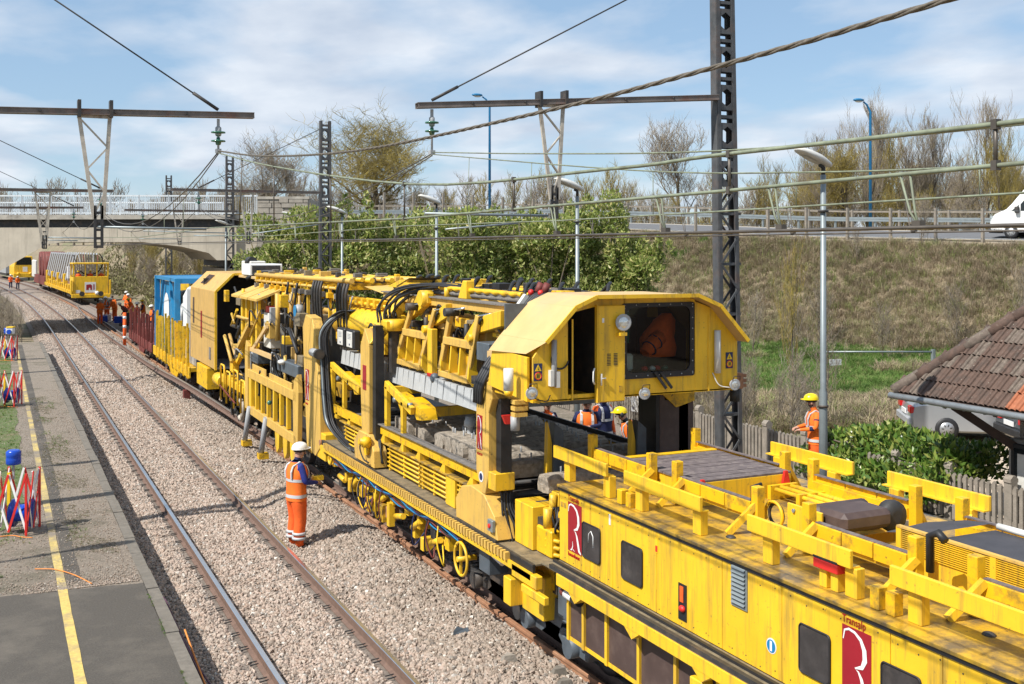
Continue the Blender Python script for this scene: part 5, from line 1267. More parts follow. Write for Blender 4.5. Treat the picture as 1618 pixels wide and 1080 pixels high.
def wheelset(parent, y, x=7.76, r=.42):
    for s in (-1, 1):
        MB().lathe((x + s * .72, y, r), (s, 0, 0), [(0, .06), (.0, r + .028), (.03, r + .03), (.035, r), (.13, r - .005), (.13, r * .8), (.09, r * .75), (.09, .12), (.16, .11)], 22).build('wheel', 'dark', parent)
    MB().cyl((x - .8, y, r), (x + .8, y, r), .07, 8).build('axle', 'dark', parent)
def spring(parent, x, y, z0, z1, r=.1, turns=4, mat='bluegrey'):
    n = turns * 12
    MB().tube([(x + r * math.cos(2 * PI * i / 12), y + r * math.sin(2 * PI * i / 12), z0 + (z1 - z0) * i / n) for i in range(n + 1)], .025, 6).build('coil_spring', mat, parent)
def bogie(parent, y0, y1, sx=6.62, mat='bluegrey', x=7.76):
    for y in (y0, y1): wheelset(parent, y, x)
    for s in (-1, 1):
        X = x + s * (x - sx)
        mb = MB(); mb.prism([(y0 - .45, .42), (y0 - .3, .32), (y0 + .3, .32), (y0 + .42, .55), (y1 - .42, .55), (y1 - .3, .32), (y1 + .3, .32), (y1 + .45, .42), (y1 + .3, .74), (y1 - .4, .86), (y0 + .4, .86), (y0 - .3, .74)], 'x', X - .09, X + .09)
        mb.build('side_frame', mat, parent, bevel=.02)
        for y in (y0, y1):
            MB().cyl((X - s * .02 + s * .0, y, .42), (X + s * .2, y, .42), .13, 12).build('axle_box', mat, parent)
            for d in (-.24, .24): spring(parent, X + s * .02, y + d, .42, .80, .085, 4, mat)
def hose(parent, pts, r=.02, mat='black', n=6, name='hose'): return MB().tube(spline(pts, 5), r, n).build(name, mat, parent)
def lampglass(parent, c, d, r):
    c = Vector(c); d = Vector(d).normalized()
    MB().lathe(c - d * r * .9, d, [(0, r * .35), (r * .3, r * .8), (r * .9, r * 1.05), (r * 1.02, r * 1.05), (r * 1.02, r * .95)], 16).build('lamp_housing', 'grey', parent); lh = [o for o in parent.children if o.name.startswith('lamp_housing')][-1]
    MB().lathe(c + d * r * .0, d, [(0, r * .95), (r * .1, r * .8), (r * .16, r * .4), (r * .18, .002)], 16).build('lamp_lens', 'lens', lh)
def warn_label(parent, x, y, z, s, axis):
    """blue plate with a yellow triangle above a red-ringed square; axis 'y': faces -y"""
    m = MB(); m.box(x - s * .5, x + s * .5, y - .006, y, z - s * .95, z + s * .95); m.build('label_plate', 'signblue', parent)
    m = MB(); m.prism([(x - s * .4, z + .12 * s), (x + s * .4, z + .12 * s), (x, z + .85 * s)], 'y', y - .009, y - .006); m.build('warning_triangle', 'signyellow', parent)
    m = MB(); m.prism([(x - s * .035, z + .36 * s), (x + s * .1, z + .36 * s), (x - s * .02, z + .2 * s), (x + .02 * s, z + .3 * s), (x - s * .08, z + .3 * s), (x + s * .03, z + .6 * s)], 'y', y - .012, y - .009); m.build('warning_bolt', 'black', parent)
    m = MB(); m.lathe((x, y - .006, z - s * .42), (0, -1, 0), [(0, s * .42), (.003, s * .42)], 20); m.build('label_disc', 'signyellow', parent)
    m = MB(); m.ring((x, y - .010, z - s * .42), (0, 1, 0), s * .38, s * .05, 20, 4); m.build('label_ring', 'red', parent)
    m = MB(); m.box(x - s * .13, x - s * .03, y - .013, y - .009, z - s * .62, z - s * .22); m.box(x + s * .05, x + s * .15, y - .013, y - .009, z - s * .62, z - s * .22); m.build('label_mark', 'black', parent)

# ---------------------------------------------------------------- nearest wagon: long yellow machine house with guard beams on its deck
def near_wagon():
    t = thing('machine_wagon', 'nearest bright yellow wagon with maroon emblems, dark windows and guard beams on its deck', 'rail wagon', (7.76, 5, 0))
    MB().box(6.312, 9.21, -4, 11.945, 1.5, 2.40).build('hull', 'yellow', t)
    seams = [11.95, 11.18, 10.66, 9.75, 8.60, 7.72, 6.42, 5.9, 4.9, 3.9, 2.6, 1.2, -.4, -2, -4]
    for a, b in zip(seams, seams[1:]): MB().box(6.30, 6.3125, b + .004, a - .004, 1.505, 2.365).build('side_panel', 'yellow', t, bevel=.003)
    MB().box(6.33, 9.19, 11.945, 11.957, 1.5, 2.39).build('end_panel', 'yellow', t, bevel=.003)
    riv = MB()
    for i in range(60):
        y = 11.8 - i * .21
        for z in (1.56, 2.30): riv.lathe((6.30, y, z + .02 * math.sin(i * 4.1)), (-1, 0, 0), [(0, .008), (.005, .005)], 5)
    riv.build('rivets', 'dark', t, kind='stuff')
    MB().box(6.27, 9.25, -4, 11.97, 2.402, 2.435).build('deck', 'deckyellow', t, bevel=.004)
    MB().box(6.285, 6.30, -4, 11.96, 2.366, 2.40).build('eaves_strip', 'black', t)
    MB().box(6.4, 9.1, -4, 11.6, 1.0, 1.5).build('underframe', 'dark', t)
    def window(y0, y1, z0, z1, mark=None):
        r = .035; f = MB(); n = 5
        pl = []
        for cy, cz, a0 in ((y1 + r, z0 + r, PI), (y0 - r, z0 + r, 1.5 * PI), (y0 - r, z1 - r, 0), (y1 + r, z1 - r, .5 * PI)):
            for k in range(n + 1): a = a0 + .5 * PI * k / n; pl.append((cy + r * math.cos(a), cz + r * math.sin(a)))
        MB().prism(pl, 'x', 6.288, 6.30).build('window', 'brownpanel', t); wn = [o for o in t.children if o.name.startswith('window')][-1]
        g = MB(); g.prism([(a * .94 + (y0 + y1) / 2 * .06, b * .96 + (z0 + z1) / 2 * .04) for a, b in pl], 'x', 6.284, 6.288); g.build('pane', 'windowdark', wn)
        sl = MB(); sl.tube([(6.286, a, b) for a, b in pl] + [(6.286, *pl[0])], .009, 5, cap=False); sl.build('window_seal', 'black', wn)
    M['windowdark'] = P('dusty dark window', (0.05, 0.045, 0.044), 0.16, noise=0.3, scale=5, dirt=(0.13, 0.11, 0.1), dirt_amt=0.5)
    for y0, y1, z0, z1 in ((11.34, 10.93, 1.70, 2.11), (10.44, 10.02, 1.69, 2.105), (7.47, 7.09, 1.70, 2.115), (6.50, 6.10, 1.70, 2.115), (5.0, 4.6, 1.7, 2.11)): window(y0, y1, z0, z1)
    MB().tube([(6.282, 11.19, 1.90), (6.282, 11.18, 2.0), (6.282, 11.13, 2.04), (6.282, 11.08, 1.99), (6.282, 11.075, 1.86)], .006, 5).build('window_arch', 'white', t)
    emblem(t, 6.299, 11.72, 11.38, 1.68, 2.27); emblem(t, 6.299, 6.95, 6.62, 1.68, 2.27); emblem(t, 6.299, 3.6, 3.27, 1.68, 2.27)
    lv = MB(); lv.box(6.285, 6.30, 8.20, 8.44, 1.985, 2.375); lf = lv.build('louvre_frame', 'galv', t)
    for k in range(9):
        z = 2.01 + k * .041; MB().add([(6.284, 8.22, z), (6.284, 8.42, z), (6.262, 8.42, z + .012), (6.262, 8.22, z + .012), (6.284, 8.42, z + .03), (6.284, 8.22, z + .03)], [(0, 1, 2, 3), (3, 2, 4, 5)]).build('louvre_slat', 'galv', lf)
    ht = MB().box(6.292, 6.30, 9.19, 9.335, 1.575, 1.945).build('hatch', 'black', t)
    MB().ball((6.28, 9.25, 1.70), (.03, .05, .035), 8, 5).build('hatch_valve', 'red', ht); MB().box(6.285, 6.295, 9.24, 9.30, 1.76, 1.92).build('hatch_handle', 'orange2', ht)
    MB().box(6.294, 6.30, 9.72, 9.77, 2.14, 2.30).build('hazard_label', 'signyellow', t); MB().box(6.292, 6.295, 9.725, 9.765, 2.15, 2.215).build('hazard_label_mark', 'red', t)
    MB().lathe((6.30, 7.86, 1.78), (-1, 0, 0), [(0, .07), (.004, .07)], 20).build('round_label', 'sign', t); MB().lathe((6.296, 7.86, 1.78), (-1, 0, 0), [(0, .058), (.004, .058)], 20).build('round_label_disc', 'blue', t)
    MB().box(6.291, 6.296, 7.845, 7.875, 1.735, 1.825).build('round_label_mark', 'white', t)
    MB().box(6.294, 6.30, 10.70, 10.735, 2.21, 2.33).build('white_plate', 'white', t)
    for y in (11.88, 11.80): MB().box(6.294, 6.30, y - .03, y + .03, 2.17, 2.23).build('small_plate', 'deckyellow', t)
    # ledge along the foot of the side, with the gantry runway beam below it
    MB().box(6.03, 6.30, -4, 11.93, 1.485, 1.50).build('walkway', 'dusty', t)
    MB().bar((6.05, -4, 1.52), (6.05, 11.7, 1.52), .05, .045).build('runway_rail', 'dark', t); MB().bar((6.2, -4, 1.515), (6.2, 11.9, 1.515), .04, .03).build('runway_rail', 'black', t)
    MB().box(6.015, 6.05, -4, 11.5, 1.345, 1.484).build('side_beam', 'yellow', t, bevel=.004)
    for i in range(9):
        y = 11.2 - i * 1.25; MB().prism([(y, 1.345), (y - .3, 1.345), (y - .15, 1.25)], 'x', 6.02, 6.2).build('bracket', 'yellow', t)
    # brown skirt panels in a yellow frame
    vs = [11.5, 11.13, 10.6, 9.92, 9.22, 8.5, 7.8, 7.1, 6.4, 5.7, 5, 4.3]
    MB().box(6.19, 6.22, 4, 11.53, .67, .715).build('skirt_rail', 'yellow', t)
    for a, b in zip(vs, vs[1:]):
        MB().box(6.17, 6.215, a - .03, a + .02, .672, 1.34).build('skirt_post', 'yellow', t)
        MB().box(6.20, 6.21, b + .02, a - .03, .71, 1.33).build('skirt_panel', 'brownpanel', t)
    MB().cyl((6.12, 11.45, 1.24), (6.12, 11.25, 1.24), .05, 12).build('lamp_body', 'white', t); MB().ball((6.12, 11.5, 1.25), .055).build('lamp_cap', 'rustred', t); MB().cyl((6.12, 11.25, 1.24), (6.12, 11.1, 1.24), .058, 12).build('lamp_cap', 'black', t)
    hose(t, [(6.12, 8.75, .6), (6.1, 8.72, .9), (6.12, 8.7, 1.1)], .012, 'signyellow'); MB().box(6.06, 6.2, 8.6, 8.8, 1.0, 1.22).build('valve_box', 'yellow', t, bevel=.01); MB().cyl((6.1, 8.75, 1.16), (6.1, 8.3, 1.12), .035, 10).build('air_cylinder', 'white', t)
    bogie(t, 13.05, 11.85, 6.55)
    MB().box(6.3, 6.6, 11.6, 12.0, .78, 1.15).build('equipment_box', 'bluegrey', t, bevel=.015)
    # guard beams and posts along both sides of the deck
    def unit(xo, beams, posts, sgn):
        a, b = beams
        MB().box(xo - sgn * .055, xo - sgn * .015, b, a, 2.69, 2.845).build('guard_beam', 'yellow', t, bevel=.006)
        MB().box(xo - sgn * .015, xo + sgn * .06, b, a, 2.69, 2.704).build('guard_flange', 'yellow', t)
        for y in posts:
            MB().box(xo - sgn * .01, xo + sgn * .085, y - .07, y + .07, 2.436, 2.69).build('guard_post', 'yellow', t, bevel=.006)
    for bm_, ps in (((12.32, 11.0), (12.04, 11.06)), ((10.60, 9.12), (10.35, 9.24)), ((8.36, 6.98), (8.11, 7.02)), ((6.54, 5.0), (6.32, 5.2)), ((4.6, 3.2), (4.4, 3.4))): unit(6.46, bm_, ps, 1)
    for bm_, ps in (((11.35, 9.85), (11.1, 10.1)), ((9.3, 7.9), (9.1, 8.1)), ((7.3, 5.9), (7.1, 6.1))): unit(9.06, bm_, ps, -1)
    for y in (10.72, 10.53, 6.72, 6.55): MB().box(6.42, 6.52, y - .05, y + .05, 2.436, 2.60 if y > 9 else 2.62).build('stub_post', 'yellowdirty', t, bevel=.006)
    for y in (7.35, 7.21): MB().box(6.44, 6.55, y - .045, y + .045, 2.436, 2.60).build('stub_post', 'yellow', t, bevel=.006)
    MB().box(6.40, 6.57, 7.13, 7.43, 2.60, 2.685).build('buffer_block', 'red', t, bevel=.008); MB().box(6.40, 6.57, 7.13, 7.43, 2.686, 2.705).build('buffer_pad', 'black', t)
    # inner rails: stacked bars on taller posts, braced outward
    def inner(x, s, ys, posts, braces):
        a, b = ys
        MB().box(x - .03, x + .03, b, a, 2.56, 2.68).build('inner_rail', 'yellowdirty', t, bevel=.004)
        n = 3
        for k in range(n):
            y0 = a - (a - b) * k / n; y1 = a - (a - b) * (k + 1) / n + .015
            MB().box(x - s * .055 - .012, x - s * .03, y1, y0, 2.62 - .012 * k, 2.745).build('rail_block', 'yellowdirty', t, bevel=.004)
        MB().box(x - .045 if s > 0 else x - .01, x + .01 if s > 0 else x + .045, b + .02, a - .02, 2.746, 2.757).build('rubber_strip', 'boarddark', t)
        for y in posts: MB().box(x - s * .04 - .05, x - s * .04 + .05, y - .05, y + .05, 2.436, 2.92).build('inner_post', 'yellowdirty', t, bevel=.006)
        for y in braces: MB().bar((x - s * .06, y, 2.74), (x - s * .33, y + .12, 2.44), .07, .06).build('brace', 'yellow', t)
    inner(7.08, 1, (12.4, 11.1), (12.42, 11.0), (10.95,)); inner(7.08, 1, (10.42, 9.08), (10.46, 9.0), (9.0, 10.3)); inner(7.08, 1, (8.15, 6.95), (8.22, 6.88), (6.85, 8.1)); inner(7.08, 1, (6.2, 4.9), (6.25, 4.85), (6.15,))
    inner(8.5, -1, (12.2, 10.45), (12.25, 10.4), (10.4,)); inner(8.5, -1, (9.85, 8.4), (9.9, 8.35), (8.4,)); inner(8.5, -1, (7.7, 6.4), (7.75, 6.35), (7.7,))
    # board platform between the rails, drums, pipes and the conveyor
    MB().box(7.12, 8.46, 10.22, 11.66, 2.43, 2.70).build('board_base', 'yellow', t, bevel=.006)
    for k in range(9):
        y = 10.22 + k * .16; MB().box(7.10, 8.48, y + .003, y + .157, 2.70, 2.722 + .003 * (k % 3)).build('deck_board', 'boarddark', t)
    MB().box(7.1, 8.48, 11.68, 11.78, 2.56, 2.74).build('cross_beam', 'yellowdirty', t, bevel=.006)
    for x in (7.2, 8.38): MB().prism([(x - .06, 2.56), (x + .06, 2.56), (x + .02, 2.74), (x - .02, 2.74)], 'y', 10.18, 10.215).build('lifting_lug', 'red', t)
    for k in range(5): MB().tube([(8.16 + k * .075, 10.1, 2.56 + .02 * (k % 2)), (8.16 + k * .075, 8.6, 2.56 + .02 * (k % 2))], .026, 8).build('pipe', 'yellow', t)
    for k in range(4): MB().box(8.1, 8.5, 8.62 + k * .5, 8.68 + k * .5, 2.44, 2.60).build('pipe_clamp', 'yellowdirty', t)
    MB().cyl((7.34, 8.55, 2.66), (8.02, 8.55, 2.66), .135, 20).build('belt_drum', 'brownpanel', t); MB().box(7.36, 8.0, 8.1, 8.55, 2.60, 2.79).build('belt_loop', 'brownpanel', t, bevel=.05)
    MB().box(7.30, 7.33, 8.35, 8.86, 2.50, 2.76).build('bearing_plate', 'yellow', t, bevel=.006)
    for (y, z) in ((8.45, 2.7), (8.45, 2.56), (8.75, 2.7)): MB().cyl((7.28, y, z), (7.30, y, z), .022, 6).build('bolt', 'galv', t)
    MB().ring((7.26, 9.02, 2.60), (1, 0, 0), .135, .018, 24, 6).build('pulley', 'yellowdirty', t); MB().ring((7.29, 9.02, 2.60), (1, 0, 0), .11, .018, 24, 6).build('pulley', 'dark', t)
    MB().lathe((8.1, 8.3, 2.68), (0, -1, 0), [(0, .15), (.06, .16), (.12, .15), (.14, .06)], 14).build('sprocket', 'dark', t)
    MB().tube([(7.05, 9.1, 2.6), (7.05, 9.1, 2.9), (7.15, 9.08, 2.915)], .022, 6).build('grab_handle', 'black', t)
    MB().add([(7.30, 8.0, 2.60), (8.1, 8.0, 2.60), (8.1, 7.55, 2.76), (7.3, 7.55, 2.76), (7.30, 8.0, 2.50), (8.1, 8.0, 2.5)], [(0, 1, 2, 3), (4, 5, 1, 0)]).build('hopper_tray', 'yellow', t)
    MB().add([(7.3, 7.5, 2.78), (7.3, 7.0, 2.885), (8.1, 7.0, 2.885), (8.15, 7.35, 2.83), (7.9, 7.6, 2.78)], [(0, 1, 2, 3, 4)]).build('hood_plate', 'belt', t)
    MB().box(7.30, 8.15, 3, 7.35, 2.44, 2.66).build('conveyor_frame', 'yellow', t); MB().box(7.34, 8.1, 3, 6.98, 2.66, 2.83).build('conveyor_belt', 'belt', t)
    for k in range(11): MB().box(7.285, 7.30, 3.0, 7.3, 2.665 + k * .018, 2.672 + k * .018).build('grille_bar', 'yellow', t)
    for y in (7.32, 6.3, 5.6, 4.9): MB().box(7.28, 7.31, y - .03, y + .03, 2.66, 2.87).build('grille_post', 'yellow', t)
    MB().box(7.275, 7.32, 3.0, 7.34, 2.865, 2.885).build('grille_cap', 'faded', t)
    MB().box(7.32, 7.335, 3, 7.3, 2.64, 2.86).build('grille_back', 'deckyellow', t)
    for k in range(7): MB().cyl((8.1, 6.95 - k * .42, 2.87), (8.1, 6.56 - k * .42, 2.87), .03, 8).build('edge_roller', 'offwhite', t)
    MB().tube([(6.93, 6.62, 2.7), (6.93, 6.62, 3.0), (6.93, 6.53, 3.04), (6.93, 6.46, 2.99)], .035, 8).build('exhaust_pipe', 'black', t)
    dm = MB()
    for x, y in ((6.75, 9.6), (6.72, 7.6), (6.78, 5.9), (6.7, 9.0)): dm.ball((x, y, 2.437), (.05, .06, .025), 8, 5)
    dm.build('lashing_ring', 'dark', t)
    # buffers and coupling gear at the front end
    for x in (6.9, 8.62): MB().lathe((x, 11.95, 1.05), (0, 1, 0), [(0, .1), (.3, .1), (.32, .22), (.36, .22)], 14).build('buffer', 'dark', t)
near_wagon()

# ---------------------------------------------------------------- long carrier wagon below the gantry
def carrier():
    t = thing('sleeper_carrier', 'long yellow carrier wagon with toothed runway rail, grilles and underslung equipment', 'rail wagon', (7.76, 18, 0))
    MB().box(6.42, 9.1, 12.25, 24.3, .95, 1.36).build('main_frame', 'dark', t)
    MB().box(6.40, 6.44, 12.3, 24.3, 1.0, 1.38).build('frame_web', 'yellowdirty', t)
    MB().box(6.1, 6.40, 12.2, 22.0, 1.372, 1.392).build('walkway', 'dusty', t); MB().box(9.12, 9.4, 12.2, 22.0, 1.372, 1.392).build('walkway', 'dark', t)
    MB().box(6.02, 6.06, 12.2, 22.0, 1.20, 1.29).build('rack_beam', 'yellow', t); MB().box(6.055, 6.09, 12.2, 22.0, 1.29, 1.372).build('rack_back', 'black', t); MB().box(6.05, 6.09, 12.2, 22, 1.372, 1.392).build('rack_cap', 'dark', t)
    src = None
    for i in range(84):
        y = 12.9 + i * .105
        if src is None: src = MB().box(5.985, 6.056, y - .03, y + .03, 1.285, 1.385).build('rack_tooth', 'faded', t); y_0 = y
        else: piece(src, 'rack_tooth', t, Matrix.Translation((0, y - y_0, 0)))
    # tubular grilles
    for a, b in ((21.2, 19.9), (18.5, 16.9), (16.85, 15.7), (15.25, 14.62)):
        for k in range(5): MB().tube([(6.30, a, 1.47 + k * .075), (6.30, b, 1.47 + k * .075)], .017, 6).build('grille_tube', 'yellow', t)
        for y in (a - .05, (a + b) / 2, b + .05): MB().box(6.31, 6.34, y - .025, y + .025, 1.40, 1.83).build('grille_post', 'yellow', t)
        MB().box(6.38, 6.40, b, a, 1.40, 1.84).build('side_sheet', 'deckyellow', t)
    MB().box(6.27, 6.32, 15.3, 15.66, 1.40, 1.84).build('locker', 'yellow', t, bevel=.006)
    MB().box(6.25, 6.75, 14.5, 21.4, 1.845, 1.875).build('sill_plate', 'deckyellow', t, bevel=.004)
    # conveyor side beam that carries the old sleepers
    for x in (6.27, 9.2):
        MB().box(x - .02, x + .02, 14.2, 18.9, 2.0, 2.17).build('conveyor_beam', 'yellowdirty', t, bevel=.004); MB().box(x - .07, x + .09, 14.2, 18.9, 2.17, 2.186).build('beam_flange', 'wood', t)
        MB().box(x - .02, x + .02, 18.9, 22.0, 1.96, 2.14).build('conveyor_beam', 'yellowdirty', t, bevel=.004)
        for y in (14.6, 15.7, 16.8, 17.6, 18.6, 19.7, 20.7, 21.6):
            MB().prism([(y - .05, 1.876), (y + .18, 1.876), (y + .05, 2.0), (y - .05, 2.0)], 'x', x - .02, x + .14).build('beam_bracket', 'yellow', t)
    MB().box(6.4, 9.1, 12.6, 24.2, 1.40, 1.84).build('conveyor_bed', 'dark', t)
    for k in range(14): MB().cyl((6.5, 13 + k * .65, 1.93), (9.0, 13 + k * .65, 1.93), .05, 8).build('roller', 'dark', t)
    # arched yellow hold-down frames left of the middle gantry leg
    for (y0, y1) in ((22.0, 19.8), (18.5, 16.9)):
        MB().box(6.25, 6.33, y0 - .06, y0 + .06, 2.14, 2.88).build('frame_post', 'yellow', t, bevel=.006); MB().box(6.25, 6.33, y0 - .9, y0 - .8, 2.14, 2.72).build('frame_post', 'yellow', t, bevel=.006)
        MB().bar((6.29, y0 + .06, 2.92), (6.29, y1 + .3, 2.62), .08, .13).build('frame_arch', 'yellow', t, bevel=.006)
        for k in (0, 1):
            MB().prism([(y0 - .2 - k * .75, 2.80), (y0 - .75 - k * .75, 2.68), (y0 - .85 - k * .75, 2.5), (y0 - .6 - k * .75, 2.48)], 'x', 6.34, 6.62).build('clamp_plate', 'yellowdirty', t); MB().cyl((6.25, y0 - .42 - k * .75, 2.7), (6.33, y0 - .42 - k * .75, 2.7), .045, 10).build('pivot', 'galv', t)
        MB().bar((6.7, y1 + .5, 2.55), (8.4, y1 + .2, 2.62), .12, .16).build('cross_arm', 'yellow', t, bevel=.006)
    MB().lathe((6.95, 16.3, 2.62), (0, 0, -1), [(0, .07), (.1, .1), (.16, .1), (.18, .05), (.32, .05), (.34, .18), (.38, .18)], 12).build('motor', 'grey', t)
    # underslung gear
    bogie(t, 14.9, 13.4, 6.60, 'dark')
    for y in (22.9, 21.2): wheelset(t, y)
    MB().ring((6.06, 14.55, .86), (1, 0, 0), .235, .022, 30, 8).build('handwheel', 'yellow', t)
    MB().bar((6.06, 14.55, .63), (6.06, 14.55, 1.09), .035, .03).build('handwheel_spoke', 'yellow', t); MB().cyl((6.0, 14.55, .86), (6.3, 14.55, .86), .04, 10).build('handwheel_hub', 'yellow', t)
    MB().prism([(13.75, .82), (14.1, .82), (14.1, 1.22), (13.98, 1.30), (13.75, 1.22)], 'x', 6.15, 6.45).build('cabinet', 'bluegrey', t, bevel=.01)
    MB().box(6.12, 6.4, 13.0, 13.22, .62, .98).build('control_box', 'yellow', t, bevel=.01); MB().box(6.14, 6.38, 13.22, 13.24, .63, .97).build('control_panel', 'grey', t); MB().cyl((6.2, 13.24, .78), (6.2, 13.28, .78), .03, 10).build('push_button', 'red', t)
    MB().prism([(13.0, .58), (12.4, .58), (12.35, 1.15), (13.35, 1.18)], 'x', 6.3, 6.65).build('hopper', 'yellow', t, bevel=.01); MB().cyl((6.15, 13.75, 1.18), (6.15, 13.3, 1.12), .045, 10).build('reservoir', 'white', t)
    MB().box(6.02, 6.12, 12.05, 12.75, 1.12, 1.28).build('step_bracket', 'yellow', t, bevel=.008); MB().box(6.01, 6.08, 11.8, 12.45, 1.0, 1.10).build('step_bracket', 'yellow', t, bevel=.008)
    r = random.Random(21)
    for i in range(20):
        y = 15.3 + i * .33 + r.uniform(-.06, .06); z = r.uniform(.62, 1.02); w = r.uniform(.1, .2); h = r.uniform(.12, .3)
        MB().box(6.1 + r.uniform(0, .12), 6.36, y - w / 2, y + w / 2, z - h / 2, z + h / 2).build(r.choice(['valve_block', 'junction_box', 'bracket']), r.choice(['yellow', 'yellow', 'yellowdirty', 'dark', 'yellowdirty']), t, bevel=.008)
    for i in range(7):
        y = 15.6 + i * .85; MB().cyl((6.16, y, r.uniform(.75, 1.05)), (6.2, y + .5, r.uniform(.65, 1.0)), .05, 10).build('hydraulic_cylinder', 'yellow', t)
    for k, mt in enumerate(('signblue', 'blue', 'black', 'rustred', 'blue')):
        pts = [(6.05 + .01 * k, 21.2 - i * .55, 1.16 - .02 * k + .05 * math.sin(i * 1.9 + k)) for i in range(13)]; hose(t, pts, .013, mt, 5, 'cable')
    for i in range(12):
        y = 14.9 + r.uniform(0, 5.5); hose(t, [(6.08, y, 1.15), (6.03, y + r.uniform(-.1, .1), .85), (6.1, y + r.uniform(-.2, .2), .55), (6.2, y + r.uniform(-.2, .2), .8)], .013, r.choice(['black', 'black', 'rustred', 'signyellow', 'signblue']), 5)
    MB().box(6.16, 6.4, 18.0, 18.5, .62, .82).build('roller_clamp', 'rustrail', t, bevel=.01); MB().box(6.1, 6.2, 17.85, 17.98, .55, .95).build('clamp_arm', 'yellow', t)
    MB().ring((6.12, 21.6, 1.05), (1, 0, 0), .09, .03, 16, 6).build('cable_reel', 'yellow', t)
    # gear between this wagon and the nearest one
    MB().box(6.32, 6.7, 12.75, 13.28, 1.40, 1.97).build('cabinet', 'yellow', t, bevel=.01)
    MB().box(9.2, 9.24, 12.4, 19.2, 1.87, 2.27).build('far_shade_sheet', 'dark', t); MB().box(6.36, 6.5, 12.3, 12.72, 1.40, 1.75).build('pump', 'yellowdirty', t, bevel=.02); MB().cyl((6.42, 12.5, 1.75), (6.42, 12.5, 2.0), .06, 10).build('pump_cap', 'yellow', t); MB().box(6.6, 6.68, 12.55, 12.75, 1.4, 2.16).build('upright', 'yellow', t, bevel=.01)  # the low far-side sheet is dark in place of shade, hiding the lit platform
    MB().box(6.75, 7.1, 12.3, 12.7, 1.4, 1.9).build('cabinet', 'yellowdirty', t, bevel=.01); MB().cyl((6.55, 12.65, 1.75), (6.55, 12.6, 2.15), .05, 10).build('hydraulic_cylinder', 'yellow', t)
    for k in range(3): MB().tube([(6.45, 12.7, 1.45 + k * .09), (6.38, 12.45, 1.44 + k * .09), (6.45, 12.2, 1.45 + k * .09)], .028, 8).build('pipe_bend', 'yellowdirty', t)
    for i in range(9):
        hose(t, [(6.45 + r.uniform(0, .4), 12.5, 2.0), (6.4 + r.uniform(0, .3), 12.4 + r.uniform(-.2, .2), 1.8), (6.5 + r.uniform(0, .3), 12.5 + r.uniform(-.2, .2), 1.5)], .018)
    MB().cyl((6.5, 12.3, 1.93), (7.2, 12.3, 1.93), .07, 10).build('cross_tube', 'yellow', t)
carrier()

# ---------------------------------------------------------------- concrete sleepers lying on the carrier
def rough_sleeper(seed):
    r = random.Random(seed); bm = bmesh.new(); bmesh.ops.create_grid(bm, x_segments=1, y_segments=1, size=1); bm.free()
    nx, n = 14, 10; vs = []; 
    sec = [(-.13, 0), (-.135, .07), (-.12, .15), (-.09, .19), (0, .2), (.09, .19), (.12, .15), (.135, .07), (.13, 0), (0, -.01)]
    for i in range(nx + 1):
        x = -1.13 + 2.26 * i / nx; dip = .05 * max(0, 1 - abs(x) / .5)
        for (y, z) in sec:
            k = 1 + .16 * mnoise.noise((x * 4 + seed, y * 9, z * 9)); vs.append((x + .02 * mnoise.noise((y * 20, z * 20, seed)), y * k, z * k - (dip if z > .1 else 0)))
    fs = [(i * n + k, i * n + (k + 1) % n, (i + 1) * n + (k + 1) % n, (i + 1) * n + k) for i in range(nx) for k in range(n)] + [tuple(range(n)), tuple(range(nx * n + n - 1, nx * n - 1, -1))]
    return vs, fs
def make_old(label, x, y, z, rz, seed, rx=0):
    t = thing('old_sleeper', label, 'sleeper', (0, 0, 0), 'old concrete sleepers on the carrier')
    v, f = rough_sleeper(seed); MB().add(v, f).build('concrete_block', 'oldsleeper', t)
    for s in (-.76, .76):
        for e in (-.09, .09): MB().tube([(s + e, 0, .16), (s + e, .01, .27)], .012, 6).build('bolt', 'grey', t)
    t.location = (x, y, z); t.rotation_euler = (rx, 0, rz); t.scale = (1.0, 1.1, 1.15); return t
r_ = random.Random(2)
OLDS = [(y, .02 * r_.uniform(-1, 1)) for y in (18.55, 18.25, 17.95, 17.65, 17.2, 16.6, 16.32, 16.03, 15.75, 15.46, 15.18, 14.9, 14.4, 13.9)]
for i, (y, a) in enumerate(OLDS):
    x = 7.62 + (.0 if i < 5 else -.04) + .06 * math.sin(i * 2.7)
    lb = ORD[i] + ' old crusted sleeper across the carrier, counting from the middle gantry leg'
    if i == 0: lb = 'old crusted sleeper just right of the middle gantry leg'
    make_old(lb, x, y, 2.1 + (.03 if i > 5 else 0), a, 3 + i)
make_old('single old rough sleeper at the carrier end hanging in front of the hoses', 7.68, 12.95, 2.12, .05, 33)
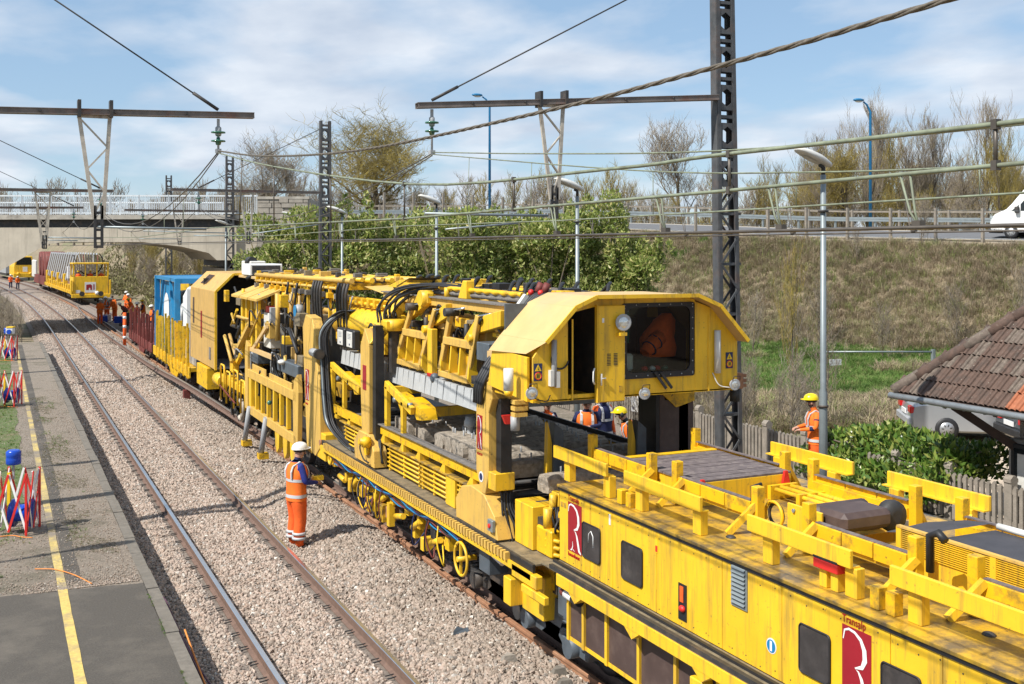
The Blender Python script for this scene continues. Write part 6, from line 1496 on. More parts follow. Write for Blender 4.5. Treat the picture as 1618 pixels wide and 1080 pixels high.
def make_new(x, y, z, label, first=[None]):
    if first[0] is None:
        t = thing('new_sleeper', label, 'sleeper', (0, 0, 0), 'new grey concrete sleepers held by the gantry')
        mb = MB()
        for s in (-1, 1):
            vs = [(s * 1.13, -.135, 0), (s * 1.13, .135, 0), (s * .3, .11, 0), (s * .3, -.11, 0), (s * 1.10, -.115, .235), (s * 1.10, .115, .235), (s * .55, .1, .21), (s * .3, .085, .15), (s * .3, -.085, .15), (s * .55, -.1, .21)]
            mb.add(vs, [(0, 1, 2, 3), (0, 4, 5, 1), (4, 9, 6, 5), (9, 8, 7, 6), (1, 5, 6, 7, 2), (0, 3, 8, 9, 4)])
        mb.box(-.32, .32, -.085, .085, .0, .145); mb.build('concrete_block', 'newsleeper', t)
        for s in (-.76, .76):
            MB().box(s - .1, s + .1, -.07, .07, .215, .235).build('rail_pad', 'rustred', t)
            for e in (-.12, .12): MB().ball((s + e, 0, .245), (.04, .05, .025), 8, 5).build('rail_clip', 'signyellow', t)
        first[0] = t; t.location = (x, y, z); t.scale = (1, 1.02, 1.25); return t
    return dup(first[0], (x, y, z), 0.01 * math.sin(y * 9), label)
for i in range(16): make_new(7.62, 15.1 + i * .278, 2.91, ORD[15 - i] + ' new grey sleeper in the row beneath the grab arms, counted from the left')
for i in range(6): make_new(7.6, 20.4 + i * .30, 2.95, ORD[5 - i] + ' new grey sleeper left of the middle gantry leg, counted from the left')
# ---------------------------------------------------------------- gantry with driver's cab that runs along the wagons
def gantry():
    t = thing('gantry_crane', 'yellow gantry with roofed driver cab, big window, round lamps and grab arms behind it', 'gantry crane', (7.7, 15, 1.4))
    for sd in (0, 1):      # legs and trolleys on both sides; sd 1 is the far side
        q = (lambda x: x) if sd == 0 else (lambda x: 15.4 - x)
        MB().prism([(14.04, 3.52), (13.5, 3.52), (13.5, 3.3), (13.62, 3.1), (13.62, 2.25), (13.74, 1.96), (13.86, 1.96), (14.04, 2.25)], 'x', q(6.08), q(6.30)).build('leg', 'faded' if sd == 0 else 'yellow', t, bevel=.008)
        MB().prism([(14.75, 1.42), (14.78, 1.7), (14.55, 1.92), (14.2, 1.99), (13.75, 1.95), (13.4, 1.72), (13.3, 1.42)], 'x', q(6.07), q(6.34)).build('trolley', 'faded' if sd == 0 else 'yellow', t, bevel=.01)
        MB().box(q(6.05), q(6.36), 13.32, 14.7, 1.40, 1.425).build('trolley_skid', 'dark', t)
        MB().prism([(19.5, 3.55), (19.25, 3.88), (18.98, 3.62), (18.98, 2.0), (19.1, 1.84), (19.3, 1.84), (19.42, 2.0), (19.5, 2.9)], 'x', q(6.10), q(6.30)).build('leg', 'faded' if sd == 0 else 'yellow', t, bevel=.008)
        MB().prism([(19.75, 1.42), (19.8, 1.75), (19.5, 1.97), (18.9, 1.97), (18.62, 1.72), (18.6, 1.42)], 'x', q(6.07), q(6.32)).build('trolley', 'faded' if sd == 0 else 'yellow', t, bevel=.01)
        MB().box(q(6.16), q(6.32), 18.78, 18.95, 1.9, 3.95).build('chain_track', 'black', t)
        MB().box(q(6.18), q(6.34), 13.42, 13.58, 2.3, 3.3).build('bellows', 'black', t)
        # longitudinal girder and slanted shoulder up to it
        MB().box(q(6.78), q(6.95), 13.3, 20.2, 4.36, 4.50).build('girder', 'faded', t, bevel=.008); MB().box(q(6.73), q(7.0), 14.2, 20.2, 4.50, 4.52).build('girder_cap', 'wood', t)
        MB().add([(q(6.10), 14.04, 3.52), (q(6.10), 13.36, 3.52), (q(6.92), 13.36, 4.60), (q(6.92), 14.04, 4.60), (q(6.20), 14.04, 3.45), (q(6.20), 13.36, 3.45), (q(7.0), 13.36, 4.5), (q(7.0), 14.04, 4.5)], [(0, 1, 2, 3), (7, 6, 5, 4), (0, 3, 7, 4), (1, 5, 6, 2), (0, 4, 5, 1), (3, 2, 6, 7)]).build('shoulder', 'roofyellow', t, bevel=.008)
        MB().add([(q(6.10), 19.5, 3.6), (q(6.10), 18.98, 3.6), (q(6.85), 18.98, 4.55), (q(6.85), 19.5, 4.55), (q(6.25), 19.5, 3.55), (q(6.25), 18.98, 3.55), (q(7.0), 18.98, 4.45), (q(7.0), 19.5, 4.45)], [(0, 1, 2, 3), (7, 6, 5, 4), (0, 3, 7, 4), (1, 5, 6, 2), (0, 4, 5, 1), (3, 2, 6, 7)]).build('shoulder', 'yellow', t, bevel=.008)
        MB().box(q(6.30), q(6.6), 13.42, 14.0, 3.12, 3.46).build('side_box', 'faded', t, bevel=.012)
    emblem(t, 6.079, 14.0, 13.82, 2.55, 3.03, None, None); text('RENOUV', 'lettering', .05, (6.077, 14.0, 2.47), (0, -1, 0), (0, 0, 1), 'redtext', t, .9)
    MB().lathe((6.079, 13.86, 2.18), (-1, 0, 0), [(0, .075), (.004, .075)], 18).build('round_label', 'sign', t); MB().lathe((6.075, 13.86, 2.18), (-1, 0, 0), [(0, .05), (.004, .05)], 16).build('round_label_disc', 'signblue', t)
    MB().box(6.092, 6.10, 19.14, 19.34, 2.75, 3.2).build('maroon_stripe', 'darkred', t)
    MB().box(6.08, 6.38, 13.4, 13.64, 2.06, 2.30).build('clamp_block', 'yellow', t, bevel=.01)
    MB().box(6.02, 6.07, 13.36, 13.52, 1.52, 1.68).build('switch_box', 'galv', t, bevel=.006); MB().cyl((6.0, 13.44, 1.6), (6.02, 13.44, 1.6), .03, 10).build('push_button', 'red', t)
    for i, (dx, r) in enumerate(((0, .022), (.05, .018), (.09, .022), (-.04, .016), (.12, .014))):
        hose(t, [(6.26 + dx, 13.5, 2.05), (6.24 + dx, 13.42, 1.8), (6.28 + dx * 1.5, 13.36 - dx, 1.55), (6.3 + dx, 13.3, 1.38)], r)
    for i in range(4):      # hoses over the slanted shoulder
        y = 13.92 - i * .075; hose(t, [(6.05, y + .1, 3.2), (6.04, y, 3.5), (6.3, y, 3.90), (6.6, y, 4.30), (6.9, y, 4.66), (7.1, y - .05, 4.70)], .030)
    for f in (.25, .7): MB().bar((6.06 + .8 * f, 14.0, 3.60 + 1.06 * f), (6.06 + .8 * f, 13.5, 3.60 + 1.06 * f), .06, .09).build('hose_strap', 'roofyellow', t)
    MB().bar((6.55, 14.02, 4.30), (6.85, 14.02, 4.68), .09, .06).build('conduit', 'offwhite', t)
    for y in (13.75, 13.95): MB().cyl((7.0, y, 4.72), (7.06, y, 4.85), .055, 8).build('beacon_base', 'rustred', t)
    MB().ball((6.92, 14.0, 4.72), .045).build('beacon', 'red', t); MB().ball((6.95, 13.75, 4.72), .045).build('beacon', 'red', t)
    # second leg: hose guides and cap
    MB().cyl((6.5, 18.75, 3.86), (6.5, 18.75, 4.06), .2, 18).build('slewing_cap', 'yellow', t); MB().box(6.3, 6.75, 18.6, 18.95, 3.88, 4.04).build('cap_block', 'yellow', t, bevel=.012); MB().box(6.42, 6.6, 18.66, 18.85, 3.1, 3.88).build('post', 'dark', t)
    for i in range(7):
        x = 6.25 + i * .06; j = .09 * math.sin(i * 2.3); hose(t, [(x, 18.9, 4.0), (x + .02, 18.95 + j, 4.3 + j * .6), (x + .25, 18.6 + j, 4.58 + j * .7), (x + .6, 17.8 + j, 4.70 + j * .3), (x + .8, 16.8, 4.66)], .02 + .004 * (i % 3))
    for i in range(4): hose(t, [(6.28 + i * .04, 18.86, 2.1), (6.2 + i * .03, 18.84, 1.95), (6.2, 18.8 - i * .06, 1.75), (6.22, 18.7 - i * .05, 1.5)], .02)
    MB().cyl((6.02, 18.95, 1.72), (6.07, 18.95, 1.72), .12, 14).build('gear_motor', 'yellowdirty', t); MB().lathe((6.05, 18.8, 1.85), (-1, 0, .2), [(0, .1), (.12, .1), (.14, .06), (.2, .06)], 12).build('gear_motor', 'yellowdirty', t)
    hose(t, [(6.0, 18.9, 1.9), (5.95, 19.05, 1.75), (5.98, 18.95, 1.55), (6.02, 18.75, 1.5)], .014)
    MB().prism([(20.3, 4.6), (19.6, 4.75), (19.2, 4.75), (19.2, 4.6)], 'x', 6.9, 7.6).build('hood', 'yellow', t); MB().add([(6.88, 19.75, 4.62), (6.88, 19.0, 4.80), (7.5, 19.0, 4.80), (7.5, 19.75, 4.62)], [(0, 1, 2, 3)]).build('hood_plate', 'wood', t)
    # cross beams, pipes and hose bundles on top
    for y in (14.3, 15.7, 17.2, 18.6, 20.1): MB().box(6.85, 8.6, y - .08, y + .08, 4.38, 4.5).build('cross_beam', 'yellowdirty', t, bevel=.006)
    r = random.Random(33)
    for i in range(9):
        x = 7.0 + i * .2; MB().tube([(x, 13.9, 4.58 + .03 * (i % 3)), (x + .02, 20.2, 4.58 + .03 * (i % 3))], r.choice([.022, .03, .04]), 6).build('pipe', r.choice(['yellowdirty', 'wood', 'dark', 'yellow']), t)
    MB().tube([(6.98, 14.4 + i * .16, 4.66 + .012 * (i % 2)) for i in range(34)], [.045, .03] * 17, 8).build('screw_shaft', 'yellowdirty', t)
    for i in range(40):
        y = r.uniform(14.2, 20.2); x = r.uniform(6.95, 8.4)
        if i % 2: MB().box(x - .12, x + .12, y - .15, y + .15, 4.55, 4.66 + r.uniform(0, .12)).build('valve_block', r.choice(['yellow', 'dark', 'yellowdirty', 'black']), t, bevel=.01)
        else: hose(t, [(x, y, 4.6), (x + .15, y + .2, 4.78), (x + .35, y + .5, 4.80), (x + .4, y + .9, 4.62)], .028)
    for i in range(5): MB().bar((7.7 + i * .12, 13.95, 4.66), (7.4 + i * .16, 15.2, 4.72), .05, .03).build('angle_iron', r.choice(['wood', 'dark', 'rustbeam']), t)
    MB().prism([(16.7, 4.52), (16.35, 4.52), (16.35, 4.82), (16.5, 4.82)], 'x', 6.9, 7.05).build('lifting_eye', 'yellow', t, bevel=.01); MB().cyl((6.95, 17.3, 4.5), (6.95, 17.3, 4.68), .05, 10).build('stud', 'yellow', t)
    # grab arms along the open-track side
    def grab(y0, y1, b0, b1):
        w = .09
        for (ya, yb) in ((y0, b0), (y1, b1)):
            MB().bar((6.62, ya, 4.33), (6.56, yb, 3.36), .07, w).build('grab_arm', 'faded', t, bevel=.008)
        f = .52; a0 = y0 + (b0 - y0) * f; a1 = y1 + (b1 - y1) * f
        MB().box(6.54, 6.63, a1, a0, 3.80, 3.92).build('grab_crossbar', 'faded', t, bevel=.006)
        for k in range(4):
            y = b0 + (b1 - b0) * (k + .0) / 3; ya = a0 + (a1 - a0) * k / 3
            MB().prism([(6.56, 3.80), (6.68, 3.80), (6.66, 3.5), (6.72, 3.32), (6.8, 3.22), (6.6, 3.22), (6.52, 3.34)], 'y', (y + ya) / 2 - .025, (y + ya) / 2 + .025).build('grab_tine', 'yellow', t)
        MB().box(6.52, 6.74, b1 - .02, b0 + .02, 3.26, 3.36).build('grab_shoe', 'faded', t, bevel=.01)
        MB().cyl((6.5, y0 - .0, 4.32), (6.74, y0, 4.32), .07, 12).build('pivot', 'dark', t); MB().cyl((6.5, a1, 3.98), (6.66, a1, 3.98), .065, 12).build('pivot', 'yellowdirty', t)
        for (ya, dz) in ((y0, 0), (y1, -.03)):
            MB().cyl((6.6, ya, 4.34 + dz), (6.9, ya - .28, 4.42 + dz), .022, 8).build('piston_rod', 'chrome', t); MB().cyl((6.84, ya - .22, 4.41 + dz), (7.3, ya - .75, 4.50 + dz), .06, 10).build('hydraulic_cylinder', 'faded', t)
        c = (y0 + y1) / 2
        MB().box(6.8, 7.5, c - .42, c + .42, 3.7, 4.2).build('gripper_box', 'faded', t, bevel=.02)
        MB().cyl((6.74, c + .2, 3.8), (6.74, c + .2, 4.15), .045, 8).build('valve', 'dark', t); MB().tube([(6.7, c + .5, 3.72), (6.68, c - .5, 3.75)], .05, 8).build('hose_run', 'black', t)
        hose(t, [(6.72, y1 + .1, 4.2), (6.62, y1 - .1, 4.28), (6.68, y1 + .2, 4.05), (6.76, y1 + .4, 3.8)], .02)
    grab(18.1, 17.0, 18.75, 17.55); grab(16.3, 15.2, 16.62, 15.45)
    for (a, b) in ((17.5, 16.75), (15.75, 14.6)):
        MB().prism([(a, 3.5), (a + .22, 3.5), (a + .1, 3.95), (a - .35, 4.28), (b - .1, 4.44), (b - .1, 4.2), (a - .2, 4.0)], 'x', 6.66, 6.78).build('boom', 'yellow', t, bevel=.01)
    MB().box(6.55, 6.66, 17.0, 17.2, 3.2, 4.0).build('boom_post', 'yellow', t, bevel=.01); MB().box(6.53, 6.64, 16.98, 17.16, 3.12, 3.26).build('end_stop', 'red', t); MB().ball((6.55, 16.85, 3.2), .085).build('ball_joint', 'bluegrey', t)
    MB().box(6.5, 6.8, 14.55, 15.0, 3.68, 3.95).build('hydraulic_tank', 'bluegrey', t, bevel=.01); MB().box(6.5, 6.8, 14.25, 14.5, 3.66, 3.93).build('hydraulic_tank', 'dark', t, bevel=.01)
    MB().prism([(16.8, 4.5), (19, 4.5), (18.9, 4.15), (18.5, 4.05), (18.2, 4.3)], 'x', 7.0, 7.1).build('side_plate', 'yellow', t)
    MB().prism([(18.55, 4.05), (18.55, 4.15), (18.05, 4.58), (17.6, 4.58), (17.6, 4.4)], 'x', 6.7, 6.82).build('arm_housing', 'yellow', t, bevel=.01); MB().cyl((6.62, 17.75, 4.48), (6.84, 17.75, 4.48), .14, 16).build('arm_pivot', 'yellow', t)
    MB().box(6.9, 8.6, 14.6, 19.4, 3.35, 3.6).build('carriage_and_shade_plate', 'dark', t); MB().box(6.5, 9.1, 13.9, 15.2, 3.30, 3.42).build('carriage_and_shade_plate', 'dark', t)  # second plate added to keep the sun off the sleepers under the cab
    for i in range(70):
        y = r.uniform(14.5, 19.3); x = r.uniform(6.72, 7.4); z = r.uniform(3.62, 4.32); q = r.random(); m = r.choice(['faded', 'yellowdirty', 'dark', 'tan', 'dusty', 'black', 'wood'])
        if q < .4: MB().box(x, x + r.uniform(.05, .2), y - r.uniform(.05, .25), y + r.uniform(.05, .25), z, z + r.uniform(.05, .25)).build(r.choice(['valve_block', 'clamp_plate', 'lug']), m, t, bevel=.008)
        elif q < .7: d = r.choice([(0, 1, 0), (0, .3, 1), (.3, .8, .2), (0, .7, -.4)]); L = r.uniform(.25, .8); MB().cyl((x, y, z), (x + d[0] * L, y + d[1] * L, min(z + d[2] * L, 4.45)), r.uniform(.02, .055), 8).build(r.choice(['pipe', 'hydraulic_cylinder']), m, t)
        else: hose(t, [(x, y, z), (x - .08, y + .12, z + .15), (x - .05, y + .35, z - .12), (x, y + .5, z + .05)], r.uniform(.012, .022), 'black', 5)
    # the driver's cab
    prof = [(6.14, 4.19), (6.56, 4.62), (6.86, 4.745), (8.40, 4.735), (8.76, 4.59), (9.22, 4.10)]
    y0, y1 = 12.0, 13.36
    def shell(p, q, th=.03):
        (x0, z0), (x1, z1) = p, q; n = Vector((z0 - z1, 0, x1 - x0)).normalized() * -th
        ys = y1
        vs = [(x0, y0, z0), (x1, y0, z1), (x1, ys, z1), (x0, ys, z0)]; vs += [(a + n.x, b, c + n.z) for a, b, c in vs]
        MB().add(vs, [(0, 1, 2, 3), (7, 6, 5, 4), (0, 4, 5, 1), (1, 5, 6, 2), (2, 6, 7, 3), (3, 7, 4, 0)]).build('roof_panel', 'roofyellow', t, bevel=.004)
        MB().bar((x0, y0 - .012, z0 - .006), (x1, y0 - .012, z1 - .006), .022, .05).build('roof_lip', 'yellow', t)
    for p, q in zip(prof, prof[1:]): shell(p, q)
    MB().add([(6.14, y0, 4.19), (6.14, y1, 4.19), (5.98, y1 + .03, 3.98), (6.03, 12.35, 4.02)], [(0, 1, 2, 3)]).build('roof_skirt', 'roofyellow', t)
    yf = 12.21     # front wall plane
    def wall(poly, name='front_panel', mat='yellow', d=.03, y=yf): MB().prism(poly, 'y', y, y + d).build(name, mat, t, bevel=.004)
    wall([(6.06, 3.46), (6.06, 3.98), (6.2, 4.17), (6.56, 4.57), (6.56, 3.42), (6.4, 3.42)])
    wall([(6.56, 3.42), (6.56, 3.49), (7.0, 3.49), (7.0, 3.42)]); wall([(6.56, 4.52), (6.56, 4.58), (6.86, 4.70), (7.4, 4.70), (7.4, 4.60), (6.95, 4.60)])
    wall([(7.30, 3.42), (7.30, 3.66), (8.5, 3.66), (8.5, 3.42)]); wall([(7.30, 3.66), (7.30, 4.62), (7.38, 4.62), (7.38, 3.66)]); wall([(7.38, 4.62), (7.38, 4.71), (8.4, 4.70), (8.5, 4.66), (8.5, 4.62)])
    wall([(8.5, 3.42), (8.5, 4.64), (8.76, 4.55), (9.2, 4.08), (9.2, 3.45), (9.0, 3.42)])
    for x in (8.72, 6.62): MB().box(x - .01, x + .01, yf - .012, yf, 3.42, 4.45).build('wall_rib', 'yellow', t)
    # side walls, back wall, floor: the cab is a real room
    for x in (6.16, 9.14): MB().box(x - .012, x + .012, yf + .03, y1, 3.4, 4.15).build('side_wall', 'yellow', t)
    MB().box(6.2, 9.12, y1 - .03, y1, 3.4, 4.6).build('back_wall', 'bluegrey', t); MB().box(6.06, 9.2, yf, y1, 3.415, 3.44).build('floor', 'yellowdirty', t); MB().box(7.05, 7.07, yf + .05, y1 - .03, 3.4, 4.6).build('partition', 'dark', t)
    MB().box(6.3, 9.1, 13.1, 13.9, 3.34, 3.41).build('floor_beam', 'dark', t)
    # open door leaf, standing proud of the wall
    dr = MB().box(6.945, 7.345, yf - .10, yf - .055, 3.38, 4.62).build('door', 'yellow', t, bevel=.01)
    MB().box(6.925, 6.945, yf - .11, yf - .04, 3.375, 4.63).build('door_edge', 'yellow', dr, bevel=.004)
    MB().tube([(6.89, yf - .1, 3.62), (6.86, yf - .12, 3.66), (6.86, yf - .12, 3.78), (6.89, yf - .1, 3.82)], .012, 6).build('door_handle', 'white', dr); MB().tube([(6.98, yf - .12, 3.6), (6.98, yf - .12, 3.75), (6.98, yf - .12, 3.69), (7.04, yf - .13, 3.69)], .010, 6).build('door_latch', 'white', dr)
    for x in (7.10, 7.20):
        for k in range(8): MB().box(x - .028, x + .028, yf - .104, yf - .100, 3.85 + k * .02, 3.86 + k * .02).build('vent_slot', 'dark', dr)
    MB().box(7.25, 7.30, yf - .104, yf - .1, 3.50, 3.58).build('door_plate', 'deckyellow', dr); MB().box(7.0, 7.03, yf - .104, yf - .1, 4.40, 4.46).build('door_sticker', 'sign', dr)
    # window: black rubber frame with bolts, glass set in it
    def rr_poly(x0, x1, z0, z1, r, n=6):
        pl = []
        for cx, cz, a0 in ((x1 - r, z0 + r, -.5 * PI), (x1 - r, z1 - r, 0), (x0 + r, z1 - r, .5 * PI), (x0 + r, z0 + r, PI)):
            for k in range(n + 1): a = a0 + .5 * PI * k / n; pl.append((cx + r * math.cos(a), cz + r * math.sin(a)))
        return pl
    ou, inn = rr_poly(7.355, 8.475, 3.645, 4.635, .03), rr_poly(7.42, 8.41, 3.72, 4.58, .10); n = len(ou); fr = MB()
    vs = [(x, yf - .02, z) for x, z in ou + inn] + [(x, yf + .01, z) for x, z in ou + inn]; fs = []
    for i in range(n):
        j = (i + 1) % n; fs += [(i, j, n + j, n + i), (2 * n + i, 3 * n + i, 3 * n + j, 2 * n + j), (n + i, n + j, 3 * n + j, 3 * n + i), (i, 2 * n + i, 2 * n + j, j)]
    wf = fr.add(vs, fs).build('window_frame', 'black', t)
    M['clearglass'] = bpy.data.materials.new('tinted cab glass'); M['clearglass'].use_nodes = True
    nt = M['clearglass'].node_tree; nb = nt.nodes; b = nb['Principled BSDF']; nb.remove(b)
    tr = nb.new('ShaderNodeBsdfTransparent'); tr.inputs[0].default_value = (.62, .70, .68, 1); gl = nb.new('ShaderNodeBsdfGlossy'); gl.inputs['Roughness'].default_value = .03; fz = nb.new('ShaderNodeFresnel'); fz.inputs[0].default_value = 1.5; ms = nb.new('ShaderNodeMixShader')
    nt.links.new(fz.outputs[0], ms.inputs[0]); nt.links.new(tr.outputs[0], ms.inputs[1]); nt.links.new(gl.outputs[0], ms.inputs[2]); nt.links.new(ms.outputs[0], nb['Material Output'].inputs[0])
    MB().add([(7.40, yf - .004, 3.70), (8.43, yf - .004, 3.70), (8.43, yf - .004, 4.60), (7.40, yf - .004, 4.60)], [(0, 1, 2, 3)]).build('window_pane', 'clearglass', wf)
    bl = MB()
    for k in range(7):
        for x, z in ((7.385 + k * .177, 4.61), (7.385 + k * .177, 3.68), (7.385, 3.70 + k * .145), (8.445, 3.70 + k * .145)): bl.ball((x, yf - .022, z), .010, 6, 4)
    bl.build('frame_bolts', 'grey', wf, kind='stuff')
    for dx in (0, .09): MB().bar((7.83 + dx, yf - .05, 3.72), (8.0 + dx, yf - .06, 3.50), .035, .02, up=(0, 1, 0)).build('wiper', 'black', t)
    # lamps, tubes, labels
    lampglass(t, (7.28, 12.05, 4.40), (-.12, -1, .02), .105); MB().box(7.22, 7.32, 12.02, 12.18, 4.23, 4.27).build('lamp_bracket', 'yellow', t)
    for (x, z) in ((5.98, 3.56), (7.62, 3.46), (9.06, 3.50)):
        lampglass(t, (x, 12.08, z), (-.15, -1, -.02), .075)
        MB().tube([(x - .06, 12.05, z + .06), (x - .05, 12.03, z + .12), (x + .05, 12.03, z + .12), (x + .06, 12.05, z + .06)], .006, 5).build('lamp_guard', 'black', t); MB().bar((x + .05, 12.14, z), (x + .05, 12.26, z), .04, .04).build('lamp_bracket', 'yellow', t)
    hose(t, [(6.0, 12.1, 3.5), (6.2, 12.12, 3.44), (6.3, 12.2, 3.5)], .008); hose(t, [(9.0, 12.1, 3.46), (8.85, 12.15, 3.5), (8.78, 12.2, 3.66)], .008, 'offwhite')
    MB().cyl((8.84, 12.17, 3.66), (8.84, 12.17, 4.24), .045, 10).build('tube_lamp', 'offwhite', t); MB().cyl((6.34, 12.17, 3.62), (6.34, 12.17, 4.2), .035, 10).build('tube_lamp', 'grey', t); MB().ring((6.43, 12.18, 3.95), (0, 1, 0), .12, .012, 18, 6, 1, 5).build('hose_coil', 'black', t)
    for (x, z) in ((6.30, 3.72), (6.38, 3.7)): MB().box(x - .022, x + .03, 12.14, 12.24, z - .1, z + .1).build('connector', 'offwhite', t)
    warn_label(t, 6.13, yf - .002, 3.80, .115, 'y'); warn_label(t, 9.06, yf - .002, 3.82, .115, 'y')
    MB().cyl((5.86, 12.5, 3.55), (5.86, 12.5, 3.83), .065, 12).build('filter_bowl', 'offwhite', t); MB().cyl((5.86, 12.5, 3.48), (5.86, 12.5, 3.55), .045, 12, .065).build('filter_cap', 'yellowdirty', t)
    MB().prism([(13.5, 3.5), (13.36, 4.02), (12.3, 3.98), (12.3, 3.42)], 'x', 6.02, 6.06).build('side_wing', 'yellow', t, bevel=.004)
    for k in range(3): MB().box(5.9, 6.08, 12.4, 12.52, 3.22 + k * .08, 3.27 + k * .08).build('step', 'faded', t)
    MB().cyl((6.0, 12.6, 3.02), (6.0, 12.6, 3.2), .06, 10).build('plug', 'grey', t); MB().prism([(6.15, 3.1), (6.42, 3.1), (6.35, 2.98), (6.2, 2.98)], 'y', 13.3, 13.36).build('tail_light', 'red', t)
    MB().box(9.2, 9.38, 12.3, 12.6, 3.4, 3.62).build('coupling', 'rustrail', t, bevel=.015); MB().cyl((9.3, 12.4, 3.22), (9.3, 12.4, 3.4), .07, 10).build('plug', 'dark', t)
    for k in range(3): MB().box(9.36, 9.44, 12.32, 12.55, 3.42 + k * .07, 3.46 + k * .07).build('coupling_rib', 'rustrail', t)
    # far-side column, its dark colour standing for a shaded front, and the near post
    MB().box(8.72, 9.32, 13.42, 13.95, 1.9, 3.36).build('column', 'brownpanel', t, bevel=.01); MB().prism([(8.6, 3.36), (9.32, 3.36), (9.32, 3.1), (9.0, 3.02)], 'y', 13.4, 13.44).build('gusset', 'yellowdirty', t)
    MB().box(8.66, 8.72, 13.42, 13.9, 1.9, 3.36).build('column_edge', 'black', t)
    for (x, h) in ((7.0, 2.92), (8.36, 2.86)): MB().prism([(x - .08, 2.1), (x, 2.1), (x, h - .3), (x - .06, h)], 'y', 13.5, 13.6).build('guide_post', 'yellow', t); MB().prism([(x, 2.1), (x + .16, 2.1), (x + .16, h - .12), (x + .02, h)], 'y', 13.46, 13.62).build('guide_shoe', 'bluegrey', t)
    # inside the cab
    MB().box(7.75, 8.1, 12.75, 13.1, 3.40, 3.86).build('seat', 'dark', t, bevel=.03); MB().box(7.75, 8.15, 13.08, 13.18, 3.8, 4.42).build('seat_back', 'dark', t, bevel=.04)
    MB().cyl((7.52, 12.42, 4.1), (7.52, 12.42, 4.52), .07, 10).build('green_tube', 'glassins', t); MB().box(7.42, 7.66, 12.4, 12.8, 3.72, 3.95).build('console', 'offwhite', t, bevel=.03); MB().box(7.7, 8.4, 12.34, 12.6, 3.42, 3.70).build('console', 'dark', t, bevel=.03)
    for (x, m) in ((7.82, 'red'), (7.94, 'sign'), (8.02, 'red'), (8.14, 'glassins')): MB().ball((x, 12.4, 3.745), (.05, .05, .035), 8, 5).build('clutter', m, t)
gantry()
def jacket():
    t = thing('hung_jacket', 'orange work jacket with dark stripes hung inside the cab window', 'jacket', (8.0, 12.85, 3.9))
    vs = []; n = 12
    rings = [(3.86, .20, .10, 0), (3.98, .25, .13, -.02), (4.12, .22, .13, -.05), (4.24, .17, .11, .0), (4.36, .12, .09, .06), (4.45, .05, .05, .10)]
    for z, a, b, dx in rings:
        for k in range(n): q = 2 * PI * k / n; f = 1.25 + .14 * math.sin(k * 2.3 + z * 9); vs.append((8.3 + dx + a * f * math.cos(q), 12.75 + b * f * math.sin(q), z))
    fs = [(i * n + k, i * n + (k + 1) % n, (i + 1) * n + (k + 1) % n, (i + 1) * n + k) for i in range(5) for k in range(n)]
    MB().add(vs, fs, True).build('cloth', 'orange2', t)
    MB().tube([(8.2, 12.62, 4.14), (8.02, 12.55, 4.04), (7.9, 12.52, 3.94)], [.11, .10, .08], 8).build('sleeve', 'orange2', t)
    for p in (.3, .7): MB().ring((8.2 - .30 * p, 12.62 - .10 * p, 4.14 - .2 * p), (.30, .10, .2), .106, .012, 14, 4).build('tape', 'navy', t)
jacket()
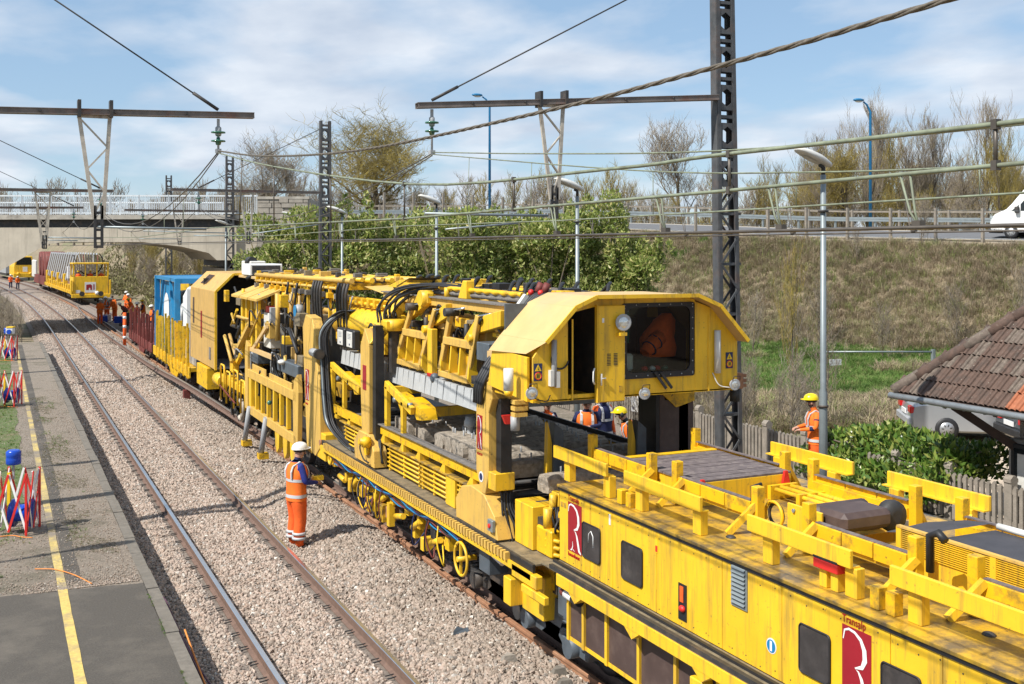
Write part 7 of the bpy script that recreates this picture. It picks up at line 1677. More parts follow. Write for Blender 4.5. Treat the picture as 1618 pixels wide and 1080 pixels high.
# ---------------------------------------------------------------- track laying machine behind the gantry
def laying_machine():
    t = thing('track_laying_machine', 'yellow track laying machine with pipe rack, ladder-like side frame and hose bundles', 'rail machine', (7.76, 28, 0))
    MB().box(6.5, 9.0, 23.5, 40.5, .95, 1.3).build('main_frame', 'dark', t)
    # broad hose pillar with emblem
    MB().prism([(23.66, 3.62), (23.4, 3.9), (22.9, 3.85), (22.6, 3.5), (22.55, 3.0), (22.3, 2.6), (22.2, 1.2), (22.6, .95), (23.3, 1.05), (23.5, 2.4)], 'x', 6.08, 6.30).build('pillar', 'faded', t, bevel=.01)
    emblem(t, 6.079, 23.4, 23.1, 2.05, 2.72, None, None); text('RENOUV', 'lettering', .06, (6.077, 23.4, 1.95), (0, -1, 0), (0, 0, 1), 'redtext', t, .9)
    MB().box(6.1, 6.6, 21.9, 22.5, .95, 1.5).build('pillar_foot', 'yellow', t, bevel=.01); MB().cyl((6.06, 22.2, 1.3), (6.1, 22.2, 1.3), .06, 12).build('foot_bolt', 'rustrail', t)
    MB().cyl((6.02, 22.6, 3.15), (6.02, 22.15, 3.15), .09, 12).build('flood_lamp', 'grey', t); MB().cyl((6.02, 22.15, 3.15), (6.02, 22.05, 3.15), .11, 12).build('lamp_rim', 'dark', t)
    for i in range(11):
        x = 6.12 + .045 * (i % 4) + .012 * math.sin(i * 3.1); d = .045 * i + .02 * math.sin(i * 1.7)
        hose(t, [(6.7 + d, 21.8, 4.05), (6.4 + d * .5, 22.1, 4.0), (x, 22.35 - d * .4, 3.6), (x, 22.3 - d * .5, 2.9), (x - .02, 22.1 - d * .6, 2.2), (x, 21.9 - d * .7, 1.75), (x + .1, 21.2 - d * .6, 1.48), (x + .1, 20.6 - d, 1.43)], .026 if i % 3 else .02, 'black' if i != 4 else 'galv')
    # ladder-like side frame
    MB().bar((6.14, 29.6, 1.98), (6.14, 24.3, 1.98), .10, .22).build('side_rail', 'faded', t, bevel=.008); MB().bar((6.14, 29.2, 1.02), (6.14, 24.3, .98), .10, .22).build('side_rail', 'faded', t, bevel=.008)
    for i in range(8):
        y = 29.3 - i * .68; MB().box(6.10, 6.20, y - (.14 if i == 0 else .06), y + (.14 if i == 0 else .06), 1.12, 1.9).build('side_post', 'yellow', t, bevel=.006)
        pass
    MB().prism([(29.9, 1.0), (29.55, 1.0), (29.55, 2.7), (29.75, 2.85), (29.9, 2.6)], 'x', 6.09, 6.2).build('end_post', 'faded', t, bevel=.008); MB().prism([(24.5, .55), (24.2, .55), (24.1, 2.1), (24.2, 2.5), (24.5, 2.35), (24.6, 1.9)], 'x', 6.09, 6.2).build('end_post', 'faded', t, bevel=.008)
    MB().box(6.14, 6.17, 27.6, 29.2, 2.09, 2.26).build('top_plate', 'faded', t, bevel=.005); MB().box(6.14, 6.17, 24.9, 27.2, 2.09, 2.22).build('top_plate', 'faded', t, bevel=.005)
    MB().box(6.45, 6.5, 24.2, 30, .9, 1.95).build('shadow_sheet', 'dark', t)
    for y in (26.2, 25.4, 24.7): MB().prism([(y + .2, .88), (y - .25, .88), (y - .2, .55), (y, .4), (y + .15, .55)], 'x', 6.10, 6.2).build('lug', 'yellow', t)
    for y in (29.6, 27.6): MB().cyl((6.02, y, .1), (6.08, y - .35, 1.1), .07, 10).build('roller_leg', 'grey', t); MB().box(5.95, 6.2, y - .12, y + .12, .02, .16).build('roller_foot', 'yellowdirty', t)
    MB().ball((6.08, 26.9, 1.52), .06).build('green_cap', 'glassins', t)
    r = random.Random(77)
    mt = ['yellow', 'tan', 'yellowdirty', 'deckyellow', 'dark', 'faded', 'dusty', 'black', 'faded']
    for i in range(270):      # pipework, blocks and cylinders packed behind the side frame and below the rack
        y = r.uniform(22.6, 33.8); x = r.uniform(6.24, 7.1); z = r.uniform(.6, 4.0); q = r.random(); m = r.choice(mt)
        if y < 24.5 and z > 2.6: continue
        if q < .38: w, l, h = r.uniform(.1, .35), r.uniform(.15, .6), r.uniform(.1, .4); MB().box(x, x + w, y - l / 2, y + l / 2, z, z + h).build(r.choice(['valve_block', 'junction_box', 'cover_plate']), m, t, bevel=.01)
        elif q < .68:
            L = r.uniform(.5, 1.8); d = r.choice([(0, 1, 0), (0, 0, 1), (0, .8, .5), (0, .8, -.5)]); MB().cyl((x, y, z), (x + d[0] * L, y + d[1] * L, min(z + d[2] * L, 4.2)), r.uniform(.025, .07), 8).build(r.choice(['pipe', 'hydraulic_cylinder']), m, t)
        else:
            hose(t, [(x, y, z), (x - .15, y + .2, z + r.uniform(.1, .4)), (x - .1, y + .5, z - r.uniform(.1, .5)), (x, y + .8, z - .1)], r.uniform(.015, .03), r.choice(['black', 'black', 'dark', 'grey']), 5)
    MB().box(7.3, 8.8, 23.5, 33.5, 1.3, 3.6).build('gap_shade_casing', 'dark', t)  # casing coloured dark to stand for shade in the gaps
    # bright tank and boxes right of the pillar
    MB().lathe((6.95, 23.3, 3.78), (0, -1, 0), [(0, .28), (.1, .36), (3.6, .36), (3.7, .28)], 20).build('tank', 'yellow', t); MB().box(6.7, 7.4, 19.9, 23.2, 3.3, 3.55).build('tank_cradle', 'yellow', t, bevel=.01)
    for y in (21.9, 21.25):
        MB().box(6.42, 6.58, y - .26, y + .26, 3.30, 3.70).build('device_box', 'black', t, bevel=.03); MB().box(6.405, 6.42, y - .2, y + .17, 3.35, 3.66).build('device_face', 'offwhite', t, bevel=.006)
        for k in range(4): MB().box(6.40, 6.406, y - .13, y + .08, 3.52 + k * .03, 3.533 + k * .03).build('device_mark', 'grey', t)
        MB().cyl((6.395, y - .05, 3.41), (6.406, y - .05, 3.41), .02, 8).build('device_knob', 'signblue', t)
    MB().box(6.6, 6.9, 20.2, 20.7, 3.5, 3.9).build('cabinet', 'yellow', t, bevel=.01); MB().ring((6.62, 20.4, 3.65), (1, 0, 0), .2, .045, 18, 6, 0, PI).build('energy_chain', 'black', t)
    for i in range(4): MB().cyl((6.75 + .1 * i, 23.6, 4.22 + .05 * (i % 2)), (6.75 + .1 * i, 19.6, 4.22 + .05 * (i % 2)), .035, 8).build('pipe', 'yellow', t)
    for i in range(9): y = 23.3 - i * .4; MB().box(6.68, 6.86, y - .06, y + .06, 4.18, 4.32).build('pipe_clamp', 'yellowdirty', t, bevel=.006)
    # pipe rack on top with hanging hoses
    for i in range(8): MB().tube([(6.70 + i * .22, 31.3, 4.58 + .02 * (i % 2)), (6.70 + i * .22, 22.0, 4.66 + .02 * (i % 2))], .045 if i % 2 else .06, 7).build('pipe', 'yellow' if i % 3 else 'faded', t)
    for i in range(34):
        y = 31 - i * .27; x = 6.66 + (i * 0.37) % 1.4; MB().box(x, x + .1 + .08 * (i % 3), y - .07, y + .07, 4.60, 4.70 + .035 * (i % 4)).build(['valve_block', 'pipe_union', 'bracket'][i % 3], ['yellowdirty', 'wood', 'dark', 'faded', 'dusty'][i % 5], t, bevel=.008)
    MB().tube([(6.66, 31.2, 4.42), (6.66, 22.6, 4.47)], .035, 7).build('pipe', 'faded', t)
    for i in range(15):
        y = 31 - i * .62; MB().box(6.62, 8.6, y - .05, y + .05, 4.46, 4.53).build('rack_beam', 'yellowdirty', t)
        MB().box(6.64, 6.70, y - .035, y + .035, 3.7 + .25 * (i % 3), 4.46).build('rack_post', 'yellow', t)
        if i % 2 == 0: hose(t, [(6.66, y, 4.4), (6.60, y - .12, 4.1), (6.62, y - .3, 4.0), (6.66, y - .5, 4.35)], .018, 'grey' if i % 4 else 'black', 5)
        MB().box(6.58, 6.72, y - .12, y + .02, 4.24, 4.36).build('pipe_coupling', r.choice(['yellowdirty', 'wood', 'yellow']), t, bevel=.008)
    for i in range(4):
        for j, yy in enumerate((24.6, 22.6)): hose(t, [(6.6, yy - i * .22, 4.6), (6.54, yy - i * .22 - .05, 4.4), (6.56, yy - i * .22, 4.05), (6.62, yy - i * .22 + .08, 3.65)], .034, 'dark', 8)
    for i, y in enumerate((26.9, 26.0)): hose(t, [(6.55, y, 4.5), (6.5, y + .1, 3.8), (6.45, y - .3, 3.1), (6.5, y - .2, 2.6)], .03)
    for i in range(3): MB().lathe((6.9, 28.9 - i * .62, 4.05), (0, 0, -1), [(-.26, .12), (-.2, .24), (.2, .24), (.28, .12)], 16).build('accumulator', 'yellow', t)
    MB().lathe((6.6, 25.7, 3.85), (-1, 0, 0), [(0, .14), (.12, .16), (.18, .12)], 14).build('gauge_housing', 'grey', t); MB().lathe((6.42, 25.7, 3.85), (-1, 0, 0), [(0, .14), (.01, .14)], 14).build('gauge', 'blue', t)
    MB().add([(6.9, 21.8, 4.55), (8.3, 21.8, 4.6), (8.3, 19.6, 4.55), (6.9, 20.6, 4.45)], [(0, 1, 2, 3)]).build('hood_plate', 'faded', t); MB().add([(8.3, 21.8, 4.6), (8.3, 19.6, 4.55), (8.9, 19.2, 4.0), (8.9, 21.8, 4.1)], [(0, 1, 2, 3)]).build('hood_plate', 'brownpanel', t)
    # flaps, columns, cabinet, diagonal struts
    for i in range(3): y = 31.6 - i * 1.15; MB().add([(6.05, y, 4.02), (6.05, y - 1.05, 4.02), (6.75, y - 1.15, 4.3), (6.75, y - .1, 4.3), (6.05, y, 3.96), (6.05, y - 1.05, 3.96), (6.75, y - 1.15, 4.24), (6.75, y - .1, 4.24)], [(0, 1, 2, 3), (7, 6, 5, 4), (0, 4, 5, 1), (1, 5, 6, 2), (2, 6, 7, 3), (3, 7, 4, 0)]).build('flap', 'faded', t)
    for y in (31.4, 30.8, 30.1, 29.5): MB().box(6.3, 6.42, y - .09, y + .09, 2.2, 4.05).build('column', 'yellow', t, bevel=.008)
    MB().box(6.35, 6.8, 28.0, 28.75, 2.75, 3.65).build('switch_cabinet', 'offwhite', t, bevel=.015); MB().box(6.34, 6.352, 28.2, 28.4, 3.35, 3.45).build('cabinet_label', 'signyellow', t); MB().box(6.4, 6.7, 28.4, 28.75, 3.66, 3.82).build('warning_light', 'red', t)
    MB().bar((6.25, 31.5, 2.5), (6.25, 29.9, 3.3), .14, .12).build('strut', 'faded', t); MB().bar((6.2, 29.7, 2.5), (6.2, 27.7, 3.35), .06, .10).build('strut', 'roofyellow', t); MB().bar((6.5, 33.6, 1.6), (6.5, 31.0, 2.9), .12, .12).build('strut', 'yellow', t); MB().bar((6.2, 29.9, 2.62), (6.2, 26.9, 2.62), .10, .10).build('strut', 'roofyellow', t)
    MB().box(6.2, 6.4, 27.3, 27.45, 3.5, 3.85).build('meter_box', 'grey', t, bevel=.01)
    MB().box(6.15, 6.9, 28.6, 30.2, 2.3, 2.6).build('console', 'bluegrey', t, bevel=.02); MB().box(6.2, 6.9, 24.6, 26.6, 2.35, 2.65).build('reel_box', 'bluegrey', t, bevel=.02)
    MB().ring((6.2, 26.6, 2.4), (1, 0, .2), .38, .03, 20, 6).build('hose_coil', 'black', t); MB().ring((6.24, 26.5, 2.4), (1, .1, .2), .33, .03, 20, 6).build('hose_coil', 'black', t)
    MB().ball((6.15, 25.9, 2.62), (.1, .16, .06)).build('work_lamp', 'offwhite', t)
    for (y, h) in ((33.6, 1.3), (32.7, 1.1), (31.6, 1.35), (30.6, 1.05)): MB().tube([(6.12, y, .75), (6.12, y, 1.0 + h * .6), (6.12, y - .08, 1.05 + h * .6), (6.12, y - .5, 1.05 + h * .6), (6.12, y - .58, 1.0 + h * .6), (6.12, y - .58, .9)], .028, 7).build('handrail', 'yellow', t)
    MB().box(6.2, 6.5, 30.4, 33.9, 1.25, 1.45).build('step_beam', 'yellow', t, bevel=.01); MB().cyl((6.35, 35.3, 1.2), (6.35, 34.3, 1.2), .2, 14).build('air_tank', 'yellow', t); MB().box(6.2, 6.6, 36.5, 38.5, .7, 1.4).build('locker', 'yellowdirty', t, bevel=.01)
    MB().ring((6.25, 31.2, .75), (1, 0, 0), .26, .07, 16, 6, .5, 4.6).build('guide_horn', 'paleframe', t); MB().bar((6.08, 33.6, 1.2), (6.08, 31.2, .95), .03, .03).build('red_rod', 'rustred', t)
    # engine house with chamfered roof and open end
    prof = [(6.28, 1.45), (6.28, 3.95), (6.85, 4.5), (8.65, 4.5), (9.22, 3.95), (9.22, 1.45)]
    y0, y1 = 35.4, 40.3
    for (x0, z0), (x1, z1) in zip(prof, prof[1:]):
        for a, b in ((y0, 37.6), (37.62, y1)):
            n = Vector((z1 - z0, 0, x0 - x1)).normalized() * .05
            vs = [(x0, a, z0), (x1, a, z1), (x1, b, z1), (x0, b, z0)]; vs += [(p + n.x, q, s + n.z) for p, q, s in vs]
            MB().add(vs, [(0, 1, 2, 3), (7, 6, 5, 4), (0, 4, 5, 1), (1, 5, 6, 2), (2, 6, 7, 3), (3, 7, 4, 0)]).build('house_panel', 'tan', t, bevel=.005)
    MB().prism(prof, 'y', y1, y1 + .05).build('end_wall', 'tan', t)
    MB().box(6.33, 9.17, y0 + .1, y1, 1.46, 1.52).build('house_floor', 'grey', t); MB().box(6.4, 9.1, 38.3, 38.35, 1.5, 4.3).build('bulkhead', 'black', t); MB().box(6.34, 6.38, 35.6, 38.2, 1.5, 3.9).build('inner_lining', 'grey', t)
    for p, q in zip(prof, prof[1:]): MB().bar((p[0] - .0, y0 - .03, p[1]), (q[0], y0 - .03, q[1]), .07, .07).build('door_frame', 'yellow', t)
    MB().box(6.26, 6.28, 37.9, 38.1, 2.3, 3.2).build('side_emblem', 'darkred', t); MB().box(6.262, 6.275, 39.5, 39.75, 2.7, 3.6).build('side_grille', 'brownpanel', t); MB().box(6.262, 6.275, 36.2, 36.5, 1.7, 2.1).build('side_grille', 'wood', t)
    for k in range(9): MB().bar((6.42 + .0, 39.0 - k * .12, 4.12), (6.72, 39.0 - k * .12, 4.41), .05, .02).build('roof_louvre', 'brownpanel', t)
    MB().box(7.0, 8.6, 31.5, 35.38, 4.40, 4.48).build('roof_extension', 'roofyellow', t, bevel=.01)
    MB().box(6.95, 7.95, 33.4, 34.6, 4.5, 4.85).build('cooling_unit', 'white', t, bevel=.02); MB().box(7.02, 7.88, 33.38, 33.4, 4.55, 4.80).build('cooling_grille', 'dark', t); MB().lathe((7.4, 35.2, 4.9), (0, -1, 0), [(-.4, .16), (.05, .16)], 14).build('exhaust', 'black', t); MB().box(7.3, 7.7, 35.6, 36.3, 4.5, 4.8).build('exhaust_box', 'rustred', t); MB().box(7.3, 7.8, 35.0, 36.4, 4.5, 4.92).build('cooling_unit', 'offwhite', t, bevel=.03)
    hose(t, [(6.9, 33.6, 4.4), (7.3, 33.2, 4.62), (8.0, 32.6, 4.55), (8.4, 32.0, 4.3)], .06)
    bogie(t, 39.2, 37.4, 6.6, 'dark'); bogie(t, 33.4, 31.8, 6.6, 'dark'); wheelset(t, 26.5)
laying_machine()

# ---------------------------------------------------------------- stake wagons and what stands on them
def stake_wagon(name, label, y0, y1, mat, zt, lean, dark=False):
    yc = (y0 + y1) / 2; t = thing(name, label, 'rail wagon', (7.76 + bend(yc), yc, 0), 'stake wagons')
    MB().box(6.4, 9.1, y0, y1, .78, .92).build('floor', mat, t); MB().box(6.36, 6.42, y0, y1, .55, .95).build('side_sill', mat, t, bevel=.006); MB().box(6.6, 8.9, y0 + .5, y1 - .5, .45, .78).build('underframe', 'dark', t)
    r = random.Random(int(y0)); n = 0
    for i in range(int((y1 - y0) / .95)):
        y = y0 + .3 + i * .95
        for d in (0, .26):
            for x in (6.38, 9.12): MB().bar((x, y + d, .5), (x + r.uniform(-lean, lean), y + d + r.uniform(-lean, lean), zt + r.uniform(-.15, .1)), .075, .075).build('stake', mat, t)
    bogie(t, y0 + 2.4, y0 + 1.0, 6.6, 'dark'); bogie(t, y1 - 1.0, y1 - 2.4, 6.6, 'dark')
    MB().prism([(y0 + 2.6, .55), (y0 + 5.4, .55), (y0 + 4.8, .25), (y0 + 3.2, .25)], 'x', 6.38, 6.43).build('truss', mat, t)
    return t
stake_wagon('stake_wagon', 'yellow flat wagon with upright stakes along its edge, carrying a blue tank frame', 41.2, 51.4, 'yellowdirty', 2.5, .03)
stake_wagon('stake_wagon', 'red brown flat wagon with leaning rusty stakes near the distant workers', 52.0, 61.5, 'rustred', 2.2, .12)
for i in range(3):
    o = tag(MB().box(6.6, 8.9, 53 + i * 2.6, 55.2 + i * 2.6, .93, 1.35).build('steel_stack', 'rustred'), ['rusty stack of steel at the near end of the red brown wagon', 'rusty stack of steel in the middle of the red brown wagon', 'rusty stack of steel at the far end of the red brown wagon'][i], 'stack', 'steel stacks on the red wagon')
def container():
    t = thing('tank_container', 'bright blue open container frame with a white tank inside', 'container', (7.75, 46, .93))
    x0, x1, y0, y1, z0, z1 = 6.52, 8.95, 45.2, 51.2, .93, 4.1
    for x in (x0, x1):
        for y in (y0, y1): MB().box(x - .11, x + .11, y - .11, y + .11, z0, z1).build('corner_post', 'blue', t, bevel=.01)
        MB().box(x - .07, x + .07, y0, y1, z1 - .14, z1).build('top_rail', 'blue', t); MB().box(x - .07, x + .07, y0, y1, z0, z0 + .16).build('bottom_rail', 'blue', t)
        for (a, b) in ((y0, y0 + 2.0), (y1, y1 - 2.0)): MB().bar((x, a, z0 + .1), (x, b, z1 - .1), .10, .12).build('diagonal', 'blue', t)
    for y in (y0, y1): MB().box(x0, x1, y - .09, y + .09, z1 - .2, z1).build('end_rail', 'blue', t); MB().box(x0, x1, y - .07, y + .07, z0, z0 + .18).build('end_rail', 'blue', t)
    MB().box(x0 + .1, x1 - .1, y0 + .1, y1, z1 - .06, z1 - .02).build('roof_sheet', 'blue', t)
    MB().box(x0 + .12, x0 + .16, y0 + 1.4, y1 - .1, z0 + .2, z1 - .2).build('side_sheet', 'blue', t)
    MB().lathe((x0 + .10, y1 - 2.2, 2.6), (-1, 0, 0), [(0, .8), (.01, .8)], 20).build('round_emblem', 'sign', t)
    MB().lathe((7.73, y0 + .25, 2.45), (0, 1, 0), [(0, .85), (.12, 1.0), (5.2, 1.0), (5.4, .8)], 24).build('tank', 'offwhite', t)
    MB().ring((7.73, y0 + .3, 2.45), (0, 1, 0), 1.0, .05, 28, 6).build('tank_rim', 'grey', t)
    g = thing('grey_cabinet', 'grey metal cabinet between the blue frame and the engine house', 'cabinet', (7.5, 42.6, .93)); MB().box(6.65, 8.7, 41.4, 43.6, .93, 3.75).build('body', 'grey', g, bevel=.02); MB().box(6.64, 6.652, 42.2, 42.3, 2.3, 2.7).build('label', 'sign', g)
    w = thing('white_tote', 'white plastic tank with a rounded top beside the blue frame', 'tank', (7.6, 44.4, .93)); MB().prism([(6.7, .93), (6.7, 3.4), (6.9, 3.8), (8.4, 3.8), (8.6, 3.4), (8.6, .93)], 'y', 43.75, 45.0).build('body', 'white', w, bevel=.08); MB().box(6.68, 6.70, 43.9, 44.6, 1.8, 2.15).build('red_band', 'red', w)
container()
mb = thing('yellow_hopper', 'small yellow hopper with machinery left of the blue container frame', 'hopper', (8.2, 58, .9)); MB().prism([(56.6, 2.6), (58.8, 2.6), (58.6, 3.7), (57.0, 3.75)], 'x', 7.6, 8.8).build('hopper_body', 'yellow', mb, bevel=.03)
for i in range(5): MB().cyl((7.6 + i * .25, 57, 1.36), (7.7 + i * .2, 57.4, 2.6), .06, 8).build('support_leg', 'yellowdirty', mb)
MB().ring((7.7, 57.2, 1.8), (0, 1, 0), .3, .05, 16, 6).build('pulley', 'paleframe', mb)

# ---------------------------------------------------------------- distant train on the curve
def local_box(mb, *a): return mb.box(*a)
def far_machine():
    yc = 112; xc = 8.6; t = thing('rail_machine', 'distant yellow rail machine with an open cab and a white panel bearing a red emblem', 'rail machine', (0, 0, 0))
    B = lambda name, mat, *a, **k: MB().box(*a).build(name, mat, t, **k)
    B('front_panel', 'yellow', -1.6, 1.6, 0, .1, .75, 2.55, bevel=.03); B('chassis', 'dark', -1.3, 1.3, .1, 9, .4, .8); B('buffer_beam', 'yellow', -1.75, 1.75, -.15, 0, .5, .85, bevel=.03)
    for s in (-1, 1):
        B('front_post', 'yellow', s * 1.55 - .07, s * 1.55 + .07, 0, .14, 2.55, 3.75); B('side_wing', 'yellow', s * 1.75 - .08, s * 1.75 + .08, -.1, .3, .8, 2.2, bevel=.02); MB().lathe((s * .85, -.15, .9), (0, -1, 0), [(0, .1), (.3, .1), (.32, .24), (.38, .24)], 12).build('buffer', 'dark', t)
        B('cab_side', 'yellow', s * 1.57 - .03, s * 1.57 + .03, .1, 2.4, 1.2, 2.5)
        B('rear_post', 'yellow', s * 1.55 - .06, s * 1.55 + .06, 2.3, 2.42, 2.5, 3.75)
    for x in (-.5, .55): B('mullion', 'yellow', x - .05, x + .05, 0, .1, 2.55, 3.75)
    B('cab_roof', 'yellow', -1.65, 1.65, -.1, 2.5, 3.72, 3.86, bevel=.03); B('cab_floor', 'dark', -1.5, 1.5, .1, 2.4, 1.2, 1.3); B('cab_back', 'grey', -1.5, 1.5, 2.4, 2.46, 1.3, 2.6)
    B('emblem_panel', 'sign', -.55, .45, -.03, 0, 1.0, 2.0); B('number_plate', 'sign', -1.35, -.95, -.02, 0, .95, 1.25)
    em = MB(); em.prism([(-.42, 1.25), (-.42, 1.75), (-.05, 1.8), (.1, 1.7), (.1, 1.25), (-.05, 1.25), (-.05, 1.45), (-.2, 1.45), (-.2, 1.25)], 'y', -.04, -.03); em.box(.22, .32, -.04, -.03, 1.25, 1.8); em.build('emblem', 'darkred', t)
    MB().ball((.55, -.1, .95), .2).build('lamp', 'sign', t)
    MB().ring((0, 1.0, 3.9), (0, 1, 0), 1.2, .07, 20, 6, 0, PI).build('roof_hoop', 'black', t)
    for i in range(7): MB().bar((-1.2 + i * .4, 1.5, 3.9), (-1.35 + i * .45, 2.2, 4.6), .06, .06).build('roof_rod', ['dark', 'grey', 'rustred'][i % 3], t)
    # arms of the following wagons, in pale steel
    for i in range(13):
        y = 3.2 + i * 2.3
        for s in (-1, 1): MB().bar((s * 1.3, y + 1.9, 2.0), (s * .9, y, 4.7), .14, .3).build('swing_arm', 'grey', t)
        B('deck_block', 'yellow' if i % 3 == 0 else 'yellowdirty', -1.5, -1.1, y, y + .8, .8, 2.6 if i % 3 == 0 else 1.6, bevel=.02); B('deck_plank', 'rustrail', -1.4, 1.4, y, y + 1.9, 1.3, 1.5)
    B('wagon_frame', 'yellowdirty', -1.5, 1.5, 2.6, 34, .75, 1.1, bevel=.02); B('white_box', 'sign', -1.45, -1.2, 6.5, 7.3, 2.2, 3.4)
    for i in range(3): MB().lathe((-1.2, 37 + i * 4.2, 3.2), (1, 0, 0), [(0, 1.5), (.2, 1.6), (2.2, 1.6), (2.4, 1.5)], 18).build('cable_drum', 'rustred', t)
    B('wagon_frame', 'rustred', -1.4, 1.4, 34.5, 52, .6, 1.7); B('white_cover', 'offwhite', -1.4, -1.1, 50, 56, 1.2, 3.6, bevel=.1)
    for y in (1.2, 3.2, 16, 18, 30, 32, 36, 48, 50):
        for s in (-1, 1): MB().cyl((s * .7, y, .42), (s * .85, y, .42), .42, 14).build('wheel', 'dark', t)
    t.location = (xc + bend(yc), yc, 0); t.rotation_euler = (0, 0, math.radians(2.4))
    q = thing('rail_machine', 'farthest yellow rail machine beneath the bridge, with a glazed sloping cab', 'rail machine', (0, 0, 0))
    MB().prism([(-1.5, .8), (1.5, .8), (1.5, 2.2), (1.2, 3.9), (-1.2, 3.9), (-1.5, 2.2)], 'y', 0, 7).build('body', 'yellow', q, bevel=.05); MB().add([(-1.2, -.01, 2.5), (1.2, -.01, 2.5), (1.0, -.01, 3.7), (-1.0, -.01, 3.7)], [(0, 1, 2, 3)]).build('windscreen', 'glass', q)
    MB().box(-1.6, 1.6, -.4, 0, .5, 1.2).build('buffer_beam', 'yellow', q, bevel=.05); MB().box(-.2, .5, -.02, 0, 1.4, 2.2).build('white_plate', 'sign', q)
    for s in (-1, 1): MB().ball((s * .9, -.4, 1.1), .25).build('lamp', 'yellowdirty', q); MB().cyl((s * .7, .6, .42), (s * .85, .6, .42), .42, 12).build('wheel', 'dark', q)
    q.location = (8.6 + bend(192), 192, 0); q.rotation_euler = (0, 0, math.radians(4.8))
    c = thing('freight_container', 'pale container wagon at the far left edge under the bridge', 'container', (0, 0, 0)); MB().box(-1.3, 1.3, 0, 12, .9, 3.9).build('body', 'grey', c, bevel=.03); MB().box(-1.33, 1.33, 12.2, 19.5, .9, 3.8).build('body', 'blue', c, bevel=.03); MB().box(-1.2, 1.2, 0, 20, .5, .9).build('frame', 'dark', c)
    c.location = (8.3 + bend(204), 204, 0); c.rotation_euler = (0, 0, math.radians(5.2))
far_machine()
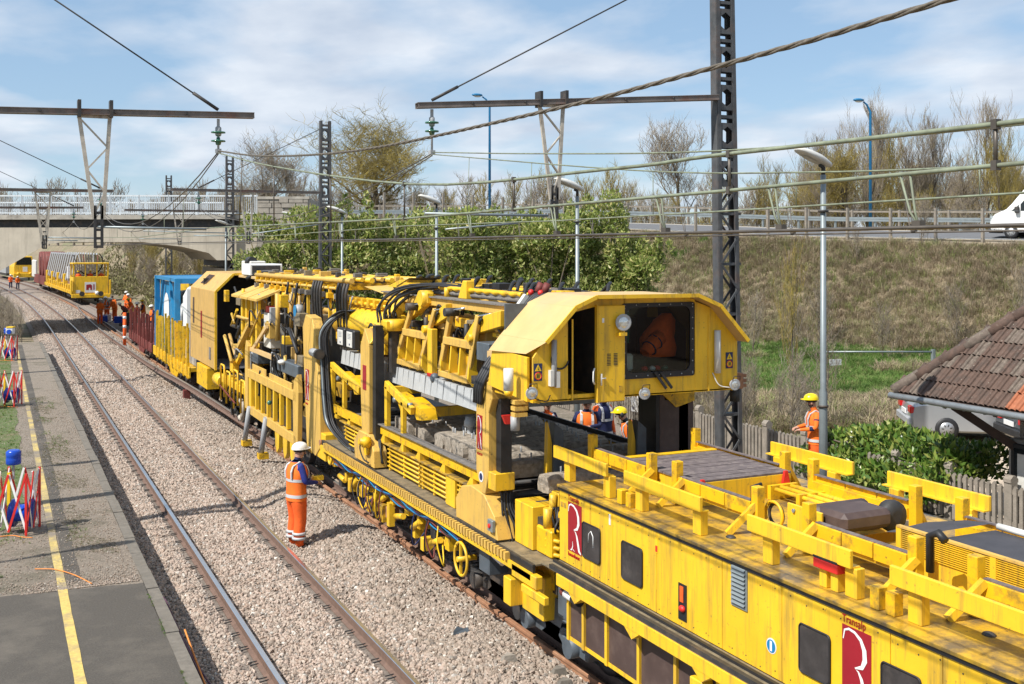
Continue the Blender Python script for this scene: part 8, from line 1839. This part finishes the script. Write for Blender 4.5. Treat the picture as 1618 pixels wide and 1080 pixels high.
# ---------------------------------------------------------------- people
def person(label, loc, rz, scale=1.0, lean=0.0, arms=None, legs=None, torso='orange', sleeve='orange', trousers='orange', vest=None, helmet='helmetwhite', head_turn=0.0, head_down=0.0, fingers=False, shoulder=None, muffs=False, beard=False, group='workers', tape=True, bag=1.0, seated=False):
    """one continuous skinned body facing +y, coloured by region; helmet, vest and reflective bands are its children"""
    t = thing('person', label, 'person', (0, 0, 0), group)
    cl, sl = math.cos(lean), math.sin(lean)
    def up(p):              # bend the upper body forward about the hips
        x, y, z = p; z0 = .95; return Vector((x, y * cl + (z - z0) * sl, z0 + (z - z0) * cl - y * sl))
    V, E, Rd, reg = [], [], [], []
    def v(p, r, parent=None, g=None):
        V.append(Vector(p)); Rd.append(r if isinstance(r, tuple) else (r, r)); reg.append(g)
        if parent is not None: E.append((parent, len(V) - 1))
        return len(V) - 1
    pel = v((0, 0, .95), (.165, .125), None, 'legs'); sp = v(up((0, 0, 1.12)), (.155, .12), pel, 'torso'); ch = v(up((0, -.01, 1.34)), (.175, .13), sp, 'torso'); nb = v(up((0, 0, 1.47)), (.085, .08), ch, 'torso')
    hx, hy = math.sin(head_turn), math.cos(head_turn)
    nk = v(up((0, .01, 1.53)), .055, nb, 'head'); hd = v(up((0, .025 + .03 * head_down, 1.61)), (.078, .085), nk, 'head'); ht = v(up((0, .02 + .08 * head_down, 1.70)), (.085, .095), hd, 'head')
    A = arms or {}
    for s, key in ((-1, 'l'), (1, 'r')):
        el, wr = A.get(key, ((.25, -.03, 1.16), (.25, .06, .92)))
        sh = v(up((s * .185, -.01, 1.43)), .072, ch, 'arm'); e = v(up((s * el[0], el[1], el[2])), .053, sh, 'arm'); w = v(up((s * wr[0], wr[1], wr[2])), .038, e, 'arm')
        d = (V[w] - V[e]).normalized(); pm = v(V[w] + d * .075, (.036, .022), w, 'hand')
        sd = d.cross(Vector((0, 0, 1))).normalized() if abs(d.z) < .9 else Vector((0, 1, 0)); dn = sd.cross(d)
        if fingers:
            for k in range(4):
                o = sd * (-.027 + .018 * k); L = (.030, .036, .034, .026)[k]
                a = v(V[pm] + d * .035 + o, .0095, pm, 'hand'); b = v(V[a] + d * L * .7 - dn * .018 * (1 if dn.z > 0 else -1), .009, a, 'hand'); v(V[b] + d * L * .3 - dn * .026 * (1 if dn.z > 0 else -1), .008, b, 'hand')
            th = v(V[w] + d * .035 - sd * s * .035, .011, w, 'hand'); v(V[th] + d * .04 - sd * s * .008, .010, th, 'hand')
        else:
            v(V[pm] + d * .06, (.028, .018), pm, 'hand')
    Lg = legs or {}
    for s, key in ((-1, 'l'), (1, 'r')):
        kn, an = Lg.get(key, ((.115, .03, .50), (.12, 0, .10)))
        hp = v((s * .10, 0, .86), .115 * bag, pel, 'legs'); k = v((s * kn[0], kn[1], kn[2]), .083 * bag, hp, 'legs'); c = v(((s * (kn[0] + an[0]) / 2), (kn[1] + an[1]) / 2 - .02, (kn[2] + an[2]) / 2), .085 * bag, k, 'legs'); a = v((s * an[0], an[1], an[2]), .066 * bag, c, 'legs'); 
        f = v((s * an[0], an[1] + .02, an[2] - .055), (.05, .045), a, 'foot'); v((s * an[0] * 1.1, an[1] + .17, an[2] - .065), (.045, .032), f, 'foot')
    me = bpy.data.meshes.new('body'); bm = bmesh.new(); lay = bm.verts.layers.skin.verify(); bv = [bm.verts.new(p) for p in V]
    for a, b in E: bm.edges.new((bv[a], bv[b]))
    for q, r in zip(bv, Rd): q[lay].radius = r
    bv[0][lay].use_root = True
    bm.to_mesh(me); bm.free(); o = bpy.data.objects.new('body', me); col.objects.link(o)
    m = o.modifiers.new('skin', 'SKIN'); m.use_smooth_shade = True; o.modifiers.new('smooth', 'SUBSURF').levels = 2; o.modifiers['smooth'].render_levels = 2
    dg = bpy.context.evaluated_depsgraph_get(); me2 = bpy.data.meshes.new_from_object(o.evaluated_get(dg)); o.modifiers.clear(); o.data = me2; o.parent = t
    mats_ = {'torso': torso, 'arm': sleeve, 'legs': trousers, 'head': 'skin', 'hand': 'skin', 'foot': 'boot'}; names = list(dict.fromkeys(mats_.values())) + (['hair'] if beard else []) + ([shoulder] if shoulder else [])
    me2.materials.clear()
    for k in names: me2.materials.append(M[k])
    nv = len(me2.polygons); cen = np.zeros(nv * 3); me2.polygons.foreach_get('center', cen); cen = cen.reshape(-1, 3)
    best = np.full(nv, 1e9); idx = np.zeros(nv, int)
    for a, b in E:
        pa, pb = np.array(V[a]), np.array(V[b]); ab = pb - pa; tt = np.clip(((cen - pa) @ ab) / (ab @ ab + 1e-9), 0, 1); d = np.linalg.norm(cen - (pa + tt[:, None] * ab), axis=1) / (np.array(Rd[a])[0] * .5 + np.array(Rd[b])[0] * .5)
        g = reg[b] if reg[b] in ('head', 'hand', 'foot') or reg[a] != 'torso' else reg[b]
        up_ = d < best; best[up_] = d[up_]; idx[up_] = names.index(mats_[g])
        if shoulder and reg[b] == 'arm' and reg[a] == 'arm':
            top = up_ & (tt < .45); idx[top] = names.index(shoulder)
        if beard and g == 'head':
            bd = up_ & (cen[:, 2] < V[hd].z + .01) & (cen[:, 1] > V[hd].y - .0); idx[bd] = names.index('hair')
    me2.polygons.foreach_set('material_index', idx); me2.polygons.foreach_set('use_smooth', [True] * nv)
    # face: nose, eyes, ears are small parts of the head
    hc = V[ht]; f = Vector((0, 1, 0))
    face = MB(); face.lathe(hc + Vector((0, .085, -.045)), (0, .5, -1), [(0, .008), (.03, .016), (.04, .010)], 8); 
    for s in (-1, 1): face.ball(hc + Vector((s * .088, .0, -.045)), (.012, .025, .035), 6, 5)
    face.build('nose_and_ears', 'skin', t)
    ey = MB()
    for s in (-1, 1): ey.ball(hc + Vector((s * .034, .086, -.015)), (.012, .008, .007), 6, 4)
    ey.box(hc.x - .025, hc.x + .025, hc.y + .082, hc.y + .09, hc.z - .10, hc.z - .094); ey.build('eyes_and_mouth', 'hair', t)
    if helmet:
        h = MB(); c = hc + Vector((0, -.005, .0)); n = 16; vs = []; rings = [(.028, 1.02), (.06, 1.0), (.10, .88), (.13, .66), (.148, .36), (.155, .06)]
        for z, k in rings:
            for i in range(n): a = 2 * PI * i / n; vs.append(c + Vector((.122 * k * math.cos(a), .148 * k * math.sin(a), z - .012)))
        h.add(vs, [(i * n + k, i * n + (k + 1) % n, (i + 1) * n + (k + 1) % n, (i + 1) * n + k) for i in range(5) for k in range(n)] + [tuple(range(5 * n, 6 * n))], True)
        br = [c + Vector((.128 * math.cos(a), .152 * math.sin(a) + (.055 if math.sin(a) > .3 else 0) * math.sin(a), .014)) for a in [2 * PI * i / n for i in range(n)]]
        h.add(br + [q + Vector((0, 0, .012)) for q in br], [tuple(range(n))[::-1]] + [(i, (i + 1) % n, n + (i + 1) % n, n + i) for i in range(n)] + [tuple(range(n, 2 * n))])
        h.build('helmet', helmet, t)
        MB().ring(c + Vector((0, 0, -.01)), (0, 0, 1), .098, .018, 16, 5).build('hair', 'hair', t)
        if muffs:
            for s in (-1, 1): MB().ball(c + Vector((s * .125, -.01, -.02)), (.03, .045, .055), 8, 6).build('ear_muff', 'black', t)
    else:
        MB().ball(hc + Vector((0, -.012, .02)), (.096, .105, .09), 12, 7).build('hair', 'hair', t)
    def torso_ring(z, k, n=22):
        ax = np.interp(z, [.80, .93, 1.05, 1.2, 1.34, 1.44, 1.50], [.225, .215, .205, .215, .225, .185, .11]) * k; ay = np.interp(z, [.80, .93, 1.05, 1.2, 1.34, 1.44, 1.50], [.165, .16, .155, .165, .165, .13, .10]) * k
        out = []
        for i in range(n):
            a = 2 * PI * i / n; wv = 1 + .025 * math.sin(a * 5 + z * 17); p = (ax * math.cos(a) * wv, ay * math.sin(a) * wv, z); out.append(up(p) if z > .95 else Vector(p))
        return out
    def loft(zs, k, name, mat):
        n = 22; vs = []
        for z in zs: vs += torso_ring(z, k, n)
        MB().add(vs, [(i * n + q, i * n + (q + 1) % n, (i + 1) * n + (q + 1) % n, (i + 1) * n + q) for i in range(len(zs) - 1) for q in range(n)], True).build(name, mat, t)
    if vest:
        loft([.84, .9, .97, 1.05, 1.13, 1.22, 1.30, 1.37, 1.43, 1.475, 1.50], 1.04, 'vest', vest)
    else: loft([.84, .9, .97, 1.05, 1.13, 1.22, 1.30, 1.37, 1.43, 1.48], 1.0, 'jacket', torso)
    if tape:
        loft([.895, .95], 1.075, 'reflective_band', 'silver'); loft([1.17, 1.22], 1.075, 'reflective_band', 'silver')
        for s in (-1, 1):
            pts = [up((s * .115, -.155, 1.22)), up((s * .12, -.165, 1.34)), up((s * .115, -.13, 1.44)), up((s * .11, 0, 1.51)), up((s * .11, .12, 1.44)), up((s * .115, .165, 1.34)), up((s * .115, .165, 1.22))]
            mb = MB()
            for a, b in zip(pts, pts[1:]): mb.bar(a, b, .05, .016, up=(0, -1 if (a.y + b.y) < 0 else 1, .2))
            mb.build('shoulder_band', 'silver', t)
        for s, key in ((-1, 'l'), (1, 'r')):
            kn, an = Lg.get(key, ((.115, .03, .50), (.12, 0, .10)))
            for f_ in (.58, .78):
                p = Vector((s * kn[0], kn[1], kn[2])).lerp(Vector((s * an[0], an[1], an[2])), f_) + Vector((0, -.012, 0)); r0 = .094 * bag
                MB().lathe(p - Vector((0, 0, .02)), (0, 0, 1), [(0, r0), (.045, r0)], 14).build('trouser_band', 'silver', t)
    t.location = loc; t.rotation_euler = (0, 0, rz); t.scale = (scale,) * 3
    t['_h'] = 0; del t['_h']
    return t
def facing(X, Y):
    """rotation that turns a figure's front toward a camera-plan direction"""
    w = W(X, Y); return math.atan2(-w.x, w.y)
HOLD = {'l': ((.25, .06, 1.17), (.12, .30, 1.12)), 'r': ((.27, .04, 1.17), (.14, .30, 1.13))}
fw = person('worker with white helmet and blue sleeves standing on the ballast, back turned', (5.02, 20.0, bal_z(5.02, 20.0) - .01), facing(.80, .60), 1.06, .03, HOLD, None, 'navy', 'bluejacket', 'orange2', 'orange', 'helmetwhite', head_down=.4, fingers=True, bag=1.32, group='workers beside the machine')
d = Vector((math.sin(-facing(.8, .6)), math.cos(facing(.8, .6)), 0)); cpos = Vector((5.02, 20.0, bal_z(5.02, 20) + 1.22)) + Vector((-math.sin(fw.rotation_euler.z), math.cos(fw.rotation_euler.z), 0)) * .44
rc = thing('remote_control', 'small yellow remote control box held by the worker on the ballast', 'remote control', cpos)
MB().box(cpos.x - .10, cpos.x + .10, cpos.y - .07, cpos.y + .07, cpos.z - .04, cpos.z + .05).build('case', 'signyellow', rc, bevel=.01)
for k in range(4): MB().box(cpos.x - .07 + k * .04, cpos.x - .05 + k * .04, cpos.y - .03, cpos.y + .03, cpos.z + .05, cpos.z + .065).build('button', 'black', rc)
person('bearded worker in a yellow helmet beside the nearest grey lamp pole', (15.72, 18.15, .3), facing(-1, .05), 1.07, .05, {'l': ((.27, .05, 1.18), (.16, .30, 1.15)), 'r': ((.27, .05, 1.18), (.16, .30, 1.15))}, None, 'orange', 'orange', 'orange2', None, 'helmetyellow', head_down=.5, fingers=True, shoulder='navy', beard=True, bag=1.2, group='workers on the far platform')
person('stooping worker with ear muffs on a yellow helmet below the cab window', (11.95, 19.3, .3), facing(-.95, -.1), 1.0, .35, {'l': ((.24, .1, 1.18), (.16, .36, 1.1)), 'r': ((.24, .1, 1.18), (.16, .36, 1.1))}, None, 'black', 'black', 'navy', 'orange', 'helmetyellow', head_down=.6, muffs=True, tape=True, group='workers on the far platform')
person('worker with clasped hands in an orange vest seen under the cab floor', (11.35, 20.3, .3), facing(.0, -1), 1.06, .1, {'l': ((.28, .06, 1.22), (.05, .27, 1.24)), 'r': ((.28, .06, 1.22), (.05, .27, 1.24))}, None, 'navy', 'navy', 'navy', 'orange', 'helmetwhite', head_down=.5, fingers=True, group='workers on the far platform')
person('worker in orange trousers and dark top seen right of the open cab door', (12.1, 20.9, .3), facing(.5, -.8), 1.06, .0, None, None, 'navy', 'orange2', 'orange2', None, 'helmetwhite', tape=True, group='workers on the far platform')
person('worker in orange half hidden behind the cab and the black post', (10.75, 21.0, .3), facing(.3, -.8), 1.0, .05, HOLD, None, 'orange2', 'navy', 'navy', 'orange', 'helmetwhite', group='workers on the far platform')
# distant gang by the loose rails
gang = [('distant worker with white helmet in orange and grey crouching over blue tools', 7.4, 86.0, .25, 'orange', 'bluegrey', 'orange2', 'helmetwhite', (-.2, -1)),
        ('distant worker in orange without helmet bending over the rails', 8.2, 88.5, .35, 'orange', 'orange', 'orange2', None, (-.4, -1)),
        ('distant worker in an orange jacket and pale helmet right of the bare headed one', 9.4, 90.0, .1, 'orange', 'orange', 'orange2', 'helmetwhite', (-.3, -1)),
        ('distant worker in maroon clothes stooping low by the black tool', 8.2, 80.0, .75, 'rustred', 'rustred', 'rustred', 'helmetwhite', (-1, -.2)),
        ('distant worker in orange kneeling between the blue tool cases', 7.9, 85.5, .5, 'orange', 'orange', 'orange2', 'helmetwhite', (-.5, -1)),
        ('distant worker in orange stooping right of the blue tool cases', 9.0, 84.0, .45, 'orange', 'orange', 'orange', 'helmetyellow', (-.7, -.6)),
        ('distant worker in an orange vest behind the rusty stakes', 8.9, 72.0, .1, 'orange', 'navy', 'navy', 'helmetwhite', (-.7, -.6)),
        ('distant worker in orange facing the loose rails, left of the tool cases', 6.6, 82.5, .15, 'orange', 'orange', 'orange2', 'helmetwhite', (.6, -.6)),
        ('distant worker in an orange vest over navy beside the portable rail machine', 9.2, 79.5, .1, 'orange', 'navy', 'orange2', 'helmetyellow', (-1, -.3)),
        ('distant worker in orange walking behind the gang near the yellow machine', 9.8, 95.0, .05, 'orange', 'orange', 'orange2', 'helmetwhite', (-.4, -1)),
        ('tall distant worker in orange with white helmet standing left of the rusty stakes', 8.4, 76.0, .0, 'orange2', 'orange2', 'paleframe', 'helmetwhite', (-1, .1)),
        ('distant figure in dark red standing behind the small yellow hopper', 9.6, 66.5, .0, 'rustred', 'rustred', 'navy', None, (-.3, -1)),
        ('far worker in orange at the left edge under the bridge', 1.6, 160, .1, 'orange2', 'orange2', 'navy', 'helmetwhite', (.4, -1)),
        ('second far worker in orange stooping beside the white boxes at the left edge', 2.4, 156, .6, 'orange', 'orange', 'navy', 'helmetwhite', (.4, -1))]
for lb, x, y, ln, a, b, c, h, fc in gang:
    xx = x if y > 150 else x + bend(y); person(lb, (xx, y, (.92 if 'hopper' in lb else -.15)), facing(*fc), 1.03, ln, HOLD, None, a, b, c, None, h, tape=('grey' in lb or 'tall' in lb), group='distant workers')
fm = [o for o in bpy.data.objects if o.name == 'rail_machine'][0]
for (x, lb, h) in ((-1.0, 'worker with a yellow helmet at the left of the distant open cab', 'helmetyellow'), (.05, 'worker in orange in the middle of the distant open cab', 'helmetyellow'), (1.05, 'worker with a white helmet at the right of the distant open cab', 'helmetwhite')):
    a = fm.rotation_euler.z; p = Vector((x * math.cos(a) - .9 * math.sin(a), x * math.sin(a) + .9 * math.cos(a), 1.3)) + fm.location
    person(lb, p, facing(.2, -1), 1.0, .1, HOLD, None, 'orange2', 'orange2', 'navy', None, h, tape=False, group='workers in the distant cab')
def tools():
    for i, (x, y, m, lb) in enumerate(((7.0, 84.5, 'bluelight', 'blue tool case among the distant workers'), (7.9, 83.0, 'bluelight', 'second blue tool case nearer the black machine'), (7.4, 86, 'sign', 'white box between the blue tool cases'))):
        x += bend(y); o = thing('tool_case', lb, 'tool case', (x, y, -.1), 'tool cases'); MB().box(x - .3, x + .3, y - .2, y + .2, -.1, .38).build('case', m, o, bevel=.04); MB().ring((x, y, .38), (0, 1, 0), .12, .025, 10, 5, 0, PI).build('handle', 'black', o)
    x, y = 8.3, 78.3; o = thing('rail_tool', 'dark portable rail machine with a yellow guard by the distant workers', 'machine', (x, y, 0)); MB().box(x - .5, x + .5, y - .5, y + .5, .2, .9).build('engine', 'dark', o, bevel=.05); MB().prism([(x - .3, .9), (x + .3, .9), (x, 1.35)], 'y', y - .1, y + .1).build('guard', 'yellow', o)
    for s in (-1, 1): MB().tube([(x + s * .4, y - .4, .6), (x + s * .45, y - .9, 1.1)], .03, 6).build('handle', 'black', o); MB().cyl((x + s * .72, y - .05, .1), (x + s * .72, y + .05, .1), .12, 10).build('wheel', 'dark', o)
    x, y = 6.35, 63.5; o = thing('hazard_post', 'orange and pale hazard post standing by the loose rails', 'post', (x, y, -.15)); MB().cyl((x, y, -.2), (x, y, 1.75), .09, 8).build('pole', 'orange2', o)
    for z in (.3, .9, 1.4): MB().cyl((x, y, z), (x, y, z + .16), .095, 8).build('band', 'sign', o)
tools()

# ---------------------------------------------------------------- red and white folding barriers on the platform
def barrier(x, y, z, label, rz=0, tall=True, reel='blue', box=False):
    t = thing('folding_barrier', label, 'barrier', (0, 0, 0), 'red and white folding barriers')
    w, h = .30, 1.04
    cs = [(-w, -w), (w, -w), (w * .9, w), (-w * .9, w)]; k = 0
    for (a, b) in ((0, 1), (1, 2), (2, 3), (3, 0)):
        A, B_ = cs[a], cs[b]
        P_ = lambda f, z_: (A[0] + (B_[0] - A[0]) * f, A[1] + (B_[1] - A[1]) * f, z_)
        for (f0, f1, m) in ((0, .5, 'white'), (.5, 0, 'red'), (.5, 1, 'white'), (1, .5, 'red')):
            off = .012 if m == 'red' else -.012
            p, q = Vector(P_(f0, h)), Vector(P_(f1, .06)); n = Vector((B_[1] - A[1], A[0] - B_[0], 0)).normalized() * off
            MB().bar(p + n, q + n, .038, .014, up=n).build('lattice_bar', m, t)
    for c in cs: MB().bar((c[0], c[1], 0), (c[0], c[1], h + .02), .035, .03).build('upright', 'red', t)
    MB().bar((-.12, -.02, 0), (-.12, -.02, 1.02), .05, .05).build('post', 'signyellow', t)
    MB().lathe((.10, .0, .32), (1, 0, 0), [(-.16, .24), (-.13, .24), (-.13, .15), (.13, .15), (.13, .24), (.16, .24)], 18).build('cable_reel', 'bluelight' if reel == 'blue' else reel, t)
    if tall:
        MB().lathe((-.06, .02, 1.16), (0, 0, 1), [(0, .115), (.02, .125), (.10, .125), (.12, .118), (.14, .125), (.22, .125), (.25, .09)], 16).build('beacon', 'bluelight', t); MB().bar((-.06, .02, .9), (-.06, .02, 1.16), .03, .03).build('stem', 'grey', t)
    if box:
        MB().box(-.05, .25, -.12, .12, 1.15, 1.42).build('lamp_box', 'sign', t, bevel=.01); MB().cyl((.12, -.14, 1.25), (.12, -.22, 1.25), .1, 12).build('lamp', 'bluelight', t); MB().box(-.02, .26, -.14, .14, 1.42, 1.47).build('lamp_cap', 'signyellow', t)
    cb = spline([(-.3, -.35, .02), (-.1, -.42, .02), (.1, -.36, .02), (.3, -.46, .02), (.5, -.5, .02)], 4); MB().tube(cb, .009, 5).build('cable', 'orangecable', t)
    t.location = (x, y, z); t.rotation_euler = (0, 0, rz); return t
barrier(.30, 20.8, PZ + .01, 'nearest red and white folding barrier with a blue beacon and cyan reel inside', -YAW, True, 'blue')
barrier(.32, 37.4, PZ + .01, 'middle red and white folding barrier, round a large blue cable reel', -YAW, False, 'bluelight')
barrier(-.40, 37.0, PZ + .01, 'red and white folding barrier cut by the left edge beside the large blue reel', -YAW, True, 'bluelight')
barrier(.42, 52.4, PZ + .01, 'farthest red and white folding barrier with a white lamp box and blue beacon', -YAW, True, 'bluelight', True)
def cable(label, pts, r, mat): return tag(MB().tube(spline(pts, 6), r, 6).build('loose_cable', mat), label, 'cable')
cable('orange cable lying across the worn yellow line near the asphalt edge', [(.52, 18.2, PZ + .02), (.8, 18.0, PZ + .03), (1.05, 17.6, PZ + .02), (1.25, 17.05, PZ + .02)], .008, 'orangecable')
cable('orange cable running down beside the kerb at the bottom of the platform', [(2.2, 14.6, PZ - .02), (2.28, 14.0, .1), (2.34, 13.4, -.1), (2.4, 12.8, -.2), (2.42, 11.8, -.25)], .012, 'orangecable')
cable('purple cable trailing under the platform edge', [(2.12, 16.0, PZ + .0), (2.2, 15.6, .2), (2.3, 14.6, 0), (2.4, 13.6, -.2), (2.5, 12.4, -.24), (2.45, 11.5, -.25)], .014, 'purplecable')
cable('second purple cable in the shade of the platform edge', [(2.13, 15.9, PZ), (2.26, 15.2, .1), (2.4, 14.2, -.12), (2.55, 13.0, -.22), (2.5, 11.8, -.25)], .014, 'purplecable')
def scrap(label, x, y, mat, pts, name, cat):
    z = bal_z(x, y); vs = [(x + a, y + b, z + c) for a, b, c in pts]; n = len(pts) // 2
    tag(MB().add(vs, [tuple(range(n))[::-1], tuple(range(n, 2 * n))] + [(i, (i + 1) % n, n + (i + 1) % n, n + i) for i in range(n)]).build(name, mat), label, cat)
scrap('bent grey metal scrap lying on the ballast between the tracks', 5.95, 14.3, 'bluegrey', [(-.13, -.04, .02), (.11, -.07, .03), (.14, .02, .02), (-.07, .05, .04), (-.12, -.03, .06), (.10, -.03, .09), (.09, .02, .05), (-.04, .04, .10)], 'metal_scrap', 'scrap')
lump = [(-.16, -.1, .0), (.12, -.13, 0), (.18, .05, 0), (.02, .15, 0), (-.15, .08, 0), (-.1, -.06, .12), (.08, -.08, .13), (.1, .03, .1), (.02, .1, .12), (-.09, .05, .09)]
for x, y, m, lb in ((6.75, 12.9, 'galv', 'crushed grey metal sheet beside the rusty rail'), (6.4, 12.0, 'kerb', 'pale concrete lump on the ballast near the bottom edge'), (6.55, 12.45, 'kerb', 'broken concrete lump beside the loose rail'), (6.05, 12.9, 'fence', 'pale stone lump left of the crushed metal sheet')):
    scrap(lb, x, y, m, [(a * (.8 if m != 'galv' else 1.3), b * .8, c * (.9 if m != 'galv' else .5)) for a, b, c in lump], 'lump', 'debris')

# lettering becomes plain meshes, so every letter group is an object of its own
dg = bpy.context.evaluated_depsgraph_get()
for o in [q for q in bpy.data.objects if q.type == 'FONT']:
    me = bpy.data.meshes.new_from_object(o.evaluated_get(dg)); n = bpy.data.objects.new('lettering', me); col.objects.link(n); n.parent = o.parent; n.matrix_local = o.matrix_local
    bpy.data.objects.remove(o)
